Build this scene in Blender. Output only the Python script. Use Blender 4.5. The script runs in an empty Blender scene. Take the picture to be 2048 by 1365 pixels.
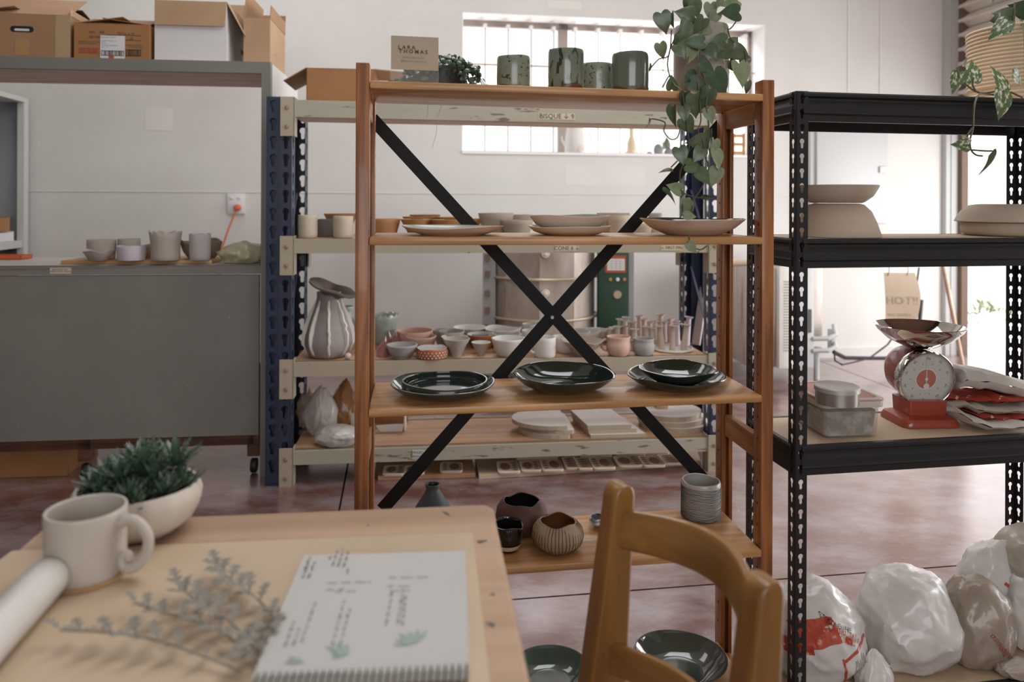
import bpy, bmesh, math, random
from math import sin, cos, tan, pi, radians, sqrt, atan2
from mathutils import Vector, Matrix, noise, geometry
from mathutils.bvhtree import BVHTree
random.seed(7)
SC = bpy.context.scene
COL = SC.collection
# ------------------------------------------------------------------ camera, sky, lights, exposure
F, HX, HY, ROLL, CH = 1500.0, 1024.0, 405.0, 0.004, 1.2
cd = bpy.data.cameras.new('camera'); cam = bpy.data.objects.new('camera', cd); COL.objects.link(cam)
cam.location = (0, 0, CH); cam.rotation_euler = (pi / 2, -ROLL, 0)
cd.sensor_width = 36; cd.lens = F / 2048 * 36; cd.shift_y = (HY - 682.5) / 2048
cd.clip_start = 0.05; cd.clip_end = 200
cd.dof.use_dof = True; cd.dof.focus_distance = 1.95; cd.dof.aperture_fstop = 3.2
SC.camera = cam
w = bpy.data.worlds.new('sky'); SC.world = w; w.use_nodes = True
wb = w.node_tree.nodes['Background']; wb.inputs[0].default_value = (0.80, 0.81, 0.83, 1); wb.inputs[1].default_value = 1.9
def area(name, loc, aim, sx, sy, power, col=(1, 1, 1), spread=180):
    l = bpy.data.lights.new(name, 'AREA'); l.shape = 'RECTANGLE'; l.size = sx; l.size_y = sy; l.energy = power; l.color = col
    l.spread = radians(spread)
    o = bpy.data.objects.new(name, l); COL.objects.link(o); o.location = loc
    o.rotation_euler = (Vector(aim) - Vector(loc)).to_track_quat('-Z', 'Y').to_euler()
    return o
DOOR_W, TOP_FILL_W, WIN_W, OUT_W, REAR_FILL_W, LEFT_FILL_W = 158, 70, 120, 900, 70, 20
area('daylight_doorway', (4.25, 3.3, 1.25), (0.3, 3.6, 0.9), 3.0, 2.2, DOOR_W, (0.97, 0.985, 1.0))
area('overhead_fill', (0.6, 2.6, 3.5), (0.3, 2.7, 0), 3.0, 1.6, TOP_FILL_W, (0.96, 0.98, 1.0))  # added overhead fill for the interior, not a real rooflight
area('overhead_fill_left', (-1.7, 3.9, 3.5), (-1.9, 4.3, 0), 2.0, 1.0, LEFT_FILL_W, (0.97, 0.98, 1.0))  # second overhead fill, added to lift the left wall and counter
area('rear_fill', (0.6, -3.0, 1.9), (0.5, 2.0, 0.9), 3.2, 1.6, REAR_FILL_W, (0.95, 0.975, 1.0))  # added fill lamp behind the camera to brighten front faces
area('daylight_window_sky', (1.15, 7.1, 3.6), (0.55, 5.4, 1.6), 2.2, 0.8, WIN_W, (0.98, 0.99, 1.0))
area('daylight_window_ground', (1.1, 6.7, 0.5), (0.6, 5.5, 1.9), 2.2, 0.8, WIN_W * .6, (1.0, 0.99, 0.97))
area('daylight_yard', (5.0, 7.2, 6.0), (6.5, 11.0, 0.5), 4.0, 4.0, OUT_W)
VS = SC.view_settings
VS.view_transform = 'Standard'; VS.look = 'None'; VS.gamma = 1; VS.use_curve_mapping = False; VS.exposure = 0.0
SC.display_settings.display_device = 'sRGB'
SC.cycles.use_denoising = True
SC.cycles.max_bounces = 8; SC.cycles.transparent_max_bounces = 12
SC.cycles.caustics_reflective = False; SC.cycles.caustics_refractive = False
SC.cycles.sample_clamp_indirect = 6

# ------------------------------------------------------------------ pixel -> world helpers
def ray(px, py):
    dx, dy = px - HX, py - HY
    return (dx + ROLL * dy) / F, -(dy - ROLL * dx) / F
def P(px, py, Y):
    rx, rz = ray(px, py); return Vector((rx * Y, Y, CH + rz * Y))
def onz(px, py, z):
    rx, rz = ray(px, py); Y = (z - CH) / rz; return Vector((rx * Y, Y, z))
class Fr:
    """A unit's own frame: u along its front, v into its depth, z up from the floor."""
    def __init__(s, X, Y, deg): s.X, s.Y, s.t = X, Y, radians(deg); s.c, s.s = cos(s.t), sin(s.t)
    def w(s, u, v, z): return Vector((s.X + u * s.c - v * s.s, s.Y + u * s.s + v * s.c, z))
    def hit(s, px, py, v):
        rx, rz = ray(px, py); X0, Y0 = s.X - v * s.s, s.Y + v * s.c
        u = (rx * Y0 - X0) / (s.c - rx * s.s); return u, CH + rz * (Y0 + u * s.s)
    def H(s, px, py, v): u, z = s.hit(px, py, v); return s.w(u, v, z)
    def loc(s, p):
        d = Vector((p[0] - s.X, p[1] - s.Y)); return Vector((d.x * s.c + d.y * s.s, -d.x * s.s + d.y * s.c, p[2]))

# ------------------------------------------------------------------ materials
def lin(c):
    if isinstance(c, str): c = tuple(int(c[i:i + 2], 16) for i in (0, 2, 4))
    r = []
    for x in c:
        x /= 255.; r.append(x / 12.92 if x <= .04045 else ((x + .055) / 1.055) ** 2.4)
    return (r[0], r[1], r[2], 1)
def mat(name, col, rough=.5, metal=0., col2=None, vs=6., vk=(.35, .7), stretch=(1, 1, 1), bump=0., bs=60., bd=.002,
        coat=0., spec=None, detail=4., alpha=1., trans=0., speck=None, sss=0., ior=None):
    """Principled material; col/col2 mixed by object-space noise, speck = (colour, scale, threshold)."""
    m = bpy.data.materials.new(name); m.use_nodes = True; nt = m.node_tree; N, L = nt.nodes, nt.links
    b = N['Principled BSDF']; b.inputs['Base Color'].default_value = lin(col)
    b.inputs['Roughness'].default_value = rough; b.inputs['Metallic'].default_value = metal
    if coat: b.inputs['Coat Weight'].default_value = coat; b.inputs['Coat Roughness'].default_value = .06
    if spec is not None: b.inputs['Specular IOR Level'].default_value = spec
    if alpha < 1: b.inputs['Alpha'].default_value = alpha
    if trans: b.inputs['Transmission Weight'].default_value = trans
    if ior: b.inputs['IOR'].default_value = ior
    if sss: b.inputs['Subsurface Weight'].default_value = sss; b.inputs['Subsurface Radius'].default_value = (.02, .015, .01)
    tc = N.new('ShaderNodeTexCoord'); mp = N.new('ShaderNodeMapping'); L.new(tc.outputs['Object'], mp.inputs[0])
    mp.inputs['Scale'].default_value = stretch
    cur = None
    if col2 is not None:
        n = N.new('ShaderNodeTexNoise'); n.inputs['Scale'].default_value = vs; n.inputs['Detail'].default_value = detail
        n.inputs['Roughness'].default_value = .6; L.new(mp.outputs[0], n.inputs['Vector'])
        r = N.new('ShaderNodeValToRGB'); r.color_ramp.elements[0].position = vk[0]; r.color_ramp.elements[1].position = vk[1]
        r.color_ramp.elements[0].color = lin(col); r.color_ramp.elements[1].color = lin(col2)
        L.new(n.outputs[0], r.inputs[0]); cur = r.outputs[0]
    if speck:
        n = N.new('ShaderNodeTexNoise'); n.inputs['Scale'].default_value = speck[1]; n.inputs['Detail'].default_value = 3
        L.new(mp.outputs[0], n.inputs['Vector'])
        r = N.new('ShaderNodeValToRGB'); r.color_ramp.elements[0].position = speck[2]; r.color_ramp.elements[1].position = speck[2] + .04
        r.color_ramp.elements[0].color = (0, 0, 0, 1); r.color_ramp.elements[1].color = (1, 1, 1, 1)
        L.new(n.outputs[0], r.inputs[0])
        x = N.new('ShaderNodeMix'); x.data_type = 'RGBA'; L.new(r.outputs[0], x.inputs[0])
        if cur: L.new(cur, x.inputs[6])
        else: x.inputs[6].default_value = lin(col)
        x.inputs[7].default_value = lin(speck[0]); cur = x.outputs[2]
    if cur: L.new(cur, b.inputs['Base Color'])
    if bump:
        n = N.new('ShaderNodeTexNoise'); n.inputs['Scale'].default_value = bs; n.inputs['Detail'].default_value = 5
        L.new(mp.outputs[0], n.inputs['Vector'])
        bp = N.new('ShaderNodeBump'); bp.inputs['Strength'].default_value = bump; bp.inputs['Distance'].default_value = bd
        L.new(n.outputs[0], bp.inputs['Height']); L.new(bp.outputs[0], b.inputs['Normal'])
    return m
def wood(name, c1, c2, axis=0, rough=.45, scale=9., ring=26., knots=True, coat=0.):
    """Timber with long grain along axis (0 x, 1 y, 2 z)."""
    st = [scale * 4, scale * 4, scale * 4]; st[axis] = scale * .28
    m = mat(name, c1, rough, coat=coat); nt = m.node_tree; N, L = nt.nodes, nt.links; b = N['Principled BSDF']
    mp = [n for n in N if n.type == 'MAPPING'][0]; mp.inputs['Scale'].default_value = st
    n1 = N.new('ShaderNodeTexNoise'); n1.inputs['Scale'].default_value = .55; n1.inputs['Detail'].default_value = 2; L.new(mp.outputs[0], n1.inputs['Vector'])
    mu = N.new('ShaderNodeMath'); mu.operation = 'MULTIPLY'; mu.inputs[1].default_value = ring; L.new(n1.outputs[0], mu.inputs[0])
    sn = N.new('ShaderNodeMath'); sn.operation = 'SINE'; L.new(mu.outputs[0], sn.inputs[0])
    n2 = N.new('ShaderNodeTexNoise'); n2.inputs['Scale'].default_value = 2.2; n2.inputs['Detail'].default_value = 6; L.new(mp.outputs[0], n2.inputs['Vector'])
    ad = N.new('ShaderNodeMath'); ad.operation = 'MULTIPLY_ADD'; ad.inputs[1].default_value = .22; L.new(sn.outputs[0], ad.inputs[0]); L.new(n2.outputs[0], ad.inputs[2])
    r = N.new('ShaderNodeValToRGB'); r.color_ramp.elements[0].position = .2; r.color_ramp.elements[1].position = .85
    r.color_ramp.elements[0].color = lin(c2); r.color_ramp.elements[1].color = lin(c1); L.new(ad.outputs[0], r.inputs[0])
    L.new(r.outputs[0], b.inputs['Base Color'])
    bp = N.new('ShaderNodeBump'); bp.inputs['Strength'].default_value = .15; bp.inputs['Distance'].default_value = .001
    L.new(n2.outputs[0], bp.inputs['Height']); L.new(bp.outputs[0], b.inputs['Normal'])
    return m

# ------------------------------------------------------------------ mesh builder
class MB:
    def __init__(s): s.v, s.f, s.m = [], [], []
    def add(s, vs, fs, mi=0):
        o = len(s.v); s.v += [Vector(p) for p in vs]; s.f += [tuple(i + o for i in f) for f in fs]
        s.m += [mi] * len(fs) if isinstance(mi, int) else mi; return s
    def hexa(s, c, mi=0):   # 8 corners: bottom 4 ccw, top 4 ccw
        return s.add(c, [(3, 2, 1, 0), (4, 5, 6, 7), (0, 1, 5, 4), (1, 2, 6, 5), (2, 3, 7, 6), (3, 0, 4, 7)], mi)
    def box(s, x0, x1, y0, y1, z0, z1, mi=0):
        return s.hexa([(x0, y0, z0), (x1, y0, z0), (x1, y1, z0), (x0, y1, z0), (x0, y0, z1), (x1, y0, z1), (x1, y1, z1), (x0, y1, z1)], mi)
    def bbox(s, x0, x1, y0, y1, z0, z1, bev=.003, mi=0, seg=2, M=None):
        bm = bmesh.new(); bmesh.ops.create_cube(bm, size=1)
        for v in bm.verts: v.co = Vector((x0 + (v.co.x + .5) * (x1 - x0), y0 + (v.co.y + .5) * (y1 - y0), z0 + (v.co.z + .5) * (z1 - z0)))
        bmesh.ops.bevel(bm, geom=bm.edges[:], offset=bev, segments=seg, affect='EDGES', profile=.5)
        bm.verts.index_update()
        s.add([(M @ v.co if M else v.co) for v in bm.verts], [[v.index for v in f.verts] for f in bm.faces], mi); bm.free(); return s
    def tube(s, pts, r, seg=8, mi=0, cap=True, flat=1.0):
        pts = [Vector(p) for p in pts]; n = len(pts); rs = r if isinstance(r, (list, tuple)) else [r] * n
        vs, fs = [], []; up = None
        for i, p in enumerate(pts):
            t = (pts[min(i + 1, n - 1)] - pts[max(i - 1, 0)])
            if t.length < 1e-9: t = Vector((0, 0, 1))
            t.normalize()
            if up is None: up = t.orthogonal().normalized()
            up = (up - t * up.dot(t)); up = up.normalized() if up.length > 1e-6 else t.orthogonal().normalized()
            sd = t.cross(up)
            for k in range(seg):
                a = 2 * pi * k / seg; vs.append(p + (up * cos(a) + sd * sin(a) * flat) * rs[i])
        for i in range(n - 1):
            for k in range(seg):
                k2 = (k + 1) % seg; fs.append((i * seg + k, i * seg + k2, (i + 1) * seg + k2, (i + 1) * seg + k))
        if cap: fs += [tuple(range(seg))[::-1], tuple(range((n - 1) * seg, n * seg))]
        return s.add(vs, fs, mi)
    def lathe(s, prof, seg=32, fn=None, mi=0, mis=None, M=None):
        """prof [(r,z)]; fn(r,z,a,i)->(r,z); mis: material index per profile segment."""
        vs, fs, ms = [], [], []; idx = []
        for i, (r, z) in enumerate(prof):
            if r < 1e-6:
                idx.append([len(vs)] * seg); vs.append(Vector((0, 0, fn(0, z, 0, i)[1] if fn else z)))
            else:
                row = []
                for k in range(seg):
                    a = 2 * pi * k / seg; rr, zz = fn(r, z, a, i) if fn else (r, z)
                    row.append(len(vs)); vs.append(Vector((rr * cos(a), rr * sin(a), zz)))
                idx.append(row)
        for i in range(len(prof) - 1):
            for k in range(seg):
                k2 = (k + 1) % seg; q = [idx[i][k], idx[i][k2], idx[i + 1][k2], idx[i + 1][k]]
                q2 = []
                for x in q:
                    if x not in q2: q2.append(x)
                if len(q2) > 2: fs.append(tuple(q2)); ms.append(mis[i] if mis else mi)
        if M: vs = [M @ v for v in vs]
        return s.add(vs, fs, ms)
    def prism(s, poly, d0, d1, axes='xz', mi=0):
        """poly 2-D outline extruded from d0 to d1 along the third axis."""
        def mk(a, b, d): return {'xz': (a, d, b), 'xy': (a, b, d), 'yz': (d, a, b)}[axes]
        n = len(poly); vs = [mk(a, b, d0) for a, b in poly] + [mk(a, b, d1) for a, b in poly]
        fs = [tuple(range(n)), tuple(range(n, 2 * n))[::-1]] + [(i, (i + 1) % n, n + (i + 1) % n, n + i) for i in range(n)]
        return s.add(vs, fs, mi)
    def grid(s, fn, nu, nv, mi=0):
        vs = [fn(i / nu, j / nv) for j in range(nv + 1) for i in range(nu + 1)]
        fs = [(j * (nu + 1) + i, j * (nu + 1) + i + 1, (j + 1) * (nu + 1) + i + 1, (j + 1) * (nu + 1) + i) for j in range(nv) for i in range(nu)]
        return s.add(vs, fs, mi)
    def xf(s, M): s.v = [M @ v for v in s.v]; return s
    def mesh(s, name, mats, smooth=35, fix=True):
        me = bpy.data.meshes.new(name); me.from_pydata([tuple(v) for v in s.v], [], s.f)
        if not isinstance(mats, (list, tuple)): mats = [mats]
        for m in mats: me.materials.append(m)
        me.polygons.foreach_set('material_index', [min(i, len(mats) - 1) for i in s.m])
        if fix:
            bm = bmesh.new(); bm.from_mesh(me); bmesh.ops.recalc_face_normals(bm, faces=bm.faces[:]); bm.to_mesh(me); bm.free()
        me.update()
        if smooth:
            me.shade_smooth()
            if smooth < 180: me.set_sharp_from_angle(angle=radians(smooth))
        return me
    def build(s, name, mats, parent=None, loc=None, rz=0., smooth=35, fix=True, **kw):
        o = bpy.data.objects.new(name, s.mesh(name, mats, smooth, fix)); COL.objects.link(o)
        if parent: o.parent = parent
        if loc is not None: o.location = loc
        if rz: o.rotation_euler = (0, 0, rz)
        return tag(o, **kw)
def tag(o, label=None, cat=None, group=None, kind=None):
    if label: o['label'] = label
    if cat: o['category'] = cat
    if group: o['group'] = group
    if kind: o['kind'] = kind
    return o
def thing(name, label, cat, loc=(0, 0, 0), rz=0., group=None):
    o = bpy.data.objects.new(name, None); COL.objects.link(o); o.location = loc; o.rotation_euler = (0, 0, rz)
    o.empty_display_size = .05
    return tag(o, label, cat, group)
def inst(name, mesh, parent=None, M=None, loc=None, **kw):
    o = bpy.data.objects.new(name, mesh); COL.objects.link(o)
    if parent: o.parent = parent
    if M is not None: o.matrix_local = M
    elif loc is not None: o.location = loc
    return tag(o, **kw)
_txt = {}
def text_mesh(body, size, align='CENTER', res=2, bold=0.):
    """2-D lettering as (verts, faces), in the xy plane."""
    k = (body, size, align, bold)
    if k in _txt: return _txt[k]
    cu = bpy.data.curves.new('t', 'FONT'); cu.body = body; cu.size = size; cu.align_x = align; cu.align_y = 'CENTER'; cu.resolution_u = res; cu.offset = bold * size * .5
    o = bpy.data.objects.new('t', cu); COL.objects.link(o)
    me = o.evaluated_get(bpy.context.evaluated_depsgraph_get()).to_mesh()
    r = ([v.co.copy() for v in me.vertices], [tuple(p.vertices) for p in me.polygons])
    o.to_mesh_clear(); bpy.data.objects.remove(o); bpy.data.curves.remove(cu); _txt[k] = r
    return r
def lettering(body, size, M, m, parent, name='lettering', align='CENTER', thick=.0006, bold=0.):
    v, f = text_mesh(body, size, align, 2, bold)
    if not f: return
    mb = MB(); mb.add([M @ Vector((p.x, p.y, thick)) for p in v], f)
    return mb.build(name, m, parent, smooth=0, fix=False)
def front_M(u, v, z):   # lettering that faces -v (towards the viewer of a unit)
    return Matrix(((1, 0, 0, u), (0, 0, -1, v), (0, 1, 0, z), (0, 0, 0, 1)))
def nz(x, y, z, s=1.): return noise.noise(Vector((x, y, z)) * s)

# vessels -------------------------------------------------------------------------------------------------
PROF = {
 'cup': [(0, 0), (.88, 0), (.94, .03), (.98, .3), (1, .7), (.99, 1)],
 'tumbler': [(0, 0), (.93, 0), (.99, .03), (1.01, .4), (1, .93), (.97, 1)],
 'bowl': [(0, 0), (.5, 0), (.52, .05), (.72, .22), (.9, .6), (1, 1)],
 'footed': [(0, 0), (.55, 0), (.55, .12), (.66, .18), (.85, .5), (.95, .8), (1, .95), (1, 1)],
 'deep': [(0, 0), (.6, 0), (.68, .08), (.86, .4), (.96, .8), (1, 1)],
 'flare': [(0, 0), (.36, 0), (.38, .08), (.5, .3), (.75, .65), (1, 1)],
 'cone': [(0, 0), (.33, 0), (.36, .06), (.68, .5), (1, 1)],
 'straight': [(0, 0), (.66, 0), (.7, .04), (.85, .5), (1, 1)],
 'round': [(0, 0), (.5, 0), (.72, .1), (.93, .3), (1, .52), (.95, .76), (.8, .94), (.72, 1)],
 'plate': [(0, 0), (.62, 0), (.66, .1), (.86, .45), (1, 1)],
 'dish': [(0, 0), (.5, 0), (.58, .1), (.8, .45), (.93, .8), (1, 1)],
 'tray': [(0, 0), (.9, 0), (.97, .15), (1, .5), (.98, 1)],
 'mug': [(0, 0), (.72, 0), (.86, .1), (.97, .3), (1, .55), (.93, .8), (.95, .92), (.97, 1)],
}
def vessel_mb(r, h, kind, t=.004, wr=0., wz=0., n=5, seed=0, seg=40, flute=0, fk=0., sx=1., dense=2, jag=0.):
    pf = PROF[kind] if isinstance(kind, str) else kind
    out = []
    for i in range(len(pf) - 1):
        for j in range(dense):
            q = j / dense; out.append((pf[i][0] * (1 - q) + pf[i + 1][0] * q, pf[i][1] * (1 - q) + pf[i + 1][1] * q))
    out.append(pf[-1]); out = [(a * r, b * h) for a, b in out]
    inn = [(max(a - t, 0), max(b, t) if b < h * .9 else b) for a, b in out if a > 0][::-1]
    inn = [p for p in inn if p[0] > 0]
    rim = [(out[-1][0] - t * .2, out[-1][1] + t * .35), (out[-1][0] - t * .8, out[-1][1] + t * .35)]
    prof = out + rim + inn + [(0, t)]; no = len(out)
    rnd = random.Random(seed); ph = [rnd.random() * 6.28 for _ in range(4)]
    def fn(rr, z, a, i):
        q = min(z / h, 1.)
        k = 1 + wr * q * (sin(max(n - 2, 2) * a + ph[0]) * .7 + sin(n * a + ph[1]) * .3)
        dz = wz * h * q ** 3 * (sin(max(n - 2, 2) * a + ph[2]) * .45 + sin(n * a + ph[3]) * .25)
        if jag: dz += jag * h * q ** 4 * nz(cos(a) * 3 + seed, sin(a) * 3, 0, 1.6)
        if flute and i < no: k *= 1 + fk * sin(flute * a)
        return rr * k, z + dz
    mb = MB(); mb.lathe(prof, seg, fn, mis=[0] * (no + 0) + [1] * (len(prof) - no))
    if sx != 1: mb.v = [Vector((v.x * sx, v.y, v.z)) for v in mb.v]
    return mb
def vessel(name, label, cat, loc, r, h, kind, mo, mi=None, group=None, rz=0., parent=None, tilt=None, flip=False, **kw):
    mb = vessel_mb(r, h, kind, **kw)
    if flip: zm = max(v.z for v in mb.v); mb.v = [Vector((v.x, v.y, zm - v.z)) for v in mb.v]
    o = mb.build(name, [mo, mi or mo], parent, loc, rz, smooth=50, label=label, cat=cat, group=group)
    if tilt: o.rotation_euler = (tilt[0], tilt[1], rz)
    return o
def handle_mb(r, z0, z1, out, thick, ang=0., seg=8, n=10, flat=1.3):
    pts = []
    for i in range(n + 1):
        a = -pi / 2 + pi * i / n
        pts.append(Vector((r - .002 + out * cos(a) ** .8 if cos(a) > 1e-6 else r - .002, 0, (z0 + z1) / 2 + (z1 - z0) / 2 * sin(a))))
    return MB().tube(pts, thick, seg, flat=flat).xf(Matrix.Rotation(ang, 4, 'Z'))
# ------------------------------------------------------------------ palette
M = {}
M['wall'] = mat('wall_paint', 'd6d2cd', .75, col2='ccc7c1', vs=1.1, bump=.15, bs=30, bd=.003)
M['wall2'] = mat('wall_patch', 'd6d0c9', .75, col2='dcd7d1', vs=2)
M['reveal'] = mat('window_reveal', 'eeeceb', .7)
M['winframe'] = mat('window_frame_paint', 'a0938a', .6)
M['bar'] = mat('window_bar', '8f7a6a', .6, col2='a8927d', vs=8)
M['glass'] = mat('window_glass', 'ffffff', .05, alpha=.12)
M['conc'] = None
M['shutter'] = mat('roller_steel', 'e0d8cf', .5, col2='bda895', vs=4, vk=(.45, .8), stretch=(.6, .6, 9))
M['jamb'] = mat('jamb_steel', 'b9b8b6', .5); M['rust'] = mat('jamb_brown', '6f5a4c', .7)
M['yard'] = mat('yard_gravel', 'd8d5d2', .9, col2='b5b2ae', vs=5, bump=.5, bs=20, bd=.02)
M['yardwall'] = mat('yard_wall', 'f2f1f0', .8)
M['cab'] = mat('cabinet_grey', '84827a', .55, col2='7b7971', vs=2.5, speck=('a3a099', 38, .74))
M['cabw'] = mat('cabinet_white', 'd9d7d3', .6)
M['cabtop'] = mat('counter_top', 'cfc7bf', .6, col2='c2bab2', vs=3)
M['chip'] = wood('chipboard', 'e2cebf', 'c6ae9d', 0, .6, 6)
M['darkwood'] = wood('dark_wood', '6b4630', '4a2d1e', 0, .5, 8)
M['kraft'] = mat('cardboard', 'a88362', .8, col2='9a7656', vs=3, bump=.1, bs=25)
M['kraft2'] = mat('cardboard_light', 'b99a7a', .8, col2='ad8d6c', vs=3)
M['kraft3'] = mat('cardboard_orange', 'a9794e', .8, col2='976a42', vs=3)
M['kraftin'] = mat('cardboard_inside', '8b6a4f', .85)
M['white'] = mat('white_card', 'dcd9d9', .6); M['paper'] = mat('paper', 'd8d4ce', .7)
M['ink'] = mat('ink', '3a3430', .7); M['inkred'] = mat('ink_red', 'a8503c', .7); M['inkgrey'] = mat('ink_grey', '8f8b86', .8)
M['tape'] = mat('masking_tape', 'cfc3a8', .7); M['clear'] = mat('clear_tape', 'b08a60', .25)
M['black'] = mat('black_plastic', '1d1c1c', .5)
M['pine'] = wood('pine_x', 'd2a06c', 'ab7a48', 0, .42, 7, coat=.2)
M['pinez'] = wood('pine_z', 'ad6c38', '7c4820', 2, .42, 10, ring=34, coat=.2)
M['piney'] = wood('pine_y', 'bb814c', '8f5c30', 1, .45, 7)
M['pinelt'] = wood('pine_light', 'd0a77c', 'b98c60', 0, .45, 7)
M['strap'] = mat('black_strap', '100f0f', .6, spec=.3)
M['blue'] = mat('rack_blue', '25304a', .42, col2='1f283c', vs=9, speck=('7d8499', 60, .78))
M['cream'] = mat('rack_cream', 'b3a792', .55, col2='aba08c', vs=4, speck=('57483b', 26, .70))
M['creamw'] = mat('rack_cream_worn', 'b3ad9b', .6, col2='a8a28f', vs=6, speck=('77695a', 44, .63), stretch=(.28, 1, 1.6))
M['board'] = wood('shelf_board', 'cda582', 'b98c68', 0, .55, 5)
M['bolt'] = mat('bolt_steel', '9a8a72', .45, .6)
M['rackblk'] = mat('rack_black', '1b1b1b', .42, bump=.12, bs=400, bd=.0006)
M['mdf'] = mat('mdf_deck', 'cbb49a', .6, col2='c2a98e', vs=3)
# painted concrete floor: red oxide, worn and dusty, satin sheen
m = mat('floor_paint', '694239', .3, col2='785049', vs=1.6, bump=.25, bs=14, bd=.004, detail=8, speck=('b9a59e', 60, .71), spec=.55, coat=.35)
b_ = m.node_tree.nodes['Principled BSDF']; b_.inputs['Coat Roughness'].default_value = .2; b_.inputs['Coat IOR'].default_value = 1.95; b_.inputs['Coat Weight'].default_value = 1.
nt = m.node_tree; N, L = nt.nodes, nt.links; b = N['Principled BSDF']
tc = [n for n in N if n.type == 'TEX_COORD'][0]
mp2 = N.new('ShaderNodeMapping'); mp2.inputs['Scale'].default_value = (1.4, 2.6, 1); mp2.inputs['Rotation'].default_value = (0, 0, .5); L.new(tc.outputs['Object'], mp2.inputs[0])
n3 = N.new('ShaderNodeTexNoise'); n3.inputs['Scale'].default_value = 2.4; n3.inputs['Detail'].default_value = 9; n3.inputs['Roughness'].default_value = .7; L.new(mp2.outputs[0], n3.inputs['Vector'])
r3 = N.new('ShaderNodeValToRGB'); r3.color_ramp.elements[0].position = .42; r3.color_ramp.elements[1].position = .72
r3.color_ramp.elements[0].color = (0, 0, 0, 1); r3.color_ramp.elements[1].color = (.7, .7, .7, 1); L.new(n3.outputs[0], r3.inputs[0])
x3 = N.new('ShaderNodeMix'); x3.data_type = 'RGBA'; old = b.inputs['Base Color'].links[0].from_socket
L.new(r3.outputs[0], x3.inputs[0]); L.new(old, x3.inputs[6]); x3.inputs[7].default_value = lin('aaa3a6'); L.new(x3.outputs[2], b.inputs['Base Color'])
r4 = N.new('ShaderNodeMapRange'); r4.inputs[1].default_value = .3; r4.inputs[2].default_value = .75; r4.inputs[3].default_value = .26; r4.inputs[4].default_value = .5
L.new(n3.outputs[0], r4.inputs[0]); L.new(r4.outputs[0], b.inputs['Roughness'])
M['floor'] = m

# ------------------------------------------------------------------ the room
WALL = Fr(-1.48, 5.22, 9.0)                      # back wall line (u along the wall to the right)
UC = WALL.hit(1905, 560, 0)[0]                   # corner with the roller-door wall
C0 = WALL.w(UC, 0, 0)
RW = Fr(C0.x, C0.y, 9.0 - 90)                     # roller-door wall: u runs from the corner towards the viewer, v points outwards
def clip_in(c):
    """cut a floor polygon along the roller-door wall"""
    out = []; f = lambda p: .12 - RW.loc(p).y
    for i, p in enumerate(c):
        q = c[(i + 1) % len(c)]; a, b_ = f(p), f(q)
        if a >= 0: out.append(p)
        if a * b_ < 0: out.append(p + (q - p) * (a / (a - b_)))
    return out
# floor slabs with saw-cut joints between them
mb = MB()
fx = [-6, 8]; J = .008
# joint lines as in the photo: one across in front of the shelves, two running away
ja, jb = onz(1012, 1201, 0), onz(2048, 1122, 0)
jd = (jb - ja).normalized(); jn = Vector((-jd.y, jd.x, 0))
def fl(a, bb): q = ja + jd * a + jn * bb; return (q.x, q.y, 0)
jx = [-9.0, -0.995, 2.35, 9.0]
k1 = onz(690, 960, 0); a1 = (k1 - ja).dot(jd)
jx = [-9.0, a1, a1 + 3.4, 11.0]; jy = [-6.0, 0.0, 3.05, 5.9]
for i in range(3):
    for j in range(3):
        a0, a2 = jx[i] + J / 2, jx[i + 1] - J / 2; b0, b2 = jy[j] + J / 2, jy[j + 1] - J / 2
        c = [fl(a0, b0), fl(a2, b0), fl(a2, b2), fl(a0, b2)]
        c = clip_in([Vector(p) for p in c]); n = len(c)
        if n > 2: mb.add([Vector((p.x, p.y, -.06)) for p in c] + c, [tuple(range(n))[::-1], tuple(range(n, 2 * n))] + [(k, (k + 1) % n, n + (k + 1) % n, n + k) for k in range(n)])
fo = mb.build('floor', M['floor'], smooth=0, kind='structure')
MB().box(-9, 2.5, -6, 5.6, -.1, -.03).build('floor_joint_bed', mat('joint_dirt', '3a2620', .9), fo, smooth=0)
# back wall with the window opening
u0, zt = WALL.hit(925, 22, 0); u1, zt2 = WALL.hit(1530, 51, 0); zb = WALL.hit(925, 304, 0)[1]; zt = (zt + zt2) / 2
D = .3; HT = 3.6; UL = -5.5
R = thing('wall_back', None, None); R['kind'] = 'structure'; R.location = WALL.w(0, 0, 0); R.rotation_euler = (0, 0, WALL.t)
mb = MB()
mb.box(UL, u0, 0, D, 0, HT); mb.box(u1, UC, 0, D, 0, HT); mb.box(u0, u1, 0, D, 0, zb); mb.box(u0, u1, 0, D, zt, HT)
mb.build('plaster', M['wall'], R, smooth=0)
zs = WALL.hit(830, 386, 0)[1]
mb = MB(); mb.box(UL, UC, -.004, .01, zs - .006, zs); mb.build('board_joint', M['wall2'], R, smooth=0)
for px in (1696, 1760):
    uu = WALL.hit(px, 100, 0)[0]; MB().box(uu - .006, uu + .006, -.006, .01, zs, HT).build('cover_strip', M['wall2'], R, smooth=0)
mb = MB()
for i, (x0, y0, x1, y1) in enumerate([(1095, 0, 1163, 20), (290, 215, 345, 262), (1130, 330, 1290, 372)]):
    a, z1_ = WALL.hit(x0, y0, 0); b_, z0_ = WALL.hit(x1, y1, 0); mb.box(a, b_, -.0015, .001, z0_, z1_)
mb.build('paint_patch', M['wall2'], R, smooth=0)
MB().box(UL, UC, -.02, .0, 0, .07).build('baseboard_back', mat('skirting', 'cfc9c4', .6), R, smooth=0, kind='structure')
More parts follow.
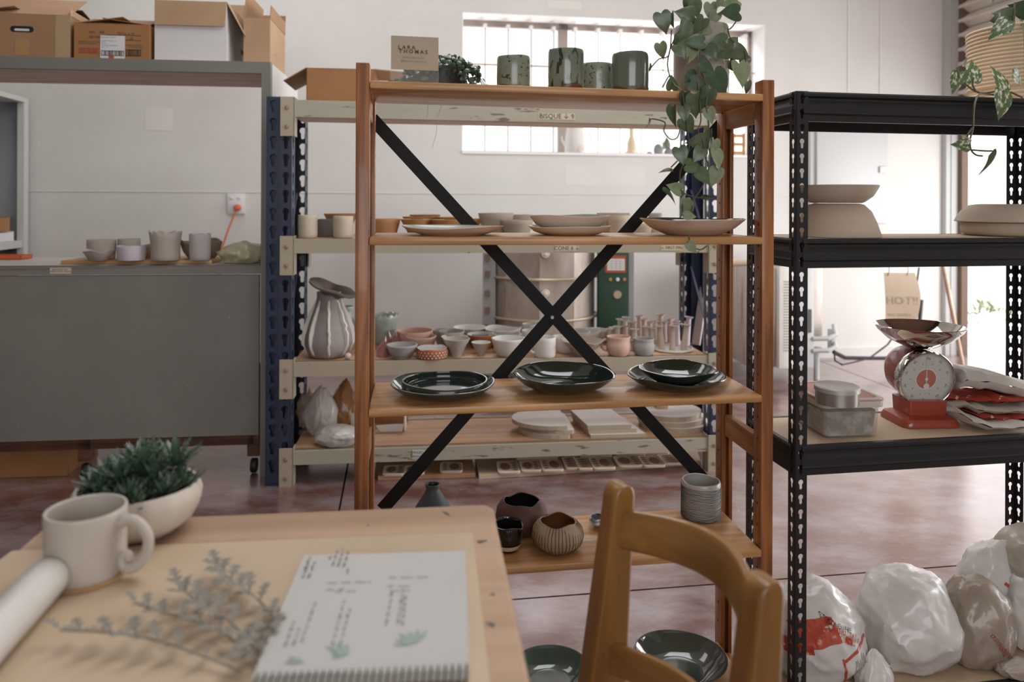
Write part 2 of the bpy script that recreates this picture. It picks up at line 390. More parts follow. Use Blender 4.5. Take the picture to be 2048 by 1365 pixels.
# window
Wn = thing('window_1', None, None, WALL.w(0, 0, 0), WALL.t); Wn['kind'] = 'structure'
t = .006
mb = MB()
mb.box(u0, u1, 0.001, D - .05, zt - t, zt - .0005); mb.box(u0, u0 + t, .001, D - .05, zb, zt); mb.box(u1 - t, u1, .001, D - .05, zb, zt); mb.box(u0, u1, -.012, D - .05, zb - .012, zb + t)
mb.build('reveal', M['reveal'], Wn, smooth=0)
fw = .05; VF = D - .09
mb = MB()
mb.box(u0, u1, VF, VF + .04, zt - .05, zt - t); mb.box(u0, u1, VF, VF + .04, zb + t, zb + .025)
mb.box(u0, u0 + fw * .5, VF, VF + .04, zb, zt); mb.box(u1 - .03, u1, VF, VF + .04, zb, zt)
for px in (1126,):
    uu = WALL.hit(px, 200, VF)[0]; mb.box(uu - .035, uu + .035, VF, VF + .04, zb, zt)
mb.build('window_frame', M['winframe'], Wn, smooth=0)
MB().box(u0, u1, VF + .018, VF + .022, zb, zt).build('pane', M['glass'], Wn, smooth=0)
k = 0
for px in (970, 1016, 1062, 1107, 1150, 1196, 1240, 1283, 1326, 1368, 1410, 1452, 1490):
    uu = WALL.hit(px, 200, VF - .06)[0]
    mb = MB(); mb.tube([(uu, VF - .06, zb + .004), (uu, VF - .06, zt - .03)], .0045, 6); k_ = MB().box(uu - .012, uu + .012, VF - .075, VF - .0, zt - .075, zt - .045)
    bb = mb.build('burglar_bar', M['bar'], Wn); k_.build('bracket', M['reveal'], bb, smooth=0)
zc = WALL.hit(1000, 130, VF - .06)[1]
for zz in (zc,): MB().tube([(u0 + .01, VF - .06, zz), (u1 - .01, VF - .06, zz)], .006, 6).build('cross_bar', M['bar'], Wn)
# roller-door wall, perpendicular to the back wall at the corner, running towards the viewer
zsh = RW.hit(1935, 256, 0.05)[1]
S = thing('wall_right', None, None, RW.w(0, 0, 0), RW.t); S['kind'] = 'structure'
mb = MB(); mb.box(4.6, 8.5, 0, .25, 0, HT); mb.box(0.0, 4.6, .14, .25, 3.2, HT); mb.build('plaster', M['wall'], S, smooth=0)
T = thing('trim_1', None, None, RW.w(0, 0, 0), RW.t); T['kind'] = 'structure'
mb = MB(); mb.box(-.02, .05, -.10, -.03, 0, HT); mb.box(.05, .058, -.06, .02, 0, HT); mb.build('steel_jamb', M['jamb'], T, smooth=0)
MB().box(.058, .10, -.002, .055, 0, HT).build('guide_rail', M['rust'], T, smooth=0)
MB().tube([(-.12, -.10, 3.0), (-.12, -.10, RW.hit(1886, 62, -.1)[1]), (-.03, -.10, RW.hit(1886, 62, -.1)[1])], .012, 8).build('conduit', M['black'], T)
Dr = thing('door_1', None, None, RW.w(0, 0, 0), RW.t); Dr['kind'] = 'structure'
sl = MB(); hp = .114
sl.grid(lambda a, c: Vector((.06 + a * 4.54, .05 - .055 * sin(pi * c) ** .7 + .01 * sin(3 * pi * c), c * (hp - .01))), 1, 10)
sl.grid(lambda a, c: Vector((.06 + a * 4.54, .06, c * hp)), 1, 1)
sme = sl.mesh('slat', M['shutter'], smooth=60)
for i in range(13): inst('slat', sme, Dr, loc=(0, 0, zsh + i * hp))
MB().box(.06, 4.6, .02, .07, zsh - .06, zsh).build('bottom_rail', M['rust'], Dr, smooth=0)
# left wall and roof, out of frame, close the room
A = WALL.w(UL, 0, 0)
LW = Fr(A.x, A.y, 9.0 - 90)
Lw = thing('wall_left', None, None, LW.w(0, 0, 0), LW.t); Lw['kind'] = 'structure'
MB().box(0, 9, -.25, 0, 0, HT).build('plaster', M['wall'], Lw, smooth=0)
# closed ceiling, and the wall behind the viewer, close the room
Cl = thing('ceiling', None, None, LW.w(0, 0, 0), LW.t); Cl['kind'] = 'structure'
cw = UC - UL
def ceil_box(a, b_, c, d): MB().box(a, b_, c, d, HT, HT + .1).build('ceiling_board', M['wall'], Cl, smooth=0)
ceil_box(0, 9, 0, cw + .3)
Rr = thing('wall_front', None, None, LW.w(9, 0, 0), LW.t); Rr['kind'] = 'structure'
MB().box(0, .25, 0, cw + .3, 0, HT).build('plaster', M['wall'], Rr, smooth=0)
# yard outside the roller door
Y = MB().box(-12, 40, 4, 40, -.14, -.11); Y.build('ground', M['yard'], smooth=0, kind='structure')
yw = Fr(3.2, 10.6, -6)
yc = yw.hit(1946, 500, 0)[0]
mb = MB(); mb.box(-2.5, yc, 0, .2, -.12, 4.5); mb.box(yc, yc + .06, -.05, .2, -.12, 4.5)
mb.build('wall_yard', M['yardwall'], None, yw.w(0, 0, 0), yw.t, smooth=0, kind='structure')
mb = MB(); mb.box(yc + .06, 12, 3.2, 3.4, -.12, 5.5)
mb.build('wall_yard_back', M['yardwall'], None, yw.w(0, 0, 0), yw.t, smooth=0, kind='structure')
# ------------------------------------------------------------------ pierced steel strips
def keyhole(r, slot, n=7):
    """keyhole outline, round on top, slot below; centred."""
    pts = []; a0 = math.asin(min(slot / r, .95))
    for i in range(n + 1):
        a = -pi / 2 + a0 + (2 * pi - 2 * a0) * i / n; pts.append((r * cos(a), r * sin(a)))
    b = -r * 2.1
    for i in range(4):
        a = pi + pi * i / 3; pts.append((slot * cos(a), b + slot * sin(a)))
    return [(x, y + r * .6) for x, y in pts]
def strip_faces(w, pitch, hole):
    outer = [(0, -pitch / 2), (w, -pitch / 2), (w, pitch / 2), (0, pitch / 2)]
    hp = [(x + w / 2, y) for x, y in hole]
    pts = [Vector((x, y, 0)) for x, y in outer], [Vector((x, y, 0)) for x, y in hp]
    tris = geometry.tessellate_polygon(list(pts)); return outer, hp, tris
def pierced(mb, w, z0, z1, pitch, hole, M, th=.002, mi=0):
    """a strip w wide from z0 to z1 with a hole per pitch, real thickness, placed by M (x across, y up, z out)."""
    outer, hp, tris = strip_faces(w, pitch, hole); no, nh = len(outer), len(hp)
    n = int((z1 - z0) / pitch); zz = z1 - pitch / 2
    vs, fs = [], []
    for k in range(n):
        o = len(vs); yo = zz - k * pitch
        for d in (0, -th):
            vs += [M @ Vector((x, y + yo, d)) for x, y in outer + hp]
        t = no + nh
        for tr in tris:
            fs.append(tuple(o + i for i in tr)); fs.append(tuple(o + t + i for i in tr[::-1]))
        for i in range(nh):
            j = (i + 1) % nh; fs.append((o + no + i, o + no + j, o + t + no + j, o + t + no + i))
        for a, b in ((0, 3), (1, 2)): fs.append((o + a, o + b, o + t + b, o + t + a))
    mb.add(vs, fs, mi); zl = zz - (n - .5) * pitch
    if zl > z0 + 1e-4:
        c = [(0, z0), (w, z0), (w, zl), (0, zl)]
        mb.hexa([M @ Vector((x, y, -th)) for x, y in c] + [M @ Vector((x, y, 0)) for x, y in c], mi)
def MX(ox, oy, ax, nrm):   # x across along ax, y up, z out along nrm
    return Matrix(((ax[0], 0, nrm[0], ox), (ax[1], 0, nrm[1], oy), (0, 1, 0, 0), (0, 0, 0, 1)))

# ------------------------------------------------------------------ grey workbench hutch on the left
CB = Fr(0, 0, 6.0); q = onz(522, 954, 0); CB = Fr(q.x, q.y, 6.0)       # origin: foot of the right-hand post
cz = lambda px, py, v=0: CB.hit(px, py, v)[1]
E1 = thing('workbench_hutch', 'large grey workbench with a high shelf over its counter', 'workbench', CB.w(0, 0, 0), CB.t)
pw = CB.hit(541, 160, 0)[0]; DEP = .66; UL_ = -2.1
ztop, zbt = cz(535, 124), cz(535, 138)
zTL, zBL = cz(0, 112), cz(0, 132); uL0 = CB.hit(0, 112, 0)[0]
mb = MB(); mb.box(-.005, pw, 0, .035, 0, ztop - .0); mb.build('side_post', M['cab'], E1, smooth=0)
MB().box(pw - .03, pw, .035, DEP, 0, ztop - .002).build('side_panel', M['cabw'], E1, smooth=0, label='white outer side panel')
k = (zTL - ztop) / uL0
zz = lambda u, z: z + k * u
zbt = ztop - .05
mb = MB(); mb.hexa([(UL_, 0, zz(UL_, zbt)), (-.005, 0, zbt), (-.005, .03, zbt), (UL_, .03, zz(UL_, zbt)), (UL_, 0, zz(UL_, ztop)), (-.005, 0, ztop), (-.005, .03, ztop), (UL_, .03, zz(UL_, ztop))])
mb.build('top_fascia', M['cab'], E1, smooth=0)
mb = MB(); mb.hexa([(UL_, .03, zz(UL_, zbt)), (pw - .03, .03, zbt), (pw - .03, .42, zbt), (UL_, .42, zz(UL_, zbt)), (UL_, .03, zz(UL_, ztop)), (pw - .03, .03, ztop), (pw - .03, .42, ztop), (UL_, .42, zz(UL_, ztop))])
mb.build('top_board', M['chip'], E1, smooth=0, label='bare brown board of the high shelf')
zc0, zc1, zp0, zp1 = cz(260, 532), cz(260, 549.5), cz(260, 551.5), cz(260, 878)
MB().box(UL_, -.005, 0, .025, zc1, zc0).build('counter_edge', M['cab'], E1, smooth=0)
MB().box(UL_, -.005, .0, .52, zc0 - .018, zc0).build('countertop', M['cabtop'], E1, smooth=0)
MB().box(UL_, -.012, .004, .024, zp1, zp0).build('front_panel', M['cab'], E1, smooth=0)
MB().box(UL_, -.04, .03, .05, zp1 - .05, zp1 + .03).build('cross_rail', M['darkwood'], E1, smooth=0)
for px in (168, 506):
    uu = CB.hit(px, 900, .03)[0]
    lg = MB().box(uu - .025, uu + .025, .03, .075, .08, zp1 + .3).build('leg', M['darkwood'], E1, smooth=0)
    MB().lathe([(0, -.012), (.03, -.012), (.032, -.005), (.032, .005), (.03, .012), (0, .012)], 16, M=Matrix.Translation((uu, .052, .034)) @ Matrix.Rotation(pi / 2, 4, 'Y')).build('caster', M['black'], lg)
a, b_ = CB.hit(100, 535, 0)[0], CB.hit(142, 547, 0)[0]
MB().box(a, b_, -.0015, 0, cz(120, 548), cz(120, 536)).build('label', M['tape'], E1, smooth=0)
for s_, zz_ in (('DELICATE DRY', 539.5), ('FIRED ONLY. LEAVE', 543.5)):
    lettering(s_, .0095, front_M((a + b_) / 2, -.0018, cz(120, zz_)), M['ink'], E1)

# ------------------------------------------------------------------ pallet rack
q = onz(530, 973, 0); q2 = onz(1463, 940, 0)
RKA = math.degrees(atan2(q2.y - q.y, q2.x - q.x)); RK = Fr(q.x, q.y, RKA); RW_ = (q2 - q).length
RD = .42
E2 = thing('pallet_rack', 'navy and cream steel storage rack with four shelf levels of pottery', 'rack', RK.w(0, 0, 0), RK.t)
zt_l = RK.hit(545, 193, 0)[1]
kh = keyhole(.0155, .0085, 8)
def upright(u, flip, v0, dv, htop, name='upright'):
    """front face with two columns of keyholes, side flange with one; u is the outer edge, dv = +1 front / -1 rear."""
    mb = MB(); s = -1 if flip else 1
    nf = (0, -1) if dv > 0 else (0, 1)
    for k_ in (0, 1):
        o = u + s * (.004 + .052 * k_)
        wv = .048
        M0 = MX(o if s > 0 else o - wv, v0 + (.004 if k_ == 0 else 0) * dv, (1, 0), (0, -dv))
        pierced(mb, wv, 0.0, htop, .076, kh, M0, .0025)
    mb.box(*sorted((u + s * .052, u + s * .0565)), *sorted((v0, v0 + dv * .006)), 0, htop)
    mb.box(*sorted((u, u + s * .004)), *sorted((v0, v0 + dv * .06)), 0, htop)
    mb.box(*sorted((u + s * .004, u + s * .052)), *sorted((v0 + dv * .03, v0 + dv * .033)), 0, htop)
    iu = u + s * .104
    M1 = MX(iu, v0 if dv > 0 else v0 - .075, (0, 1), (s, 0)); pierced(mb, .075, 0, htop, .076, kh, M1, .0025)
    mb.box(*sorted((u - .0, u + s * .108)), *sorted((v0, v0 + dv * .02)), 0, .008)
    return mb.build(name, M['blue'], E2, smooth=0)
upright(0, False, 0, 1, zt_l); upright(RW_, True, 0, 1, RK.hit(1430, 225, 0)[1])
upright(0, False, RD, -1, zt_l); upright(RW_, True, RD, -1, RK.hit(1430, 225, 0)[1])
for ue in (.06, RW_ - .06):
    for z0_, z1_ in ((.25, .75), (.75, 1.25), (1.25, .75)):
        pass
    for z0_, z1_ in ((.12, .5), (.5, .88), (.88, 1.26)):
        mb = MB(); a = Vector((ue, .05, z0_)); b_ = Vector((ue, RD - .05, z1_)) if int(z0_ * 100) != 50 else Vector((ue, RD - .05, z1_))
        mb.tube([a, b_], .014, 4, flat=.4); mb.build('frame_brace', M['blue'], E2, smooth=0)
LV = []   # per level: front-top z at left and right
for (pl, pr) in (((600, 200, 234), (1400, 219, 251)), ((600, 478, 507), (1400, 478, 506)), ((740, 723, 751.5), (1420, 712.3, 739)), ((590, 903, 930.5), (1411, 877, 902))):
    zl, zr = RK.hit(pl[0], pl[1], -.01)[1], RK.hit(pr[0], pr[1], -.01)[1]
    ul, ur = RK.hit(pl[0], pl[1], -.01)[0], RK.hit(pr[0], pr[1], -.01)[0]
    hl = zl - RK.hit(pl[0], pl[2], -.01)[1]; sl_ = (zr - zl) / (ur - ul); LV.append((zl - sl_ * ul, sl_, hl))
def lz(k, u): return LV[k][0] + LV[k][1] * u
def slab(mb, u0, u1, v0, v1, z0, s, h, mi=0):
    a, b_ = z0 + s * u0, z0 + s * u1
    mb.hexa([(u0, v0, a - h), (u1, v0, b_ - h), (u1, v1, b_ - h), (u0, v1, a - h), (u0, v0, a), (u1, v0, b_), (u1, v1, b_), (u0, v1, a)], mi); return mb
ub0, ub1 = .112, RW_ - .112
for i, (z0_, s_, h_) in enumerate(LV):
    for vb, d in ((-.012, 1), (RD + .012, -1)):
        if i == 0 and d < 0: continue
        v0, v1 = sorted((vb, vb + d * .045))
        slab(MB(), ub0, ub1, v0, v1, z0_, s_, h_).build('beam', M['creamw'] if i in (0, 3) else M['cream'], E2, smooth=0)
        for ue, sg in ((ub0, -1), (ub1, 1)):
            zc = z0_ + s_ * ue + .012
            mb = MB(); a, b_ = sorted((ue - sg * .006, ue + sg * .052)); a2, b2 = sorted((vb - d * .004, vb + d * .006))
            mb.box(a, b_, a2, b2, zc - .165, zc); a3, b3 = sorted((ue - sg * .006, ue - sg * .001)); a4, b4 = sorted((vb - d * .004, vb + d * .06)); mb.box(a3, b3, a4, b4, zc - .165, zc)
            cp = mb.build('beam_connector', M['cream'], E2, smooth=0)
            for zb_ in (.045, .125):
                MB().lathe([(0, .006), (.007, .005), (.009, 0), (.009, -.002)], 10, M=Matrix.Translation((ue + sg * .025, vb - d * .004, zc - zb_)) @ Matrix.Rotation(pi / 2 * d, 4, 'X')).build('bolt', M['bolt'], cp)
    if i == 0: slab(MB(), ub0, ub1, .035, .22, z0_ - h_ + .014, s_, .012).build('deck_board', M['chip'], E2, smooth=0)
    else: slab(MB(), ub0, ub1, .0, RD, z0_ + .0, s_, .014).build('deck_board', M['board'], E2, smooth=0)
# tapes and labels on the beams
def beam_label(k, px0, px1, py, hpx, body, size, m='tape', slope=0):
    a, zc = RK.hit(px0, py, -.0125); b_, z2 = RK.hit(px1, py + slope, -.0125); hh = hpx * 3.2 / F / 2
    MB().hexa([(a, -.0135, zc - hh), (b_, -.0135, z2 - hh), (b_, -.012, z2 - hh), (a, -.012, zc - hh), (a, -.0135, zc + hh), (b_, -.0135, z2 + hh), (b_, -.012, z2 + hh), (a, -.012, zc + hh)]).build('tape_label', M[m], E2, smooth=0)
    for j, t_ in enumerate(body.split('|')):
        lettering(t_, size, front_M((a + b_) / 2, -.0142, (zc + z2) / 2 + hh * (.45 if '|' in body else -.0) - j * hh * .95) @ Matrix.Rotation(atan2(z2 - zc, b_ - a), 4, 'Z'), M['ink'], E2, thick=0)
beam_label(0, 1077, 1150, 232.5, 13, 'BISQUE \u2193 9', .03, slope=1.5)
beam_label(1, 1110, 1157, 497, 11, 'CONE 6 \u2193', .024)
beam_label(1, 1322, 1366, 496, 11, '\u2193 FIRST FIRE', .018)
beam_label(3, 825, 868, 909.5, 17, 'MIXED CLAY|FIRING TRAYS', .017, m='paper')

# ------------------------------------------------------------------ pine shelving unit
WF = Fr(-.2089 * 1.550, 1.550, 7.33); WW = .914
E3 = thing('pine_shelf_unit', 'open pine shelving unit with five shelves and a black cross brace', 'shelf unit', WF.w(0, 0, 0), WF.t)
PW, PD, RV = .028, .040, .215
zpl, zpr = WF.hit(724, 125, 0)[1], WF.hit(1537, 159.5, 0)[1]
for u, zt_, sd in ((0, zpl, 1), (WW - PW, zpr, -1)):
    p = MB().bbox(u, u + PW, 0, PD, 0, zt_, .002).build('front_post', M['pinez'], E3)
    mb = MB(); ui = u + PW if sd > 0 else u
    z = zt_ - .13
    while z > .1:
        mb.lathe([(0, .0006), (.0032, .0006)], 8, M=Matrix.Translation((ui, PD * .45, z)) @ Matrix.Rotation(pi / 2 * sd, 4, 'Y')); z -= .048
    mb.build('peg_holes', M['black'], p, smooth=0, kind='stuff')
    zr_ = zt_ - .012
    mb = MB(); w3 = PW / 3
    mb.bbox(u, u + w3, RV, RV + PD, 0, zr_, .0015); mb.bbox(u + 2 * w3, u + PW, RV, RV + PD, 0, zr_, .0015); mb.box(u + w3 * .9, u + 2.1 * w3, RV + .018, RV + PD - .004, 0, zr_)
    p = mb.build('rear_post', M['pinez'], E3)
    mb = MB(); z = zt_ - .13
    while z > .1:
        mb.lathe([(0, .0006), (.0032, .0006)], 8, M=Matrix.Translation((ui, RV + PD * .5, z)) @ Matrix.Rotation(pi / 2 * sd, 4, 'Y')); z -= .048
    mb.build('peg_holes', M['black'], p, smooth=0, kind='stuff')
    ur = u + PW / 2
    for zt2_, h2 in ((WF.hit(1512, 205, .04)[1], .045), (WF.hit(1512, 872, .04)[1], .052), (.075, .045)):
        MB().bbox(ur - .009, ur + .009, PD, RV, zt2_ - h2, zt2_, .0015).build('side_rail', M['piney'], E3)
SH = []
for (l, r_, d0, d1) in (((740, 160.6), (1522, 187.5), 16.2, 12.8), ((740, 475), (1522, 474.5), 16, 13.4), ((741, 820.6), (1522, 791), 14.5, 13.2), ((1006, 1136.7), (1522, 1101), 16.3, 13), (None, None, 0, 0)):
    if l is None:
        z0_, s_ = .094, 0.; th = .015
    else:
        a, zl = WF.hit(l[0], l[1], -.006); b_, zr = WF.hit(r_[0], r_[1], -.006); s_ = (zr - zl) / (b_ - a); z0_ = zl - s_ * a; th = .0165
    SH.append((z0_, s_))
    u0_, u1_ = PW * .55 if False else PW + .0005, WW - PW + .006
    mb = MB().bbox(0, 1, 0, 1, 0, 1, .003)
    v0_, v1_ = -.006, RV + PD * .45
    mb = MB().bbox(u0_, u1_ - .0065, v0_, v1_, -th, 0, .004)
    mb.v = [Vector((v.x, v.y, v.z + z0_ + s_ * v.x)) for v in mb.v]
    mb.build('shelf_board', M['pine'] if l else M['pinelt'], E3)
def sz(k, u): return SH[k][0] + SH[k][1] * u
# black steel cross brace at the back
VB = RV + PD + .004
def strap(p0, p1, off):
    a, b_ = Vector((WF.hit(*p0, VB)[0], VB + off, WF.hit(*p0, VB)[1])), Vector((WF.hit(*p1, VB)[0], VB + off, WF.hit(*p1, VB)[1]))
    d = (b_ - a).normalized(); n = Vector((-d.z, 0, d.x)) * .0155
    MB().hexa([a - n, b_ - n, b_ - n + Vector((0, .002, 0)), a - n + Vector((0, .002, 0)), a + n, b_ + n, b_ + n + Vector((0, .002, 0)), a + n + Vector((0, .002, 0))]).build('brace_strap', M['strap'], E3, smooth=0)
strap((744, 237), (1416, 969), 0); strap((1444, 247), (764, 1021), .003)
uu, zc = WF.hit(1104, 635, VB)
MB().lathe([(0, .004), (.004, .004), (.0055, 0)], 12, M=Matrix.Translation((uu, VB - .001, zc)) @ Matrix.Rotation(pi / 2, 4, 'X')).build('pivot_bolt', mat('zinc', 'b5b2ac', .35, .8), E3)

# ------------------------------------------------------------------ black boltless rack
BF = Fr(.6325, 1.670, 9.5); BW, BD = .776, .23
E4 = thing('black_steel_rack', 'black boltless steel rack with keyhole posts and beige board shelves', 'rack', BF.w(0, 0, 0), BF.t)
bt = BF.hit(1600, 182, 0)[1]; kb = keyhole(.0062, .0034, 8)
for u, su in ((0, 1), (BW, -1)):
    for v, sv in ((0, 1), (BD, -1)):
        mb = MB(); fw_ = .029
        pierced(mb, fw_, 0, bt, .0331, kb, MX(u if su > 0 else u - fw_, v, (1, 0), (0, -sv)), .0016)
        pierced(mb, fw_, 0, bt, .0331, kb, MX(u, v if sv > 0 else v - fw_, (0, 1), (-su, 0)), .0016)
        mb.build('upright_post', M['rackblk'], E4, smooth=0)
bprof = [(.0, 0), (-.003, -.004), (-.003, -.010), (.004, -.014), (.004, -.019), (-.001, -.030), (-.002, -.044), (-.004, -.048), (.002, -.052), (.002, -.066), (.012, -.066), (.012, 0)]
BL = [bt - .001]
for py0, py1 in ((478, 475), (893.6, 868)):
    BL.append(BF.hit(1617, py0, -.002)[1])
BL.append(.078)
for i, z in enumerate(BL):
    for vv, d in ((0, 1), (BD, -1)):
        pr = [(vv + d * a, z + b_) for a, b_ in bprof]
        MB().prism(pr, .0165, BW - .0165, 'yz').build('long_beam', M['rackblk'], E4, smooth=0)
    for uu, d in ((0, 1), (BW, -1)):
        pr = [(uu + d * a, z + b_) for a, b_ in bprof]
        MB().prism(pr, .0165, BD - .0165, 'xz').build('end_beam', M['rackblk'], E4, smooth=0)
    MB().box(.010, BW - .010, .010, BD - .010, z - .006, z - .0005).build('deck_board', M['mdf'], E4, smooth=0)
    for (uu, vv, d) in ((.012, -.0005, 1), (.022, -.0005, 1)):
        pass
# ------------------------------------------------------------------ glazes
M['green'] = mat('dark_green_glaze', '1f2a24', .09, col2='2e3a30', vs=6, coat=.6, spec=.6)
M['greenrim'] = mat('green_glaze_outside', '2b332a', .2, col2='3d4236', vs=9, coat=.3)
M['tumb'] = mat('mottled_green_glaze', '66705f', .2, col2='828a78', vs=18, coat=.4, speck=('343a33', 80, .57), stretch=(1, 1, .4))
M['tumb2'] = mat('deep_green_glaze', '4a5548', .18, col2='6b7565', vs=14, coat=.4, stretch=(1, 1, .25))
M['tumb3'] = mat('sage_glaze', '7c8474', .24, col2='8b9281', vs=16, coat=.3, speck=('3d443c', 95, .60))
M['foot'] = mat('brown_break', '5b3a22', .35)
M['bisq'] = mat('bisque_pinkish', 'e6d3c2', .7, col2='dac3b0', vs=6)
M['glz'] = mat('pale_celadon_inside', 'b9bcb2', .25, coat=.3)
M['terra'] = mat('raw_terracotta', '8c5a44', .75)
M['choc'] = mat('chocolate_clay', '5a3a30', .62, col2='6d4a40', vs=5, bump=.3, bs=40)
M['blkgl'] = mat('black_gloss_glaze', '1a1615', .12, coat=.6, speck=('8f8a85', 120, .72))
M['slate'] = mat('slate_clay', '3a3b3d', .6, col2='595c60', vs=6, bump=.5, bs=50)
M['stripe'] = mat('striped_stoneware', 'b39f85', .6, col2='a48e73', vs=5)
M['amber'] = mat('amber_inside', '8a5a30', .35, coat=.3)
M['greywhite'] = mat('grey_white_glaze', 'b5b1a9', .35, coat=.3)
M['silver'] = mat('silver_lustre', '8d8c8c', .22, .55, col2='3a3a3a', vs=60)
M['planter'] = mat('planter_glaze', '8e877c', .4, col2='a59d90', vs=5, stretch=(1, 1, .3), coat=.3)
M['soil'] = mat('potting_soil', '2e2520', .95, bump=1, bs=80)
M['leaf'] = mat('leaf_green', '4d5d3f', .38, col2='60714f', vs=3, sss=.0, coat=.15)
M['leafd'] = mat('leaf_dark', '384a31', .36, col2='455a3e', vs=3, coat=.2)
M['leafp'] = mat('leaf_pale', '8b9674', .5, col2='7b8865', vs=3)
M['leafr'] = mat('leaf_rim', '8d9878', .5)
M['stem'] = mat('vine_stem', '57553c', .6); M['stemd'] = mat('vine_stem_dark', '3c3a34', .6)
M['var'] = mat('variegated_leaf', '5a7048', .4, col2='d9d9bd', vs=3.2, vk=(.52, .58), stretch=(1.0, 2.2, 1))
M['acryl'] = mat('clear_acrylic', 'eef2f2', .03, alpha=.07)
M['card'] = mat('kraft_card', 'b8a994', .7)
def wloc(px, py, v, z):   # point on the pine unit at column px, depth v, height z
    u = WF.hit(px, py, v)[0]; return WF.w(u, v, z)
def wput(px, py, v, k): u = WF.hit(px, py, v)[0]; return WF.w(u, v, sz(k, u) + .0005)
def mpp(p): return p.y / F          # metres per pixel of the photo at that point
# --- top shelf: tumblers
def tumbler(label, cx, wpx, ytop, ybase, v, m_, seed, grp='green glazed tumblers'):
    p = wput(cx, ybase, v, 0); r = wpx / 2 * mpp(p); h = (ybase - ytop) * mpp(p)
    t = thing('tumbler', label, 'tumbler', p, seed * 1.3, grp)
    mb = vessel_mb(r, h, 'tumbler', .004, .012, .02, 3, seed, 36); mb.build('body', [M[m_], M['tumb3']], t, smooth=60)
    MB().lathe([(r * .93, .0), (r * .995, h * .03), (r * 1.012, h * .1), (r * 1.008, h * .14)], 36, lambda rr, z, a, i: (rr, z + (h * .05 * sin(3 * a) * (i > 1)))).build('bare_foot', M['foot'], t, smooth=60)
tumbler('squarish sage green tumbler beside the small plant', 1027, 67, 101, 170, .10, 'tumb3', 1)
tumbler('tall mottled green tumbler with a brown foot, between the sage ones', 1132, 71, 91, 175, .085, 'tumb', 2)
tumbler('short speckled sage tumbler tucked behind two taller ones', 1195, 60, 111, 178, .15, 'tumb3', 3)
tumbler('dark streaky green tumbler beside the trailing philodendron', 1260, 73, 98, 179, .085, 'tumb2', 4)
# --- sign holder
p = wput(829, 160, .05, 0); p.z += .001; k_ = mpp(p); W_ = 97 * k_; H_ = 128 * k_
t = thing('sign_holder', 'clear acrylic sign holder with a kraft name card on the top shelf', 'sign', p, WF.t + .06)
mb = MB(); mb.box(-W_ / 2, W_ / 2, -.001, .001, 0, H_); mb.box(-W_ / 2, W_ / 2, -.001, .035, 0, .002); mb.build('acrylic_stand', M['acryl'], t, smooth=0)
c0, c1 = 30 * k_, 97 * k_
MB().box(-W_ / 2 + .002, W_ / 2 - .001, -.0022, -.0012, c0, c1).build('card', M['card'], t, smooth=0)
cc = mat('leafy_lettering', '4d4a3c', .8, col2='7a4a44', vs=60)
lettering('L A R A', .0112, front_M(-.017, -.0026, c0 + (c1 - c0) * .66), cc, t, bold=.05)
lettering('T H O M A S', .0112, front_M(-.003, -.0026, c0 + (c1 - c0) * .54), cc, t, bold=.05)
lettering('larathomas.co.za', .0068, front_M(-.003, -.0026, c0 + (c1 - c0) * .37), M['inkgrey'], t)
lettering('@larathomaspottery', .0066, front_M(-.002, -.0026, c0 + (c1 - c0) * .26), M['inkgrey'], t)
# --- leaves
def heart_leaf(L=1., W=.8, fold=.12, droop=.18):
    """Heart leaf: base at origin, tip towards +x, face +z; two halves folded along the midrib, edges curling."""
    out = [(0, 0), (-.10, .13), (-.135, .26), (-.08, .40), (.06, .49), (.24, .50), (.44, .43), (.64, .30), (.82, .14), (.93, .05), (1.02, 0)]
    mid = [0, .0, .02, .06, .13, .24, .42, .62, .82, .93, 1.02]
    mb = MB(); vs = []; n = len(out)
    for (ox, oy), mx in zip(out, mid):
        for s in (-1, -.5, 0, .5, 1):
            e = abs(s); x = mx + (ox - mx) * e ** 1.3; y = oy * W * s
            z = -droop * x * abs(x) + fold * e * oy * 1.6 - .16 * e * e * e * oy
            vs.append(Vector((x * L, y * L, z * L)))
    fs = [(i * 5 + j, i * 5 + j + 1, (i + 1) * 5 + j + 1, (i + 1) * 5 + j) for i in range(n - 1) for j in range(4)]
    return mb.add(vs, fs, 0)
LEAF = {k_: heart_leaf(1, w_, f_, d_).mesh('leaf', M[m_], smooth=180) for k_, w_, f_, d_, m_ in
        (('a', .86, .14, .16, 'leaf'), ('d', .9, .12, .2, 'leafd'), ('p', .8, .2, .12, 'leafp'), ('n', .62, .3, .3, 'leaf'), ('v', .72, .16, .2, 'var'))}
def leaf_M(base_world, fr, ang, size, tilt=0., roll=0., inv=None):
    """tip direction ang in the plane facing the viewer (0 right, 90 down), face towards -v."""
    a = radians(ang); u = Vector((fr.c, fr.s, 0)); v = Vector((-fr.s, fr.c, 0)); z = Vector((0, 0, 1))
    t = u * cos(a) - z * sin(a); n = -v
    t = (Matrix.Rotation(tilt, 3, t.cross(n).normalized()) @ t).normalized()
    b_ = n.cross(t).normalized(); n = t.cross(b_).normalized()
    Rm = Matrix.Rotation(roll, 3, t); n = Rm @ n; b_ = Rm @ b_
    m = Matrix(((t.x * size, b_.x * size, n.x * size, base_world.x), (t.y * size, b_.y * size, n.y * size, base_world.y), (t.z * size, b_.z * size, n.z * size, base_world.z), (0, 0, 0, 1)))
    return inv @ m if inv else m
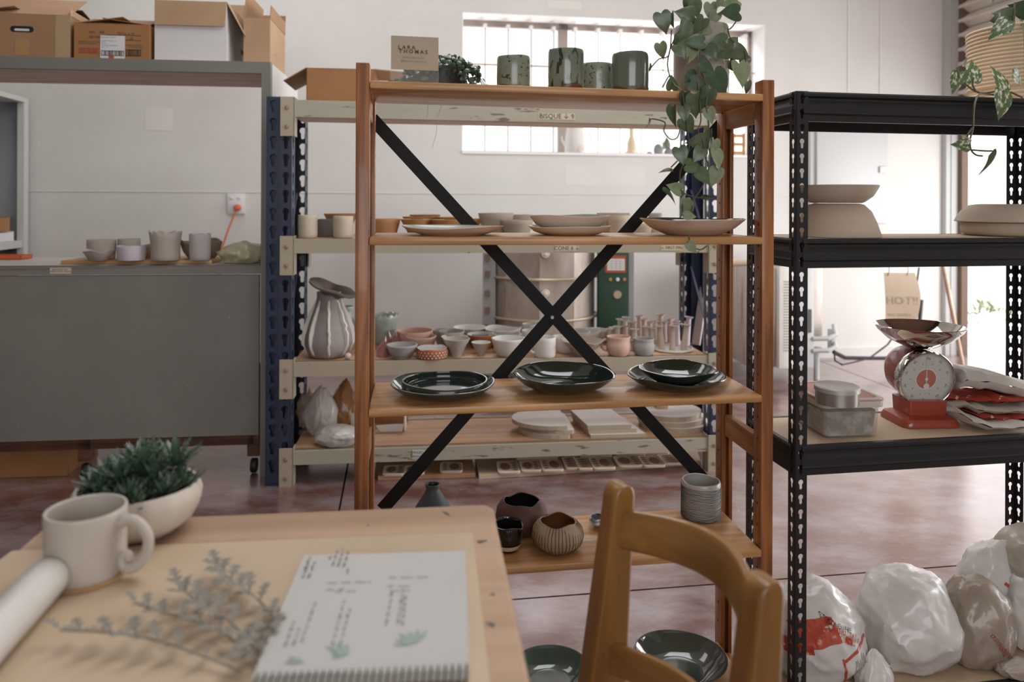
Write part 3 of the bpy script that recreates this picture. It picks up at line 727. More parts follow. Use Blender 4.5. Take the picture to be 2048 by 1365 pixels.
def put_leaves(plant, fr, rows, vdef, seed=3):
    rnd = random.Random(seed); inv = Matrix.Translation(plant.location).inverted() if plant.rotation_euler.z == 0 else None
    for r in rows:
        cx, cy, ln, ang = r[:4]; kind = r[4] if len(r) > 4 else 'a'; v = r[5] if len(r) > 5 else vdef
        if kind == 'n': roll = rnd.choice((-1, 1)) * 1.05; lm = LEAF['n']
        else: roll = rnd.uniform(-.45, .45); lm = LEAF[kind]
        a = radians(ang); bx, by = cx - cos(a) * ln * .45, cy - sin(a) * ln * .45
        b_ = fr.H(bx, by, v); s_ = ln * 1.02 * mpp(b_)
        inst('leaf', lm, plant, leaf_M(b_, fr, ang, s_, rnd.uniform(-.35, .35), roll, inv))
def vines(plant, fr, paths, r=.0016, m_='stem', name='stem'):
    o = Vector(plant.location)
    for path in paths:
        pts = [fr.H(x, y, v) - o for x, y, v in path]
        # smooth the path
        sm = [pts[0]]
        for i in range(len(pts) - 1):
            p0 = pts[max(i - 1, 0)]; p1, p2 = pts[i], pts[i + 1]; p3 = pts[min(i + 2, len(pts) - 1)]
            for q in (.33, .66, 1.):
                sm.append(.5 * ((2 * p1) + (p2 - p0) * q + (2 * p0 - 5 * p1 + 4 * p2 - p3) * q * q + (3 * p1 - p0 - 3 * p2 + p3) * q ** 3))
        MB().tube(sm, r, 5).build(name, M[m_], plant)
# --- philodendron in a tall glazed pot
p = wput(1402, 187, .135, 0); k_ = mpp(p); r = 54 * k_; h = 146 * k_
PH = thing('potted_philodendron', 'trailing heart-leaf philodendron in a tall grey glazed pot on the pine shelf', 'plant', p)
vessel_mb(r, h, 'tumbler', .006, .01, 0, 3, 5, 40).build('pot', [M['planter'], M['planter']], PH, smooth=60)
MB().lathe([(0, h * .93), (r * .9, h * .92)], 24).build('soil', M['soil'], PH)
A_ = .055; B_ = .03; S_ = .10; T_ = -.018
up = [(1371, 29, 42, 190, 'a', A_), (1392, 17, 36, 75, 'a', A_), (1376, 9, 26, 100, 'a', .08), (1368, 63, 44, 110, 'a', B_), (1400, 51, 36, 118, 'a', B_), (1388, 83, 42, 182, 'd', .02),
      (1421, 23, 34, 90, 'p', .08), (1427, 38, 30, 120, 'p', .07), (1459, 26, 42, 178, 'd', .06), (1459, 7, 38, 160, 'p', .08), (1439, 6, 20, 110, 'p', .05), (1327, 45, 42, 75, 'a', S_),
      (1342, 40, 30, 95, 'n', S_), (1324, 101, 32, 72, 'p', S_), (1360, 103, 32, 60, 'a', B_), (1380, 111, 34, 108, 'p', B_), (1433, 84, 40, 178, 'a', B_), (1423, 106, 36, 62, 'd', .02),
      (1451, 106, 38, 150, 'a', B_), (1417, 135, 42, 28, 'd', .01), (1440, 166, 56, 62, 'd', .0), (1379, 158, 36, 150, 'd', .02), (1398, 171, 40, 22, 'd', .0), (1483, 106, 40, 22, 'a', .08),
      (1471, 80, 26, 318, 'a', .09), (1480, 150, 52, 85, 'p', .08), (1496, 175, 26, 88, 'a', .08), (1464, 132, 26, 62, 'a', .09), (1489, 126, 28, 100, 'a', .09), (1344, 166, 30, 272, 'a', .07),
      (1298, 138, 22, 95, 'n', .11), (1412, 62, 26, 140, 'p', .07), (1437, 55, 30, 200, 'p', .08), (1352, 82, 24, 120, 'a', .06)]
low = [(1370, 198, 30, 90, 'd'), (1394, 211, 50, 75, 'a'), (1414, 198, 46, 110, 'd'), (1367, 228, 30, 92, 'a'), (1378, 251, 40, 50, 'a'), (1347, 232, 42, 90, 'n'), (1296, 247, 20, 100, 'n'), (1326, 236, 14, 200, 'n'),
       (1419, 232, 32, 80, 'p'), (1418, 275, 30, 100, 'n'), (1394, 284, 40, 170, 'a'), (1396, 310, 34, 125, 'a'), (1361, 312, 36, 80, 'a'), (1389, 333, 38, 8, 'a'), (1332, 342, 26, 188, 'n'),
       (1426, 296, 36, 100, 'p'), (1433, 319, 40, 82, 'p'), (1429, 354, 38, 110, 'p'), (1407, 354, 36, 52, 'a'), (1347, 376, 34, 200, 'p'), (1342, 392, 38, 30, 'n'), (1419, 394, 28, 18, 'n'),
       (1368, 411, 32, 105, 'p'), (1380, 418, 32, 60, 'p'), (1380, 432, 26, 5, 'p')]
put_leaves(PH, WF, up, A_, 3); put_leaves(PH, WF, [r + (T_,) for r in low], T_, 4)
put_leaves(PH, WF, [(1384, 496, 26, 50, 'p', -.012)], T_, 5)
vines(PH, WF, [[(1400, 60, .1), (1378, 110, .03), (1366, 170, -.012), (1368, 205, T_), (1372, 240, T_), (1378, 300, T_), (1360, 345, T_), (1363, 385, T_), (1366, 425, T_)],
               [(1410, 60, .1), (1400, 130, .03), (1415, 175, -.01), (1412, 210, T_), (1418, 260, T_), (1410, 310, T_), (1418, 335, T_), (1404, 375, T_), (1388, 400, T_), (1384, 425, T_)],
               [(1404, 60, .1), (1395, 130, .02), (1398, 185, -.012), (1402, 240, T_), (1396, 262, T_), (1408, 290, T_), (1404, 330, T_)],
               [(1360, 60, .1), (1343, 90, .1), (1335, 130, .1), (1345, 165, .07), (1362, 180, -.01), (1368, 205, T_)], [(1343, 60, .1), (1338, 110, .1), (1318, 118, .11), (1300, 138, .11)],
               [(1446, 55, .1), (1460, 58, .09), (1474, 40, .07)], [(1455, 57, .09), (1463, 80, .09), (1485, 95, .08), (1492, 120, .08), (1482, 165, .08)],
               [(1362, 250, T_), (1355, 275, T_), (1340, 278, T_), (1328, 262, T_), (1330, 245, T_), (1305, 238, T_), (1298, 242, T_)], [(1325, 175, .08), (1340, 150, .08), (1345, 165, .07)],
               [(1363, 385, T_), (1380, 392, T_), (1400, 396, T_), (1412, 394, T_)], [(1355, 322, T_), (1342, 335, T_)], [(1364, 395, T_), (1350, 378, T_)], [(1378, 470, -.012), (1382, 490, -.012), (1400, 500, -.012), (1414, 492, -.012)]])
# --- small trailing plant in a dark pot
p = wput(884, 162, .14, 0); k_ = mpp(p)
t = thing('potted_creeper', 'small bushy creeper with tiny round leaves in a dark pot behind the card', 'plant', p)
vessel_mb(50 * k_, 46 * k_, 'cup', .003).build('pot', [M['black'], M['black']], t, smooth=60)
MB().lathe([(0, 42 * k_), (46 * k_, 41 * k_)], 20).build('soil', M['soil'], t)
rnd = random.Random(11); mb = MB(); st = []
def leaflet(mb, c, r, rnd):
    n = Vector((rnd.uniform(-1, 1), rnd.uniform(-1.6, .3), rnd.uniform(-.3, 1))).normalized(); a = n.orthogonal().normalized(); b_ = n.cross(a)
    vs = [c + n * r * .25] + [c + (a * cos(q) * (1.0 if abs(q) > .6 else 1.15) + b_ * sin(q)) * r for q in [2 * pi * i / 8 for i in range(8)]]
    mb.add(vs, [(0, i + 1, (i + 1) % 8 + 1) for i in range(8)])
for i in range(480):
    a = rnd.uniform(0, 2 * pi); e = rnd.uniform(-.75, 1.3); R_ = rnd.uniform(50, 68) * k_
    c = Vector((cos(a) * cos(e) * R_ * 1.2, sin(a) * cos(e) * R_ * .8, 34 * k_ + sin(e) * R_ * .6))
    c.z = max(c.z, 3 * k_); leaflet(mb, c, rnd.uniform(3.6, 5.6) * k_, rnd)
for sx, L_ in ((1, 88), (-1, 108), (-1, 96), (-1, 84), (-1, 104), (-1, 100), (1, 84), (-1, 92)):
    pts = []
    for i in range(9):
        q = i / 8; x = sx * (20 + (L_ - 20) * q); z = (44 + 18 * sin(q * 2.6) - 44 * q * q) if L_ < 90 else (46 - 34 * q + 34 * max(0, q - .62) * (3 if L_ > 120 else .6))
        pts.append(Vector((x, -14 + rnd.uniform(-3, 3) + (L_ > 90) * 34, max(z, 2.5))) * k_)
    MB().tube(pts, .0012, 4).build('stem', M['stemd'], t)
    for q in pts[1:]:
        for _ in range(3): leaflet(mb, q + Vector((rnd.uniform(-5, 5), rnd.uniform(-3, 3), rnd.uniform(-3, 6))) * k_, rnd.uniform(3.2, 4.8) * k_, rnd)
mb.build('leaflets', M['leafd'], t, smooth=0, fix=False, kind='stuff')
# --- strings hanging under the top shelf
for path, lab in (([(855, 205, .12), (856, 222, .12), (853, 236, .12)], 'short loose white thread hanging under the top pine shelf'), ([(885, 206, .12), (876, 232, .12), (872, 270, .12), (864, 296, .12)], 'long loose thread with a bent end hanging under the top pine shelf')):
    pts = [WF.H(*q) for q in path]; MB().tube(pts, .0005, 5).build('thread', mat('thread', 'b8ae9f', .8), None, label=lab, cat='thread', group='threads under the top shelf')
# --- second shelf
def wdish(name, label, cx, wpx, ytop, ybase, v, k, kind, mo, mi, dz=0., grp=None, cat='plate', **kw):
    p = wput(cx, ybase, v, k); p.z += dz; r = wpx / 2 * mpp(p); h = (ybase - ytop) * mpp(p)
    return vessel(name, label, cat, p, r, h, kind, M[mo], M[mi], grp, kw.pop('rz', 0.), **kw), p, h
wdish('plate', 'shallow wavy-edged plate with a pale glazed inside, beside the left post', 906, 203, 454, 470, .115, 1, 'plate', 'bisq', 'glz', wz=.22, n=3, seed=3, seg=56, cat='plate')
o, p, h = wdish('bowl', 'lower of two pale wavy bowls stacked at the middle of the second shelf', 1139, 168, 453, 469.5, .115, 1, 'deep', 'bisq', 'glz', wz=.12, wr=.02, n=4, seed=6, seg=48, cat='bowl')
p2 = p.copy(); p2.z += h * .62
vessel('bowl', 'upper of two pale wavy bowls stacked at the middle of the second shelf', 'bowl', p2, 79 * mpp(p), 27 * mpp(p), 'deep', M['bisq'], M['glz'], None, .4, wz=.1, wr=.02, n=4, seed=9, seg=48)
wdish('serving_dish', 'wide pointed-edge serving dish below the trailing philodendron', 1384, 207, 439, 469.5, .115, 1, 'dish', 'bisq', 'green', wz=.08, n=4, seed=4, seg=56, cat='dish', sx=1.)
# --- third shelf, dark green dinnerware
def wplate(name, label, cx, wpx, ybase, k, kind, hpx, v, dz=0., rz=0., cat='plate', **kw):
    p = wput(cx, ybase, v, k); p.z += dz; kk = mpp(p)
    return vessel(name, label, cat, p, wpx / 2 * kk, hpx * kk, kind, M['greenrim'], M['green'], 'dark green dinnerware', rz, t=.005, seg=64, **kw), p
o, p = wplate('dinner_plate', 'large dark green plate under a smaller one, nearest the left post', 886, 208, 790, 2, 'plate', 22, .105, wr=.025, wz=.1, n=5, seed=2)
wplate('side_plate', 'small dark green plate resting in a larger plate by the left post', 890, 172, 785, 2, 'tray', 19, .11, .007, wr=.02, wz=.1, n=4, seed=8)
wplate('shallow_bowl', 'wide glossy dark green bowl alone at the middle of the third shelf', 1127, 207, 775, 2, 'dish', 32, .105, wr=.02, wz=.12, n=4, seed=5, cat='bowl')
wplate('dinner_plate', 'dark green plate under a bowl, nearest the right post', 1353, 196, 770, 2, 'plate', 22, .105, wr=.03, wz=.1, n=6, seed=1)
wplate('bowl', 'dark green bowl standing in a plate near the right post', 1355, 155, 765, 2, 'dish', 27, .105, .008, wr=.03, wz=.1, n=5, seed=12, cat='bowl')
# --- fourth shelf
def w4(px, py): 
    u = None; z = sz(3, .5)
    for _ in range(3): q = WF.loc(onz(px, py, z)); z = sz(3, q.x)
    return WF.w(q.x, q.y, z + .0005), q
p, q = w4(865, 1068); kk = mpp(p)
t = thing('bottle_vase', 'slate black bottle vase with a narrow neck, half hidden by the table', 'vase', p)
vessel_mb(42 * kk, 98 * kk, [(0, 0), (.7, 0), (.95, .12), (1, .3), (.86, .52), (.5, .76), (.31, .9), (.33, .97), (.35, 1)], .004, .03, 0, 3, 2, 32).build('body', [M['slate'], M['black']], t, smooth=60)
p, q = w4(1043, 1064); kk = mpp(p)
vessel('round_pot', 'large round chocolate brown pot with an uneven rim', 'pot', p, 52 * kk, 62 * kk, 'round', M['choc'], M['black'], wr=.02, wz=.06, n=6, seed=3, t=.004, seg=48)
p, q = w4(1016, 1100); kk = mpp(p)
t = thing('bowl', 'small black glazed bowl with a wavy rim beside the table corner', 'bowl', p)
vessel_mb(31 * kk, 50 * kk, 'deep', .003, .03, .14, 4, 5, 40).build('body', [M['blkgl'], M['blkgl']], t, smooth=60)
MB().lathe([(18.5 * kk, 0), (19.5 * kk, 2 * kk), (24 * kk, 9 * kk), (26.6 * kk, 15 * kk)], 40).build('bare_foot', M['bisq'], t, label='unglazed pale foot')
p, q = w4(1115, 1099); kk = mpp(p)
t = thing('striped_bowl', 'round stoneware bowl with vertical dark stripes and an amber inside', 'bowl', p)
mb = vessel_mb(52 * kk, 56 * kk, 'round', .004, .012, .08, 5, 7, 120, flute=40, fk=.012); mb.build('body', [M['stripe'], M['amber']], t, smooth=60)
mb = MB()
pf = [(a * 52 * kk, b_ * 56 * kk) for a, b_ in PROF['round'][1:]]
for i in range(44):
    a = 2 * pi * i / 44; pts = []
    for j in range(len(pf)):
        rr, z = pf[j]; aa = a + .04 * nz(i, z * 40, 0); pts.append(Vector((rr * 1.003 * cos(aa), rr * 1.003 * sin(aa), z * .985)))
    mb.tube(pts, .0011, 4)
mb.build('stripes', mat('brown_stripe', '6b4f35', .6), t, smooth=0)
p, q = w4(1206, 1052); kk = mpp(p)
vessel('pinch_dish', 'small silver-black pinch dish behind the chair post', 'dish', p, 29 * kk, 11 * kk, 'dish', M['greywhite'], M['silver'], wr=.04, wz=.3, n=6, seed=2, t=.003)
p, q = w4(1262, 1084); kk = mpp(p)
t = thing('ring_cone', 'small white cone-shaped dish seen through the chair back', 'dish', p)
mb = MB(); mb.lathe([(0, .004), (32 * kk, .003), (33 * kk, .0), (33 * kk, .004), (30 * kk, .008), (14 * kk, 18 * kk), (3 * kk, 40 * kk), (0, 41 * kk)], 32, lambda rr, z, a, i: (rr * (1 + .03 * sin(3 * a)), z)); mb.build('body', M['greywhite'], t, smooth=50)
p, q = w4(1402, 1032); kk = mpp(p)
t = thing('ribbed_cup', 'grey white cup with fine dark horizontal ribs near the right post', 'cup', p)
r_, h_ = 39 * kk, 70 * kk
vessel_mb(r_, h_, 'tumbler', .004, .015, .03, 4, 6, 48).build('body', [M['greywhite'], M['greywhite']], t, smooth=60)
mb = MB(); rnd = random.Random(5)
for i in range(26):
    z = h_ * (.03 + .86 * i / 25); pts = [Vector((r_ * 1.008 * cos(a), r_ * 1.008 * sin(a), z + .0012 * nz(cos(a) * 2, sin(a) * 2, i * 1.7))) for a in [2 * pi * j / 40 for j in range(41)]]
    mb.tube(pts, .0009, 4, cap=False)
mb.build('ribs', mat('dark_ribs', '4d4740', .6), t, smooth=0)
# --- bottom shelf
M['celad'] = mat('deep_celadon_glaze', '3f4f48', .1, col2='57655a', vs=5, coat=.6)
M['smoke'] = mat('smoky_green_glaze', '4a4e45', .09, col2='3a403a', vs=5, coat=.7)
def w5(px, py):
    q = WF.loc(onz(px, py, sz(4, 0) + .0005)); return WF.w(q.x, q.y, sz(4, 0) + .0005)
p = w5(1097, 1352); p = WF.w(WF.loc(p).x, .12, p.z); kk = mpp(p)
vessel('platter', 'round celadon green platter on the bottom pine shelf beside the table', 'plate', p, 79 * kk, 30 * kk, 'dish', M['greenrim'], M['celad'], wr=.01, wz=.05, n=3, seed=2, t=.005, seg=64)
p = w5(1362, 1350); p = WF.w(WF.loc(p).x, .12, p.z); kk = mpp(p)
vessel('platter', 'round smoky grey-green platter on the bottom pine shelf behind the chair', 'plate', p, 92 * kk, 34 * kk, 'dish', M['greenrim'], M['smoke'], wr=.01, wz=.05, n=3, seed=4, t=.005, seg=64)

# ------------------------------------------------------------------ contents of the black rack
M['stone'] = mat('bone_bisque', 'b9a691', .75, col2='c4b29e', vs=4)
M['stone2'] = mat('bone_bisque_light', 'c3b5a4', .75, col2='b8a894', vs=4)
def bput(px, py, v, k): u = BF.hit(px, py, v)[0]; return BF.w(u, v, BL[k] + .0005)
p = bput(1672, 470, .11, 1); kk = mpp(p)
vessel('bowl', 'deep pale bisque bowl turned upside down on the black rack', 'bowl', p, 83 * kk, 64 * kk, [(0, 0), (.5, 0), (.62, .04), (.78, .25), (.9, .6), (1, 1)], M['stone'], M['stone'], seg=56, t=.005, flip=True)
p2 = p.copy(); p2.z += 64 * kk + .003
vessel('bowl', 'wide pale bisque dish balanced on an upturned bowl', 'bowl', p2, 79 * kk, 34 * kk, 'deep', M['stone2'], M['stone2'], seg=56, t=.004)
p = bput(2030, 466, .12, 1); kk = mpp(p)
vessel('bowl', 'lower of two pale bisque bowls closed rim to rim on the black rack', 'bowl', p, 95 * kk, 25 * kk, 'tray', M['stone'], M['stone'], seg=56, wr=.0)
p2 = p.copy(); p2.z += 27 * kk
vessel('bowl', 'upper of two pale bisque bowls closed rim to rim, turned upside down', 'bowl', p2, 106 * kk, 34 * kk, [(0, 0), (.6, 0), (.75, .07), (.9, .45), (1, 1)], M['stone2'], M['stone2'], seg=56, t=.005, flip=True)
# pothos in a ribbed pot on top
p = bput(2042, 190, .13, 0); kk = mpp(p); r_, h_ = 95 * kk, 150 * kk
PO = thing('potted_pothos', 'variegated trailing pothos in a ribbed cream pot on the black rack', 'plant', p)
mb = MB(); pr = [(0, 0), (r_ * .93, 0)]
for i in range(120):
    z = h_ * (i + .5) / 120; pr.append((r_ * (.965 + .03 * z / h_ + .022 * abs(sin(i / 120 * 20 * pi)) - (.03 if .16 < i / 120 < .2 else 0)), z))
pr += [(r_ * .99, h_), (r_ * .93, h_), (r_ * .92, h_ * .85), (0, h_ * .85)]
mb.lathe(pr, 48); mb.build('pot', mat('ribbed_cream_clay', 'd0bb9f', .7, col2='c4ae92', vs=4), PO, smooth=70)
MB().lathe([(0, h_ * .9), (r_ * .93, h_ * .9)], 24).build('soil', M['soil'], PO)
V1, V2 = .03, -.03
put_leaves(PO, BF, [(2008, 30, 40, 190, 'a', .05), (1988, 40, 26, 160, 'a', .05), (2040, 18, 44, 190, 'd', .06), (2002, 58, 46, 130, 'v', .015), (2022, 52, 30, 330, 'v', .02),
                    (1947, 142, 46, 275, 'v', V1), (1913, 165, 42, 100, 'v', V1), (2003, 153, 54, 262, 'v', V2 + .0), (2045, 155, 44, 20, 'v', V2), (1998, 210, 58, 104, 'v', V2 - .005), (1984, 5, 22, 90, 'n', .05),
                    (1920, 290, 40, 178, 'v', V2), (1967, 333, 52, 115, 'n', V2), (1982, 318, 34, 100, 'n', V2), (1930, 122, 22, 300, 'n', V1)], V1, 9)
vines(PO, BF, [[(2035, 30, .1), (2048, 60, .02), (2050, 180, -.03)], [(2045, 195, V2), (2010, 182, V2), (1960, 186, V1), (1935, 172, V1), (1918, 155, V1), (1914, 135, V1)],
               [(1952, 184, V1), (1945, 170, V1), (1947, 156, V1)], [(2000, 192, V2), (1960, 188, V2 - .01), (1948, 215, V2 - .02), (1946, 255, V2), (1940, 280, V2), (1942, 300, V2), (1952, 310, V2), (1965, 312, V2)],
               [(1946, 255, V2), (1936, 268, V2), (1934, 280, V2)], [(1942, 300, V2), (1970, 302, V2), (1984, 302, V2)], [(2030, 5, .05), (2028, 45, .04)]], .0022)
# lidded container, tin, kitchen scale, towels on the third shelf
def b3(px, py): q = BF.loc(onz(px, py, BL[2])); return q
M['tub'] = mat('cloudy_plastic', 'c4bfb6', .2, col2='aea89e', vs=16, alpha=.35, trans=.0)
M['tubin'] = mat('clay_scraps', '857d72', .9, col2='cbc4ba', vs=24, vk=(.4, .6), bump=1., bs=25, bd=.01)
M['lid'] = mat('milky_lid', 'cfc8bd', .35); M['pinkseal'] = mat('pink_seal', 'c58f83', .5)
M['tin'] = mat('brushed_tin', 'b0aba3', .34, .75, bump=.05, bs=200); M['tintop'] = mat('tin_lid', 'c4c0b8', .42, .5)
q0, q1 = b3(1649, 880), b3(1762, 876)
u_a, u_b = q0.x, q1.x; v_a = (q0.y + q1.y) / 2; dd = .165
t = thing('plastic_container', 'cloudy clip-lid plastic container of clay scraps under a round tin', 'container', BF.w((u_a + u_b) / 2, v_a, BL[2] + .0005), BF.t - .05)
W2 = (u_b - u_a) / 2; kk = BF.w(u_a, v_a, 0).y / F; H2 = 66 * kk
def rrect(w, d, r, n=5):
    pts = []
    for cx, cy, a0 in ((w - r, d - r, 0), (-w + r, d - r, 90), (-w + r, -d + r, 180), (w - r, -d + r, 270)):
        for i in range(n + 1):
            a = radians(a0 + 90 * i / n); pts.append((cx + r * cos(a), cy + r * sin(a)))
    return pts
def loft(rings, cap=(True, True)):
    mb = MB(); n = len(rings[0]); vs = [Vector(p) for r in rings for p in r]
    fs = [(i * n + k, i * n + (k + 1) % n, (i + 1) * n + (k + 1) % n, (i + 1) * n + k) for i in range(len(rings) - 1) for k in range(n)]
    if cap[0]: fs.append(tuple(range(n))[::-1])
    if cap[1]: fs.append(tuple(range((len(rings) - 1) * n, len(rings) * n)))
    mb.add(vs, fs); return mb
def rr3(w, d, r, z, oy=0): return [(x, y + oy, z) for x, y in rrect(w, d, r)]
oy = dd / 2
loft([rr3(W2 * .9, oy * .9, .012, .0, oy), rr3(W2 * .96, oy * .96, .014, .006, oy), rr3(W2 * 1.02, oy * 1.0, .016, H2, oy)], (True, False)).build('tub', M['tub'], t)
loft([rr3(W2 * .86, oy * .86, .012, .003, oy), rr3(W2 * .95, oy * .93, .014, H2 * .8, oy)]).build('clay_scraps', M['tubin'], t)
loft([rr3(W2 * 1.13, oy * 1.06, .018, H2 - .004, oy), rr3(W2 * 1.15, oy * 1.08, .02, H2 + .010, oy), rr3(W2 * 1.12, oy * 1.06, .02, H2 + .016, oy), rr3(W2 * 1.0, oy * .97, .018, H2 + .017, oy), rr3(W2 * .97, oy * .94, .018, H2 + .013, oy)]).build('lid', M['lid'], t)
loft([rr3(W2 * 1.145, oy * 1.075, .02, H2 + .0095, oy), rr3(W2 * 1.155, oy * 1.085, .02, H2 + .012, oy), rr3(W2 * 1.145, oy * 1.075, .02, H2 + .0145, oy)]).build('seal', M['pinkseal'], t)
zt_ = BL[2] + H2 + .0145
q = BF.loc(onz(1674, 806, zt_)); p = BF.w(q.x, q.y, zt_); kk = mpp(p); r_ = 42 * kk
t = thing('round_tin', 'round metal tin standing on the plastic container lid', 'tin', p)
MB().lathe([(0, 0), (r_ * .97, 0), (r_ * .98, .002), (r_ * .98, 34 * kk)], 40).build('body', M['tin'], t)
MB().lathe([(r_ * .985, 25 * kk), (r_ * 1.03, 25 * kk), (r_ * 1.03, 33 * kk), (r_ * .99, 35 * kk), (r_ * .94, 34 * kk), (0, 34.5 * kk)], 40).build('lid', M['tintop'], t)
# scale
M['red'] = mat('red_enamel', 'a3452f', .3, col2='8f3a28', vs=5, coat=.4); M['chrome'] = mat('chrome', 'd6d3d0', .06, 1.)
M['dial'] = mat('dial_face', 'c3c3b7', .5)
q = b3(1838, 858); q = Vector((BF.loc(onz(1838, 843, BL[2])).x, BF.loc(onz(1838, 843, BL[2])).y, 0)); p = BF.w(q.x, q.y, BL[2] + .0005); kk = mpp(p)
SR = radians(9.5 + 22)   # dial turned towards the right of the rack front
KS = thing('kitchen_scale', 'red kitchen scale with a round dial and a shiny steel pan', 'scale', p, radians(3))
bw_, bd_ = 58 * kk, 50 * kk
loft([rr3(bw_, bd_, .02, 0), rr3(bw_, bd_, .02, .008), rr3(bw_ * .93, bd_ * .92, .02, .018), rr3(bw_ * .72, bd_ * .68, .012, .024)]).build('base', M['red'], KS)
loft([rr3(38 * kk, 30 * kk, .006, .022), rr3(40 * kk, 32 * kk, .008, 48 * kk)]).build('neck', M['red'], KS)
dr = 55 * kk; zc = (843 - 750) * kk
bd = Matrix.Translation((0, 0, zc)) @ Matrix.Rotation(radians(9), 4, 'X') @ Matrix.Rotation(pi / 2, 4, 'X')   # local +z -> towards the viewer
MB().lathe([(0, -.085), (dr * .45, -.082), (dr * .75, -.07), (dr * .93, -.045), (dr * .98, .0), (dr * .99, .018)], 44, M=bd).build('housing', M['red'], KS, smooth=60)
MB().lathe([(dr * .995, .006), (dr * 1.02, .008), (dr * 1.03, .02), (dr * 1.035, .032), (dr * 1.0, .0365), (dr * .96, .035), (dr * .95, .03)], 48, M=bd).build('chrome_rim', M['chrome'], KS, smooth=60)
df = MB().lathe([(0, .029), (dr * .96, .029)], 44, M=bd).build('dial', M['dial'], KS)
MB().lathe([(0, .0295), (dr * .36, .0295)], 32, M=bd).build('dial_centre', mat('dial_orange', 'b14a2a', .5), df)
MB().lathe([(dr * .36, .0296), (dr * .4, .0296)], 32, M=bd).build('centre_ring', M['paper'], df)
mb = MB()
for i in range(100):
    a = 2 * pi * i / 100; l = .1 if i % 10 == 0 else .06 if i % 5 == 0 else .035
    Ra = Matrix.Rotation(a, 4, 'Z'); mb.add([bd @ Ra @ Vector(v) for v in ((-.0003, dr * .92, .0297), (.0003, dr * .92, .0297), (.0003, dr * (.92 - l), .0297), (-.0003, dr * (.92 - l), .0297))], [(0, 1, 2, 3)])
mb.build('tick_marks', M['ink'], df, smooth=0, fix=False)
for i, s_ in enumerate(('2kg', '200', '400', '600', '800', '1kg', '200', '400', '600', '800')):
    a = -2 * pi * i / 10; lettering(s_, .0085 if 'k' in s_ else .006, bd @ Matrix.Rotation(a, 4, 'Z') @ Matrix.Translation((0, dr * .78, .0292)), M['ink'], df)
for i, s_ in enumerate(('4', '8', '1', '12', '2', '4', '8', '3', '12', '4')):
    a = -2 * pi * (i + .5) / 10; lettering(s_, .0065, bd @ Matrix.Rotation(a, 4, 'Z') @ Matrix.Translation((0, dr * .58, .0292)), M['ink'], df)
mb = MB(); Rn = bd @ Matrix.Rotation(radians(4), 4, 'Z')
mb.add([Rn @ Vector(v) for v in ((-.0012, 0, .031), (.0012, 0, .031), (.0004, dr * .72, .031), (-.0004, dr * .72, .031))], [(0, 1, 2, 3)])
mb.lathe([(0, .0312), (.004, .0312), (.004, .0305)], 14, M=Rn)
mb.lathe([(0, .0311), (.0075, .0311)], 14, M=Rn @ Matrix.Translation((0, -.018, 0))); mb.add([Rn @ Vector(v) for v in ((-.001, -.012, .031), (.001, -.012, .031), (.001, 0, .031), (-.001, 0, .031))], [(0, 1, 2, 3)])
mb.build('needle', M['paper'], df, smooth=0, fix=False)
MB().lathe([(dr * .95, .0325), (dr * .7, .037), (dr * .4, .040), (0, .041)], 40, M=bd).build('dial_glass', mat('dial_glass', 'ffffff', .03, alpha=.10, spec=.8), df, smooth=180)
zp = (843 - 696) * kk
MB().lathe([(.011, zc + dr * .9), (.011, zp + .003), (0, zp + .003)], 16).build('pillar', M['red'], KS)
pr_ = 83 * kk; ph = 44 * kk
prof = [(0, zp + .001), (pr_ * .35, zp + .003), (pr_ * .7, zp + ph * .38), (pr_ * .93, zp + ph * .8), (pr_ * .985, zp + ph), (pr_ * 1.0, zp + ph * 1.01), (pr_ * .985, zp + ph * 1.03), (pr_ * .97, zp + ph), (pr_ * .91, zp + ph * .84), (pr_ * .68, zp + ph * .42), (pr_ * .35, zp + .006), (0, zp + .004)]
MB().lathe(prof, 56).build('pan', M['chrome'], KS, smooth=80)
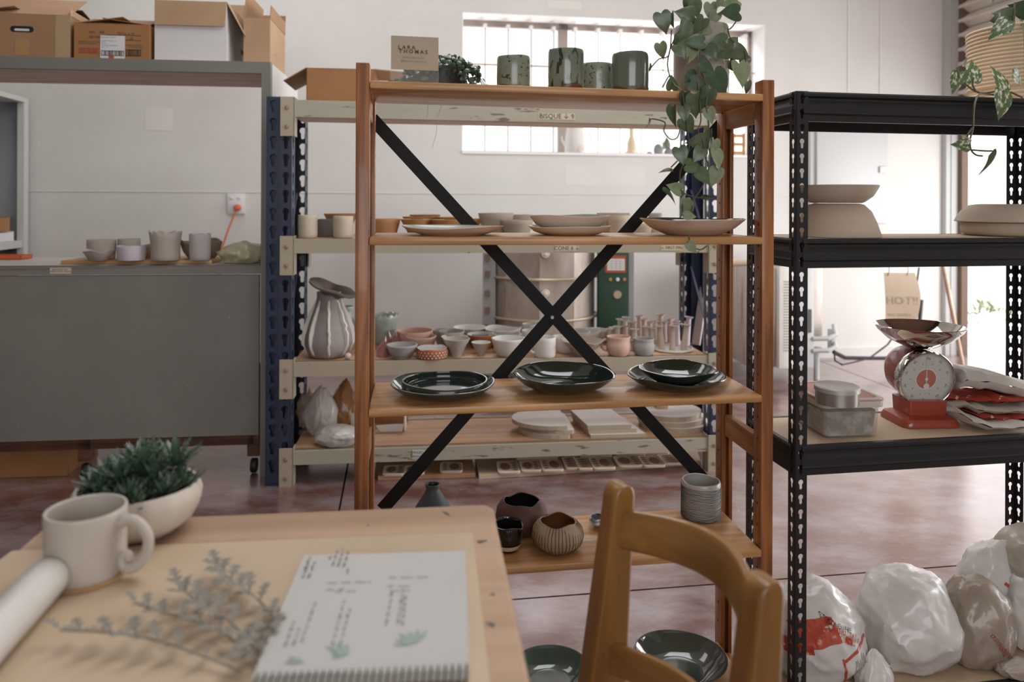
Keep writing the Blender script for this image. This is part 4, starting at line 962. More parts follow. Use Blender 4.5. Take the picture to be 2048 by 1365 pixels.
# towels: each a folded cloth
M['linen'] = mat('cream_linen', 'cfc8bf', .9, col2='c4bbb0', vs=5, bump=.15, bs=300); M['redcloth'] = mat('red_printed_cloth', 'a8402c', .85, col2='963624', vs=4, speck=('d9bfae', 55, .66))
M['linen2'] = mat('oat_linen', 'bdb2a3', .9, col2='b0a594', vs=5)
def folded_cloth(label, path, th, depth, m_, seed, name='towel'):
    """cloth slab along a px path (front edge), depth into the rack, rounded thick edge and soft ripples."""
    pts = [BF.hit(x, y, v) + (v,) for x, y, v in path]
    n = len(pts); N_ = 26; prof = []
    def at(q):
        f = q * (n - 1); i = min(int(f), n - 2); r = f - i; r = r * r * (3 - 2 * r) * .5 + r * .5
        return tuple(pts[i][k] * (1 - r) + pts[i + 1][k] * r for k in (0, 1, 2))
    def fn(a, c):
        u, z, v0 = at(a); ripple = .004 * nz(a * 9 + seed, c * 3, seed) * 1.5 + .0025 * sin(a * 22 + seed + c * 5)
        if c < .12: w_, zz_ = 0, -th / 2 + th * .5 * (1 - cos(pi * c / .12)) * 0
        ang = c * 2 * pi
        # closed loop cross-section: flat slab with round front and back
        if c < .5: s_ = c / .5; v = s_ * depth; zz_ = th / 2 * sin(min(s_ * 8, 1) * pi / 2) * (1 if s_ < .95 else (1 - s_) / .05)
        else: s_ = (1 - c) / .5; v = s_ * depth; zz_ = -th / 2 * sin(min(s_ * 8, 1) * pi / 2) * (1 if s_ < .95 else (1 - s_) / .05)
        e = min(a / .06, (1 - a) / .06, 1)
        zz_ *= sqrt(max(e, .0))
        return Vector((u + .006 * nz(c * 4, seed, a), v0 + v + .006 * nz(a * 5, seed * 1.3, 0), z + zz_ + ripple * (.6 + .4 * sin(pi * min(c * 2, 2 - c * 2)))))
    o0 = BF.w(pts[0][0], pts[0][2], pts[0][1])
    mb = MB(); mb.grid(fn, 40, 28)
    mb.v = [BF.w(v.x, v.y, v.z) - o0 for v in mb.v]
    return mb.build(name, M[m_], None, o0, smooth=180, label=label, cat='towel', group='pile of towels on the rack')
folded_cloth('white towel spread lowest in the pile, its hem near the rack edge', [(1888, 822, .10), (1915, 824, .07), (1945, 843, .03), (1985, 856, .008), (2030, 857, .003), (2085, 853, .0)], .017, .13, 'linen', 1)
folded_cloth('red spotted cloth peeking out low in the towel pile', [(1960, 836, .05), (2010, 840, .03), (2085, 837, .02)], .012, .12, 'redcloth', 2)
folded_cloth('oat towel with a grey stripe folded in the middle of the pile', [(1890, 812, .11), (1935, 812, .08), (1975, 824, .04), (2030, 824, .03), (2085, 820, .03)], .016, .12, 'linen2', 3)
folded_cloth('red printed cloth rolled under the top white towel', [(1890, 798, .11), (1940, 801, .08), (1990, 804, .05), (2020, 804, .03), (2085, 802, .03)], .013, .12, 'redcloth', 4)
folded_cloth('thick white towel draped on top of the towel pile', [(1921, 765, .09), (1935, 760, .08), (1975, 764, .06), (2010, 770, .045), (2048, 780, .04), (2090, 792, .04)], .040, .13, 'linen', 5)
# ------------------------------------------------------------------ boxes on the high shelf
def cput(px, py, v, z): u = CB.hit(px, py, v)[0]; return u, z
def topz(u): return zz(u, ztop) + .001
def carton(name, label, px0, px1, ytop, ybase, v, depth, m_, flaps=(), rz=0., lid=True, cat='box'):
    """open-topped cardboard box with real walls; flaps = [(side, angle, length)] with side in f b l r."""
    u0_, u1_ = CB.hit(px0, ybase, v)[0], CB.hit(px1, ybase, v)[0]; zb_ = topz((u0_ + u1_) / 2); h = CB.hit((px0 + px1) / 2, ytop, v)[1] - zb_
    W = u1_ - u0_; t = thing(name, label, cat, CB.w(u0_, v, zb_), CB.t + rz)
    mb = MB(); e = .004
    mb.box(0, W, 0, e, 0, h); mb.box(0, W, depth - e, depth, 0, h); mb.box(0, e, e, depth - e, 0, h); mb.box(W - e, W, e, depth - e, 0, h); mb.box(e, W - e, e, depth - e, 0, e)
    mb.build('body', M[m_], t, smooth=0)
    for side, ang, ln, mm in flaps:
        a = radians(ang); c, s = cos(a) * ln, sin(a) * ln; q = .0015; mb = MB()
        if side == 'f': p = [(0, 0, h), (W, 0, h), (W * .985, -c, h + s), (W * .015, -c, h + s)]
        if side == 'b': p = [(0, depth, h), (W, depth, h), (W, depth + c, h + s), (0, depth + c, h + s)]
        if side == 'l': p = [(0, 0, h), (0, depth, h), (-c, depth * .98, h + s), (-c, depth * .02, h + s)]
        if side == 'r': p = [(W, 0, h), (W, depth, h), (W + c, depth * .98, h + s), (W + c, depth * .02, h + s)]
        p = [Vector(x) for x in p]; n = (p[1] - p[0]).cross(p[2] - p[0]).normalized() * q
        mb.hexa([x - n for x in p] + [x + n for x in p]); mb.build('flap', M[mm], t, smooth=0)
    return t, W, h
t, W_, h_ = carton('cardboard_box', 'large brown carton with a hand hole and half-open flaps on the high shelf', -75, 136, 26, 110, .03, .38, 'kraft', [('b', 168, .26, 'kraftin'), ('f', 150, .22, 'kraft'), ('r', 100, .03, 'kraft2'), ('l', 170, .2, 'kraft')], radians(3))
uh = CB.hit(41, 57, .03)[0] - CB.hit(-75, 57, .03)[0]; zh = CB.hit(41, 57, .03)[1] - topz(-1)
sl = [(uh + x, zh + y) for x, y in rrect(.046, .013, .0125, 4)]
MB().prism(sl, -.0012, -.0002, 'xz').build('hand_hole', M['black'], t, smooth=0)
MB().prism([(uh + x, zh - .003 + y * .6) for x, y in rrect(.03, .008, .007, 3)], -.0016, -.0012, 'xz').build('plastic_wrap', M['white'], t, smooth=0)
MB().box(uh - .028, uh + .028, -.001, 0, .012, h_ * .42).build('tape', M['clear'], t, smooth=0)
MB().box(W_ - .06, W_, -.0008, 0, .0, h_).build('tape', mat('shiny_tape', 'b59a78', .2, coat=.5), t, smooth=0)
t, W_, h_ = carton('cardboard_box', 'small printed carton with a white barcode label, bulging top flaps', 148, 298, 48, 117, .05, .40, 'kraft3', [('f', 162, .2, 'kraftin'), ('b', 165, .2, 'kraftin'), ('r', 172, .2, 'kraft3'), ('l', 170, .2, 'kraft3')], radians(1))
k_ = W_ / 150
def on_box(x, y): return x * k_, (117 - y) * k_
def bx(x, y, s_, txt, m_='ink'): a, b_ = on_box(x - 148, y); lettering(txt, s_ * k_, front_M(a, -.0012, b_), M[m_], t, align='LEFT')
bx(178, 59, 7, 'NO.'); bx(199, 59, 7, 'P/E'); bx(233, 60, 7, 'TH-CL x 16'); bx(178, 69, 7, 'QN NO'); bx(255, 71, 7, '- PS')
for y_, x0_, n_ in ((79, 157, 'KEEP DRY  DO NOT STACK OVER'), (83, 157, 'FIVE LAYERS  HANDLE'), (84, 251, 'FRAGILE THIS SIDE'), (88, 256, 'WITH CARE ONLY')): bx(x0_, y_, 3.6, n_)
mb = MB()
for x0_, x1_, y_ in ((211, 282, 63), (250, 282, 73)): a, b_ = on_box(x0_ - 148, y_); mb.box(a, on_box(x1_ - 148, 0)[0], -.0012, 0, b_ - .0015, b_)
mb.build('printed_lines', M['ink'], t, smooth=0)
def frame(x0_, x1_, y0_, y1_, w_, m_, name, bars=0, d=.0012):
    mb = MB(); a0, b0 = on_box(x0_ - 148, y1_); a1, b1 = on_box(x1_ - 148, y0_); w_ *= k_
    mb.box(a0, a1, -d, 0, b0, b0 + w_); mb.box(a0, a1, -d, 0, b1 - w_, b1); mb.box(a0, a0 + w_, -d, 0, b0, b1); mb.box(a1 - w_, a1, -d, 0, b0, b1)
    rnd = random.Random(bars); x = a0 + 4 * k_
    while bars and x < a1 - 5 * k_:
        wd = rnd.choice((.6, .9, 1.6)) * k_; mb.box(x, x + wd, -d, 0, b0, b1); x += wd + rnd.choice((.7, 1.1, 1.8)) * k_
    mb.build(name, M[m_], t, smooth=0)
a0, b0 = on_box(200 - 148, 112.5); a1, b1 = on_box(248.5 - 148, 65)
MB().box(a0, a1, -.0018, 0, b0, b1).build('shipping_label', M['white'], t, smooth=0)
frame(202, 247, 96.5, 107.5, 1.2, 'ink', 'barcode', 3, .0024); frame(251, 281, 93, 107, 1.6, 'ink', 'barcode', 5); frame(157, 199, 92, 103, .5, 'inkred', 'handling_symbols', 2)
for i, (x_, y_, n_) in enumerate(((203, 69, 'CERAMIC SUPPLIES'), (203, 76, 'GLAZE PENCILS   24'), (203, 82, 'BATCH'), (203, 86, 'COLOUR ASSORTED'), (203, 90, 'QTY   12'))):
    a, b_ = on_box(x_ - 148, y_); lettering(n_, 3.4 * k_, front_M(a, -.0024, b_), M['inkgrey'], t, align='LEFT')
a, b_ = on_box(222 - 148, 111); MB().lathe([(0, .0022), (.011, .0022)], 16, M=front_M(a, 0, b_ + .002) @ Matrix.Translation((0, 0, .0006))).build('red_sticker', M['inkred'], t, smooth=0)
t, W_, h_ = carton('white_carton', 'tall white carton with brown flaps hanging open on the high shelf', 309, 453, 2, 119, .07, .42, 'white', [('f', -83, .112, 'kraft2'), ('r', -62, .16, 'kraft2'), ('b', 80, .1, 'kraft2')])
MB().box(W_, W_ + .0012, .25, .29, h_ * .34, h_ * .42).build('printed_mark', M['ink'], t, smooth=0)
t, W_, h_ = carton('cardboard_box', 'narrow tan carton leaning against the white one at the end of the high shelf', 487, 540, 36, 121, .10, .34, 'kraft2', [('l', 96, .12, 'kraft'), ('r', 88, .06, 'kraft'), ('b', 80, .1, 'kraft')])
for i in range(3): lettering(('CLAY', '25 kg', 'FRAGILE')[i], .012, Matrix(((0, 0, 1, W_ + .001), (1, 0, 0, .12), (0, 1, 0, h_ * (.62 - .14 * i)), (0, 0, 0, 1))), M['inkgrey'], t)
# cardboard box on the floor under the workbench
q = onz(137, 952, .001); q0 = CB.loc(q)
t = thing('cardboard_box', 'worn brown carton on the floor under the grey workbench', 'box', CB.w(q0.x - .75, q0.y, .001), CB.t)
loft([[(0, 0, 0), (.745, 0, 0), (.745, .3, 0), (0, .3, 0)], [(0, 0, .3), (.73, .02, .3), (.73, .32, .3), (0, .32, .3)]]).build('body', M['kraft3'], t, smooth=0)
MB().box(.2, .9, -.001, 0, .0, .004)
# ------------------------------------------------------------------ counter: ware board and hand-built pots
M['greyclay'] = mat('leather_hard_clay', 'b9aea3', .8, col2='aca096', vs=7, bump=.35, bs=30)
M['greyclay2'] = mat('grey_clay_cup', 'aca398', .8, col2='b8ada2', vs=7, bump=.35, bs=30)
M['lilac'] = mat('lilac_clay', 'c3b6bc', .8, col2='cdc2c6', vs=6, bump=.3, bs=30); M['lilac2'] = mat('lilac_grey_clay', 'bdb5b3', .8, bump=.3, bs=30)
M['brownclay'] = mat('brown_clay', '97806d', .8, col2='86705e', vs=6, bump=.3, bs=30)
zc = zc0 + .0005
def cloc(px, py, z): return onz(px, py, z)
bd0, bd1 = CB.loc(cloc(121, 529.5, zc)), CB.loc(cloc(420, 529, zc))
MB().bbox(0, bd1.x - bd0.x, 0, .30, 0, .017, .002).build('ware_board', M['pinelt'], None, CB.w(bd0.x, max(bd0.y, .015), zc), CB.t, label='thin plywood ware board carrying the row of grey pots', cat='board')
zb_ = zc + .0178
def cpot(label, cx, wpx, ytop, ybase, v, kind, m_, name='pot', cat='pot', dz=0., grp='hand-built pots on the ware board', **kw):
    u = CB.hit(cx, ybase, v)[0]; p = CB.w(u, v, zb_ + dz); kk = mpp(p)
    return vessel(name, label, cat, p, wpx / 2 * kk, (ybase - ytop) * kk, kind, M[m_], M[m_], grp, **kw), p, kk
cpot('low grey clay bowl with a frilled rim at the left end of the ware board', 198, 58, 503, 522, .07, 'dish', 'greyclay', 'bowl', 'bowl', wz=.25, wr=.05, n=6, seed=3)
cpot('crumpled grey clay cup standing behind the frilled bowl', 203, 52, 479, 517, .17, 'cup', 'greyclay', 'cup', 'cup', wz=.05, wr=.04, n=4, seed=4)
cpot('low lilac clay bowl with pressed dots', 263, 53, 494, 522, .07, 'cup', 'lilac', 'bowl', 'bowl', wz=.08, wr=.03, n=5, seed=5)
cpot('plain grey clay cup behind the lilac bowl', 258, 42, 477, 516, .18, 'cup', 'greyclay2', 'cup', 'cup', seed=6)
cpot('squat brown clay bowl behind the tall flared pot', 291, 36, 490, 516, .20, 'deep', 'brownclay', 'bowl', 'bowl', seed=7, wz=.1)
cpot('tall flared grey clay pot with a scalloped rim', 331, 61, 466, 522, .07, [(0, 0), (.86, 0), (.9, .03), (.88, .3), (.9, .6), (1, 1)], 'greyclay', wz=.03, wr=.02, n=13, seed=8, jag=.12)
cpot('straight lilac-grey clay cylinder with a wavy rim', 400, 41, 469, 521, .07, 'cup', 'lilac2', 'cylinder_pot', 'pot', wz=.03, n=9, seed=9)
cpot('wide two-tone brown and grey bowl behind the lilac cylinder', 404, 80, 480, 514, .19, 'deep', 'brownclay', 'bowl', 'bowl', wz=.2, wr=.05, n=5, seed=10)
# plastic bundle
def blob(r, seed, amp=.18, fr_=2.2, sq=(1, 1, 1), sub=4, ridge=.06, flat=-.55, rfreq=5.):
    bm = bmesh.new(); bmesh.ops.create_icosphere(bm, subdivisions=sub, radius=1); vs = []
    for v in bm.verts:
        d = v.co.normalized(); k_ = 1 + amp * noise.noise(d * fr_ + Vector((seed * 3.1, seed, 0)))
        k_ -= ridge * abs(noise.noise(d * rfreq + Vector((0, seed * 2.3, seed)))) * 1.6
        k_ += ridge * .5 * noise.noise(d * rfreq * 2.4 + Vector((seed, 0, 5)))
        c = d * k_
        if c.z < flat: c.z = flat + (c.z - flat) * .08
        vs.append(Vector((c.x * r * sq[0], c.y * r * sq[1], (c.z - flat) * r * sq[2])))
    bm.verts.index_update(); fs = [[v.index for v in f.verts] for f in bm.faces]; bm.free()
    mb = MB(); mb.add(vs, fs); z0_ = min(v.z for v in mb.v); mb.v = [Vector((v.x, v.y, v.z - z0_)) for v in mb.v]; return mb
M['baggy'] = mat('cloudy_bag', 'c2bb9f', .35, col2='aca584', vs=5, bump=.5, bs=16, bd=.01, coat=.3)
p = CB.w(CB.hit(486, 525, .12)[0], .12, zc); blob(.10, 3, .2, 2, (1.08, .9, .62), 4, .12).build('plastic_bundle', M['baggy'], None, p, smooth=180, label='clay wrapped in a cloudy olive plastic bag at the counter end', cat='bag')
def bagmat(name, c1, c2, vs_=4, **kw):
    m = mat(name, c1, .36, col2=c2, vs=vs_, coat=.3, **kw); nt = m.node_tree; N, L = nt.nodes, nt.links
    n1 = N.new('ShaderNodeTexNoise'); n1.inputs['Scale'].default_value = 7; n1.inputs['Detail'].default_value = 3; tc = [n for n in N if n.type == 'TEX_COORD'][0]; L.new(tc.outputs['Object'], n1.inputs['Vector'])
    mx = N.new('ShaderNodeMix'); mx.data_type = 'RGBA'; mx.inputs[0].default_value = .12; L.new(tc.outputs['Object'], mx.inputs[6]); L.new(n1.outputs['Color'], mx.inputs[7])
    hs = None
    for sc_, st_ in ((6, .45), (17, .2)):
        v = N.new('ShaderNodeTexVoronoi'); v.feature = 'DISTANCE_TO_EDGE'; v.inputs['Scale'].default_value = sc_; L.new(mx.outputs[2], v.inputs['Vector'])
        bp = N.new('ShaderNodeBump'); bp.inputs['Strength'].default_value = st_; bp.inputs['Distance'].default_value = .012; L.new(v.outputs['Distance'], bp.inputs['Height'])
        if hs: L.new(hs, bp.inputs['Normal'])
        hs = bp.outputs[0]
    L.new(hs, N['Principled BSDF'].inputs['Normal']); return m
def crumple(r, seed, sq, sub=5, flat=-.66):
    """plastic sack: a ball cut by random planes into taut facets, with creases between them"""
    rnd = random.Random(seed * 17 + 3); pl = []; cr = []
    for i in range(44):
        n = Vector((rnd.gauss(0, 1), rnd.gauss(0, 1), rnd.gauss(0, 1))).normalized(); pl.append((n, rnd.uniform(.90, 1.0)))
    for i in range(16):      # long straight folds: arcs of tilted circles
        n = Vector((rnd.gauss(0, 1), rnd.gauss(0, 1), rnd.gauss(0, 1))).normalized(); cr.append((n, rnd.uniform(-.6, .6), rnd.choice((-.020, .026, .030)), Vector((rnd.gauss(0, 1), rnd.gauss(0, 1), rnd.gauss(0, 1))).normalized()))
    bm = bmesh.new(); bmesh.ops.create_icosphere(bm, subdivisions=sub, radius=1); vs = []
    for v in bm.verts:
        d = v.co.normalized(); q = d + Vector((seed * 3.7, seed * 1.3, seed * .7))
        wv = Vector((noise.noise(q * 2.3), noise.noise(q * 2.3 + Vector((9, 0, 0))), noise.noise(q * 2.3 + Vector((0, 9, 0)))))
        dw = (d + wv * .16).normalized(); k_ = 1.06
        for n, h_ in pl:
            c = dw.dot(n)
            if c > .3: k_ = min(k_, h_ / c)
        for n, o_, am, mk in cr:
            x = (dw.dot(n) - o_) / .05
            if -2.5 < x < 2.5: k_ += am * math.exp(-x * x) * max(0, min(1, d.dot(mk) * 1.5 + .4))
        g = abs(noise.noise((q + wv * .5) * 4.5)); k_ += .016 * max(0, 1 - g * 6)
        c = d * k_
        if c.z < flat: c.z = flat + (c.z - flat) * .06
        vs.append(Vector((c.x * r * sq[0], c.y * r * sq[1], c.z * r * sq[2])))
    bm.verts.index_update(); fs = [[v.index for v in f.verts] for f in bm.faces]; bm.free(); mb = MB(); mb.add(vs, fs)
    z0_ = min(v.z for v in mb.v); mb.v = [v - Vector((0, 0, z0_)) for v in mb.v]; return mb
# open shelf unit beyond the counter, far left: its open side faces right
XS = Fr(*WALL.w(WALL.hit(57, 300, -.06)[0], -.06, 0).xy, 9.0)      # origin: far front post foot; u to the left is negative, v towards the viewer negative
t = thing('open_shelf_unit', 'grey open shelf unit against the wall at the far left', 'shelf unit', XS.w(0, 0, 0), XS.t)
zt_ = XS.hit(57, 207, 0)[1]; zs_ = XS.hit(50, 481, -.04)[1]; s4 = mat('cabinet_pale_edge', 'c4c2bd', .6); XL = -1.1
MB().box(-.04, 0, -.06, 0, 0, zt_).build('end_post', s4, t, smooth=0); MB().box(-.42, -.04, -.02, 0, 0, zt_).build('end_panel', mat('cab_bluegrey', '8f9294', .6), t, smooth=0)
MB().box(-.42, 0, XL, 0, zt_, zt_ + .03).build('top_panel', s4, t, smooth=0); MB().box(-.44, -.42, XL, 0, 0, zt_).build('back_panel', mat('cab_bluegrey2', '86898b', .6), t, smooth=0)
MB().box(-.42, -.01, XL, -.02, zs_ - .045, zs_).build('shelf', s4, t, smooth=0); MB().box(-.42, -.01, XL, -.02, zs_ - .27, zs_ - .23).build('shelf', s4, t, smooth=0)
MB().box(-.42, 0, XL, XL + .03, 0, zt_).build('end_panel', s4, t, smooth=0)
def xtray(name, label, cat, u0_, u1_, v0_, v1_, z, hh, m_):
    o = thing(name, label, cat, XS.w(u0_, v0_, z + .001), XS.t); W, d, e = u1_ - u0_, v1_ - v0_, .005; mb = MB()
    mb.box(0, W, 0, e, 0, hh); mb.box(0, W, d - e, d, 0, hh * 1.1); mb.box(0, e, e, d - e, 0, hh); mb.box(W - e, W, e, d - e, 0, hh); mb.box(e, W - e, e, d - e, 0, e); mb.build('tray', M[m_], o, smooth=0); return o, W, d
o, W_, d_ = xtray('white_box', 'low white box on the shelf of the far left unit', 'box', -.38, -.04, -.50, -.10, zs_, .055, 'white')
MB().box(.006, W_ - .006, .006, d_ - .006, .05, .054).build('lid', M['white'], o, smooth=0)
o, W_, d_ = xtray('document_tray', 'orange-brown carton heaped with white paper on the low white box', 'tray', -.37, -.05, -.52, -.13, zs_ + .0625, .085, 'kraft3')
blob(.10, 5, .3, 3, (1.2, 1.4, .5), 3, .2).build('papers', M['white'], o, (W_ * .5, d_ * .5, .05), smooth=0)
xtray('cardboard_tray', 'brown carton below the shelf of the far left unit', 'box', -.38, -.03, -.60, -.06, zs_ - .23, .11, 'kraft3')
M['orange'] = mat('orange_lead', 'd06a3c', .45)
u_, z_ = CB.hit(20, 512, .42)
o = thing('copper_tray', 'small flat copper orange tray at the back of the grey counter', 'tray', CB.w(u_ - .12, .36, zc), CB.t); mb = MB(); mb.box(0, .2, 0, .1, 0, .004); mb.box(0, .2, 0, .004, 0, .02); mb.box(0, .2, .096, .1, 0, .02); mb.box(0, .004, 0, .1, 0, .02); mb.box(.196, .2, 0, .1, 0, .02); mb.build('tray', M['orange'], o, smooth=0)
# socket with an orange lead
us, zs2 = WALL.hit(473, 408, 0)
t = thing('wall_socket', 'white double wall socket above the counter', 'socket', WALL.w(us, 0, zs2), WALL.t)
MB().bbox(-.058, .058, -.014, 0, -.07, .07, .004).build('plate', M['white'], t)
mb = MB()
for a in (-.03, .02): mb.bbox(a - .012, a + .012, -.018, -.012, .03, .05, .002)
mb.build('switch', M['paper'], t)
q = WALL.w(us + .012, -.02, zs2 - .025)
t = thing('extension_lead', 'orange extension lead plugged in and hanging down behind the counter', 'cable', q, WALL.t)
MB().lathe([(0, -.0), (.024, 0), (.022, .03), (.012, .045), (0, .046)], 16, M=Matrix.Rotation(pi / 2, 4, 'X')).build('plug', M['orange'], t)
e_ = WALL.loc(WALL.H(444, 500, -.05)); e2 = WALL.loc(WALL.H(459, 456, -.04))
o2 = Vector((us + .012, -.02, zs2 - .025)); MB().tube([(0, -.03, -.005), Vector((e2.x, -.06, e2.z)) - o2, Vector((e_.x, -.07, e_.z)) - o2, Vector((e_.x - .03, -.08, e_.z - .5)) - o2, Vector((e_.x - .05, -.09, .03)) - o2], .0065, 6).build('lead', M['orange'], t)

# ------------------------------------------------------------------ pallet rack contents
def rk(px, py, k):   # point on level k deck under pixel
    z = lz(k, .9)
    for _ in range(4): q = RK.loc(onz(px, py, z)); q.y = min(max(q.y, .03), RD - .03); z = lz(k, q.x) + .0006
    return RK.w(q.x, q.y, z), q
def rkv(px, py, v, k): u = RK.hit(px, py, v)[0]; return RK.w(u, v, lz(k, u) + .0006)
# level 1: carton with open flaps
t_u0, t_u1 = RK.hit(613, 190, .06)[0], RK.hit(748, 190, .06)[0]
zb1 = lz(0, .4) - .028
t = thing('cardboard_box', 'long low brown carton with its flaps open on top of the cream rack', 'box', RK.w(t_u0, .055, lz(0, t_u0) - .0285), RK.t)
W_ = t_u1 - t_u0; h_ = RK.hit(680, 137, .06)[1] - (lz(0, t_u0) - .028); d_ = .30; e = .004
mb = MB(); mb.box(0, W_, 0, e, 0, h_); mb.box(0, W_, d_ - e, d_, 0, h_); mb.box(0, e, 0, d_, 0, h_); mb.box(W_ - e, W_, 0, d_, 0, h_); mb.box(0, W_, 0, d_, 0, e); mb.build('body', M['kraft3'], t, smooth=0)
for pts in ([(0, 0, h_), (0, d_, h_), (-.10, d_, h_ - .055), (-.10, .02, h_ - .055)], [(W_, 0, h_), (W_, d_, h_), (W_ + .13, d_, h_ + .0), (W_ + .13, .02, h_ - .006)], [(0, d_, h_), (W_, d_, h_), (W_, d_ + .06, h_ + .03), (0, d_ + .06, h_ + .03)]):
    p_ = [Vector(x) for x in pts]; n = (p_[1] - p_[0]).cross(p_[2] - p_[0]).normalized() * .002
    MB().hexa([x - n for x in p_] + [x + n for x in p_]).build('flap', M['kraft2'], t, smooth=0)
# level 2 : cups and bowls near eye level
M['creamclay'] = mat('cream_bisque', 'c8baa5', .75, col2='bfb09a', vs=5); M['tanclay'] = mat('tan_orange_bisque', 'b88a5c', .75, col2='a97b4e', vs=5)
M['tanin'] = mat('tan_inside', 'cbb08c', .7); M['stoneg'] = mat('stone_grey_bisque', 'b3a797', .75, col2='a79a8a', vs=5)
M['dgrey'] = mat('dark_grey_block', '5d5650', .8)
def r2(label, cx, wpx, ytop, v, kind, m_, name='bowl', cat='bowl', grp='bowls on the second rack level', k=1, mi=None, dz=0., ybase=478, **kw):
    p = rkv(cx, ybase, v, k); kk = mpp(p); zt_ = RK.hit(cx, ytop, v)[1]; p.z += dz
    return vessel(name, label, cat, p, wpx / 2 * kk, max(zt_ - p.z, .02), kind, M[m_], M[mi or m_], grp, **kw)
r2('straight cream bisque cup next to the navy rack post', 615, 38, 431, .05, 'cup', 'creamclay', 'cup', 'cup', 'cream cups on the second rack level')
r2('straight cream bisque cup just left of the pine post', 686, 40, 433, .05, 'cup', 'creamclay', 'cup', 'cup', 'cream cups on the second rack level')
p = rkv(652, 478, .13, 1); kk = mpp(p); MB().bbox(-17 * kk, 17 * kk, 0, .08, 0, 36 * kk, .003).build('grey_block', M['dgrey'], None, p, RK.t, label='dark grey block between two cream cups', cat='block')
r2('wide flared tan bowl behind the dark grey block', 682, 68, 428, .28, 'cone', 'tanclay')
r2('faceted tan bowl half hidden by the pine post', 770, 62, 438, .12, 'straight', 'tanclay', mi='tanin')
r2('flared tan bowl at the front, behind the wavy-edged plate', 831, 60, 439, .10, 'cone', 'tanclay', mi='tanin')
r2('flared tan bowl under the left arm of the black cross', 894, 62, 440, .10, 'cone', 'tanclay', mi='tanin')
r2('low tan bowl in the middle row above the wavy-edged plate', 838, 66, 434, .22, 'cone', 'tanclay')
r2('tall tan bowl in the back row above the wavy-edged plate', 850, 62, 430, .33, 'cone', 'tanclay')
r2('tan bowl behind the black cross strap', 908, 74, 435, .23, 'cone', 'tanclay')
r2('small tan bowl squeezed beside the big cream bowl', 948, 30, 438, .24, 'cone', 'tanclay')
r2('big cream ribbed bowl right of the black cross strap', 992, 72, 427, .14, 'straight', 'stoneg')
r2('cream ribbed bowl behind the stacked wavy bowls', 1044, 40, 430, .24, 'straight', 'stoneg')
r2('low cream ribbed bowl left of the stacked wavy bowls', 1034, 66, 441, .06, 'straight', 'stoneg')
r2('stack-high stone grey bowl right of the stacked wavy bowls', 1226, 66, 427, .2, 'straight', 'stoneg')
r2('stone grey bowl in front of the high one, by the right black strap', 1238, 48, 431, .1, 'straight', 'creamclay')
r2('stone grey cylinder pot seen past the right black strap', 1310, 27, 427, .16, 'cup', 'stoneg', 'pot', 'pot')
r2('low pale bowl under the right black strap', 1285, 40, 448, .10, 'straight', 'creamclay')
# level 3
M['pinkclay'] = mat('pink_bisque', 'd8b3a4', .75, col2='cfa797', vs=5); M['pinkin'] = mat('pink_inside', 'd3ab99', .7)
M['bluegrey'] = mat('blue_grey_bisque', 'aaa6a2', .75, col2='9f9b98', vs=5); M['greyb'] = mat('grey_bisque', 'b3aba1', .75); M['whiteb'] = mat('white_bisque', 'e0dad2', .7, col2='d6d0c7', vs=5)
M['whitein'] = mat('white_glaze_inside', 'dcdad4', .4); M['terrac'] = mat('terracotta_bisque', 'a5603c', .75); M['violet'] = mat('violet_grey_clay', '8d827f', .8, col2='9d9591', vs=4, bump=.4, bs=30)
M['celgl'] = mat('celadon_drip', '97a79b', .35, col2='bdc5bd', vs=16, coat=.3); M['rosegl'] = mat('rose_lustre', '8f5b58', .25, col2='b37a76', vs=14, coat=.5)
def r3(label, cx, wpx, ytop, ybase, kind, m_, mi=None, name='bowl', cat='bowl', grp='bisque bowls on the third rack level', **kw):
    p, q = rk(cx, ybase - wpx * .07, 2); kk = mpp(p)
    return vessel(name, label, cat, p, wpx / 2 * kk, (ybase - ytop - wpx * .10) * kk, kind, M[m_], M[mi or m_], grp, **kw), p, kk
p, q = rk(657, 712, 2); kk = mpp(p)
t = thing('ridged_vase', 'tall violet-grey vase with white fins and a tilted flat mouth', 'vase', p)
VR, VH = 47 * kk, 118 * kk
vp = [(0, 0), (.72, 0), (.86, .05), (1, .22), (.97, .36), (.8, .6), (.6, .82), (.5, .98), (.5, 1.08)]
vessel_mb(VR, VH, vp, .005, .03, 0, 5, 2, 48, 0, 0).build('body', [M['violet'], M['violet']], t, smooth=60)
for i in range(8):
    a = 2 * pi * i / 8 + .25; L, n = [], 14
    pts = []
    for j in range(n + 1):
        f = j / n * .94 + .02; z = VH * f; rr = 0
        for (r0, z0_), (r1, z1_) in zip(vp[1:], vp[2:]):
            if z0_ <= f <= z1_: rr = r0 + (r1 - r0) * (f - z0_) / max(z1_ - z0_, 1e-6); break
        pts.append((rr * VR, z))
    mb = MB(); d = Vector((cos(a), sin(a), 0)); s = Vector((-sin(a), cos(a), 0)); vs = []
    for j, (rr, z) in enumerate(pts):
        w_ = .019 * sin(pi * (j + .6) / (n + 1.2)) * (1 + .5 * nz(j * .8, i, 0)); b_ = s * (.006 * nz(j * .6, i * 2, 3))
        for dd, ww in ((0, .006), (w_, .0035)): 
            vs += [d * (rr - .002 + dd) + s * ww + b_ + Vector((0, 0, z)), d * (rr - .002 + dd) - s * ww + b_ + Vector((0, 0, z))]
    fs = [q_ for j in range(n) for o_ in (j * 4,) for q_ in ((o_, o_ + 4, o_ + 6, o_ + 2), (o_ + 2, o_ + 6, o_ + 7, o_ + 3), (o_ + 3, o_ + 7, o_ + 5, o_ + 1))]
    mb.add(vs, fs); mb.build('fin', M['whiteb'], t, smooth=60)
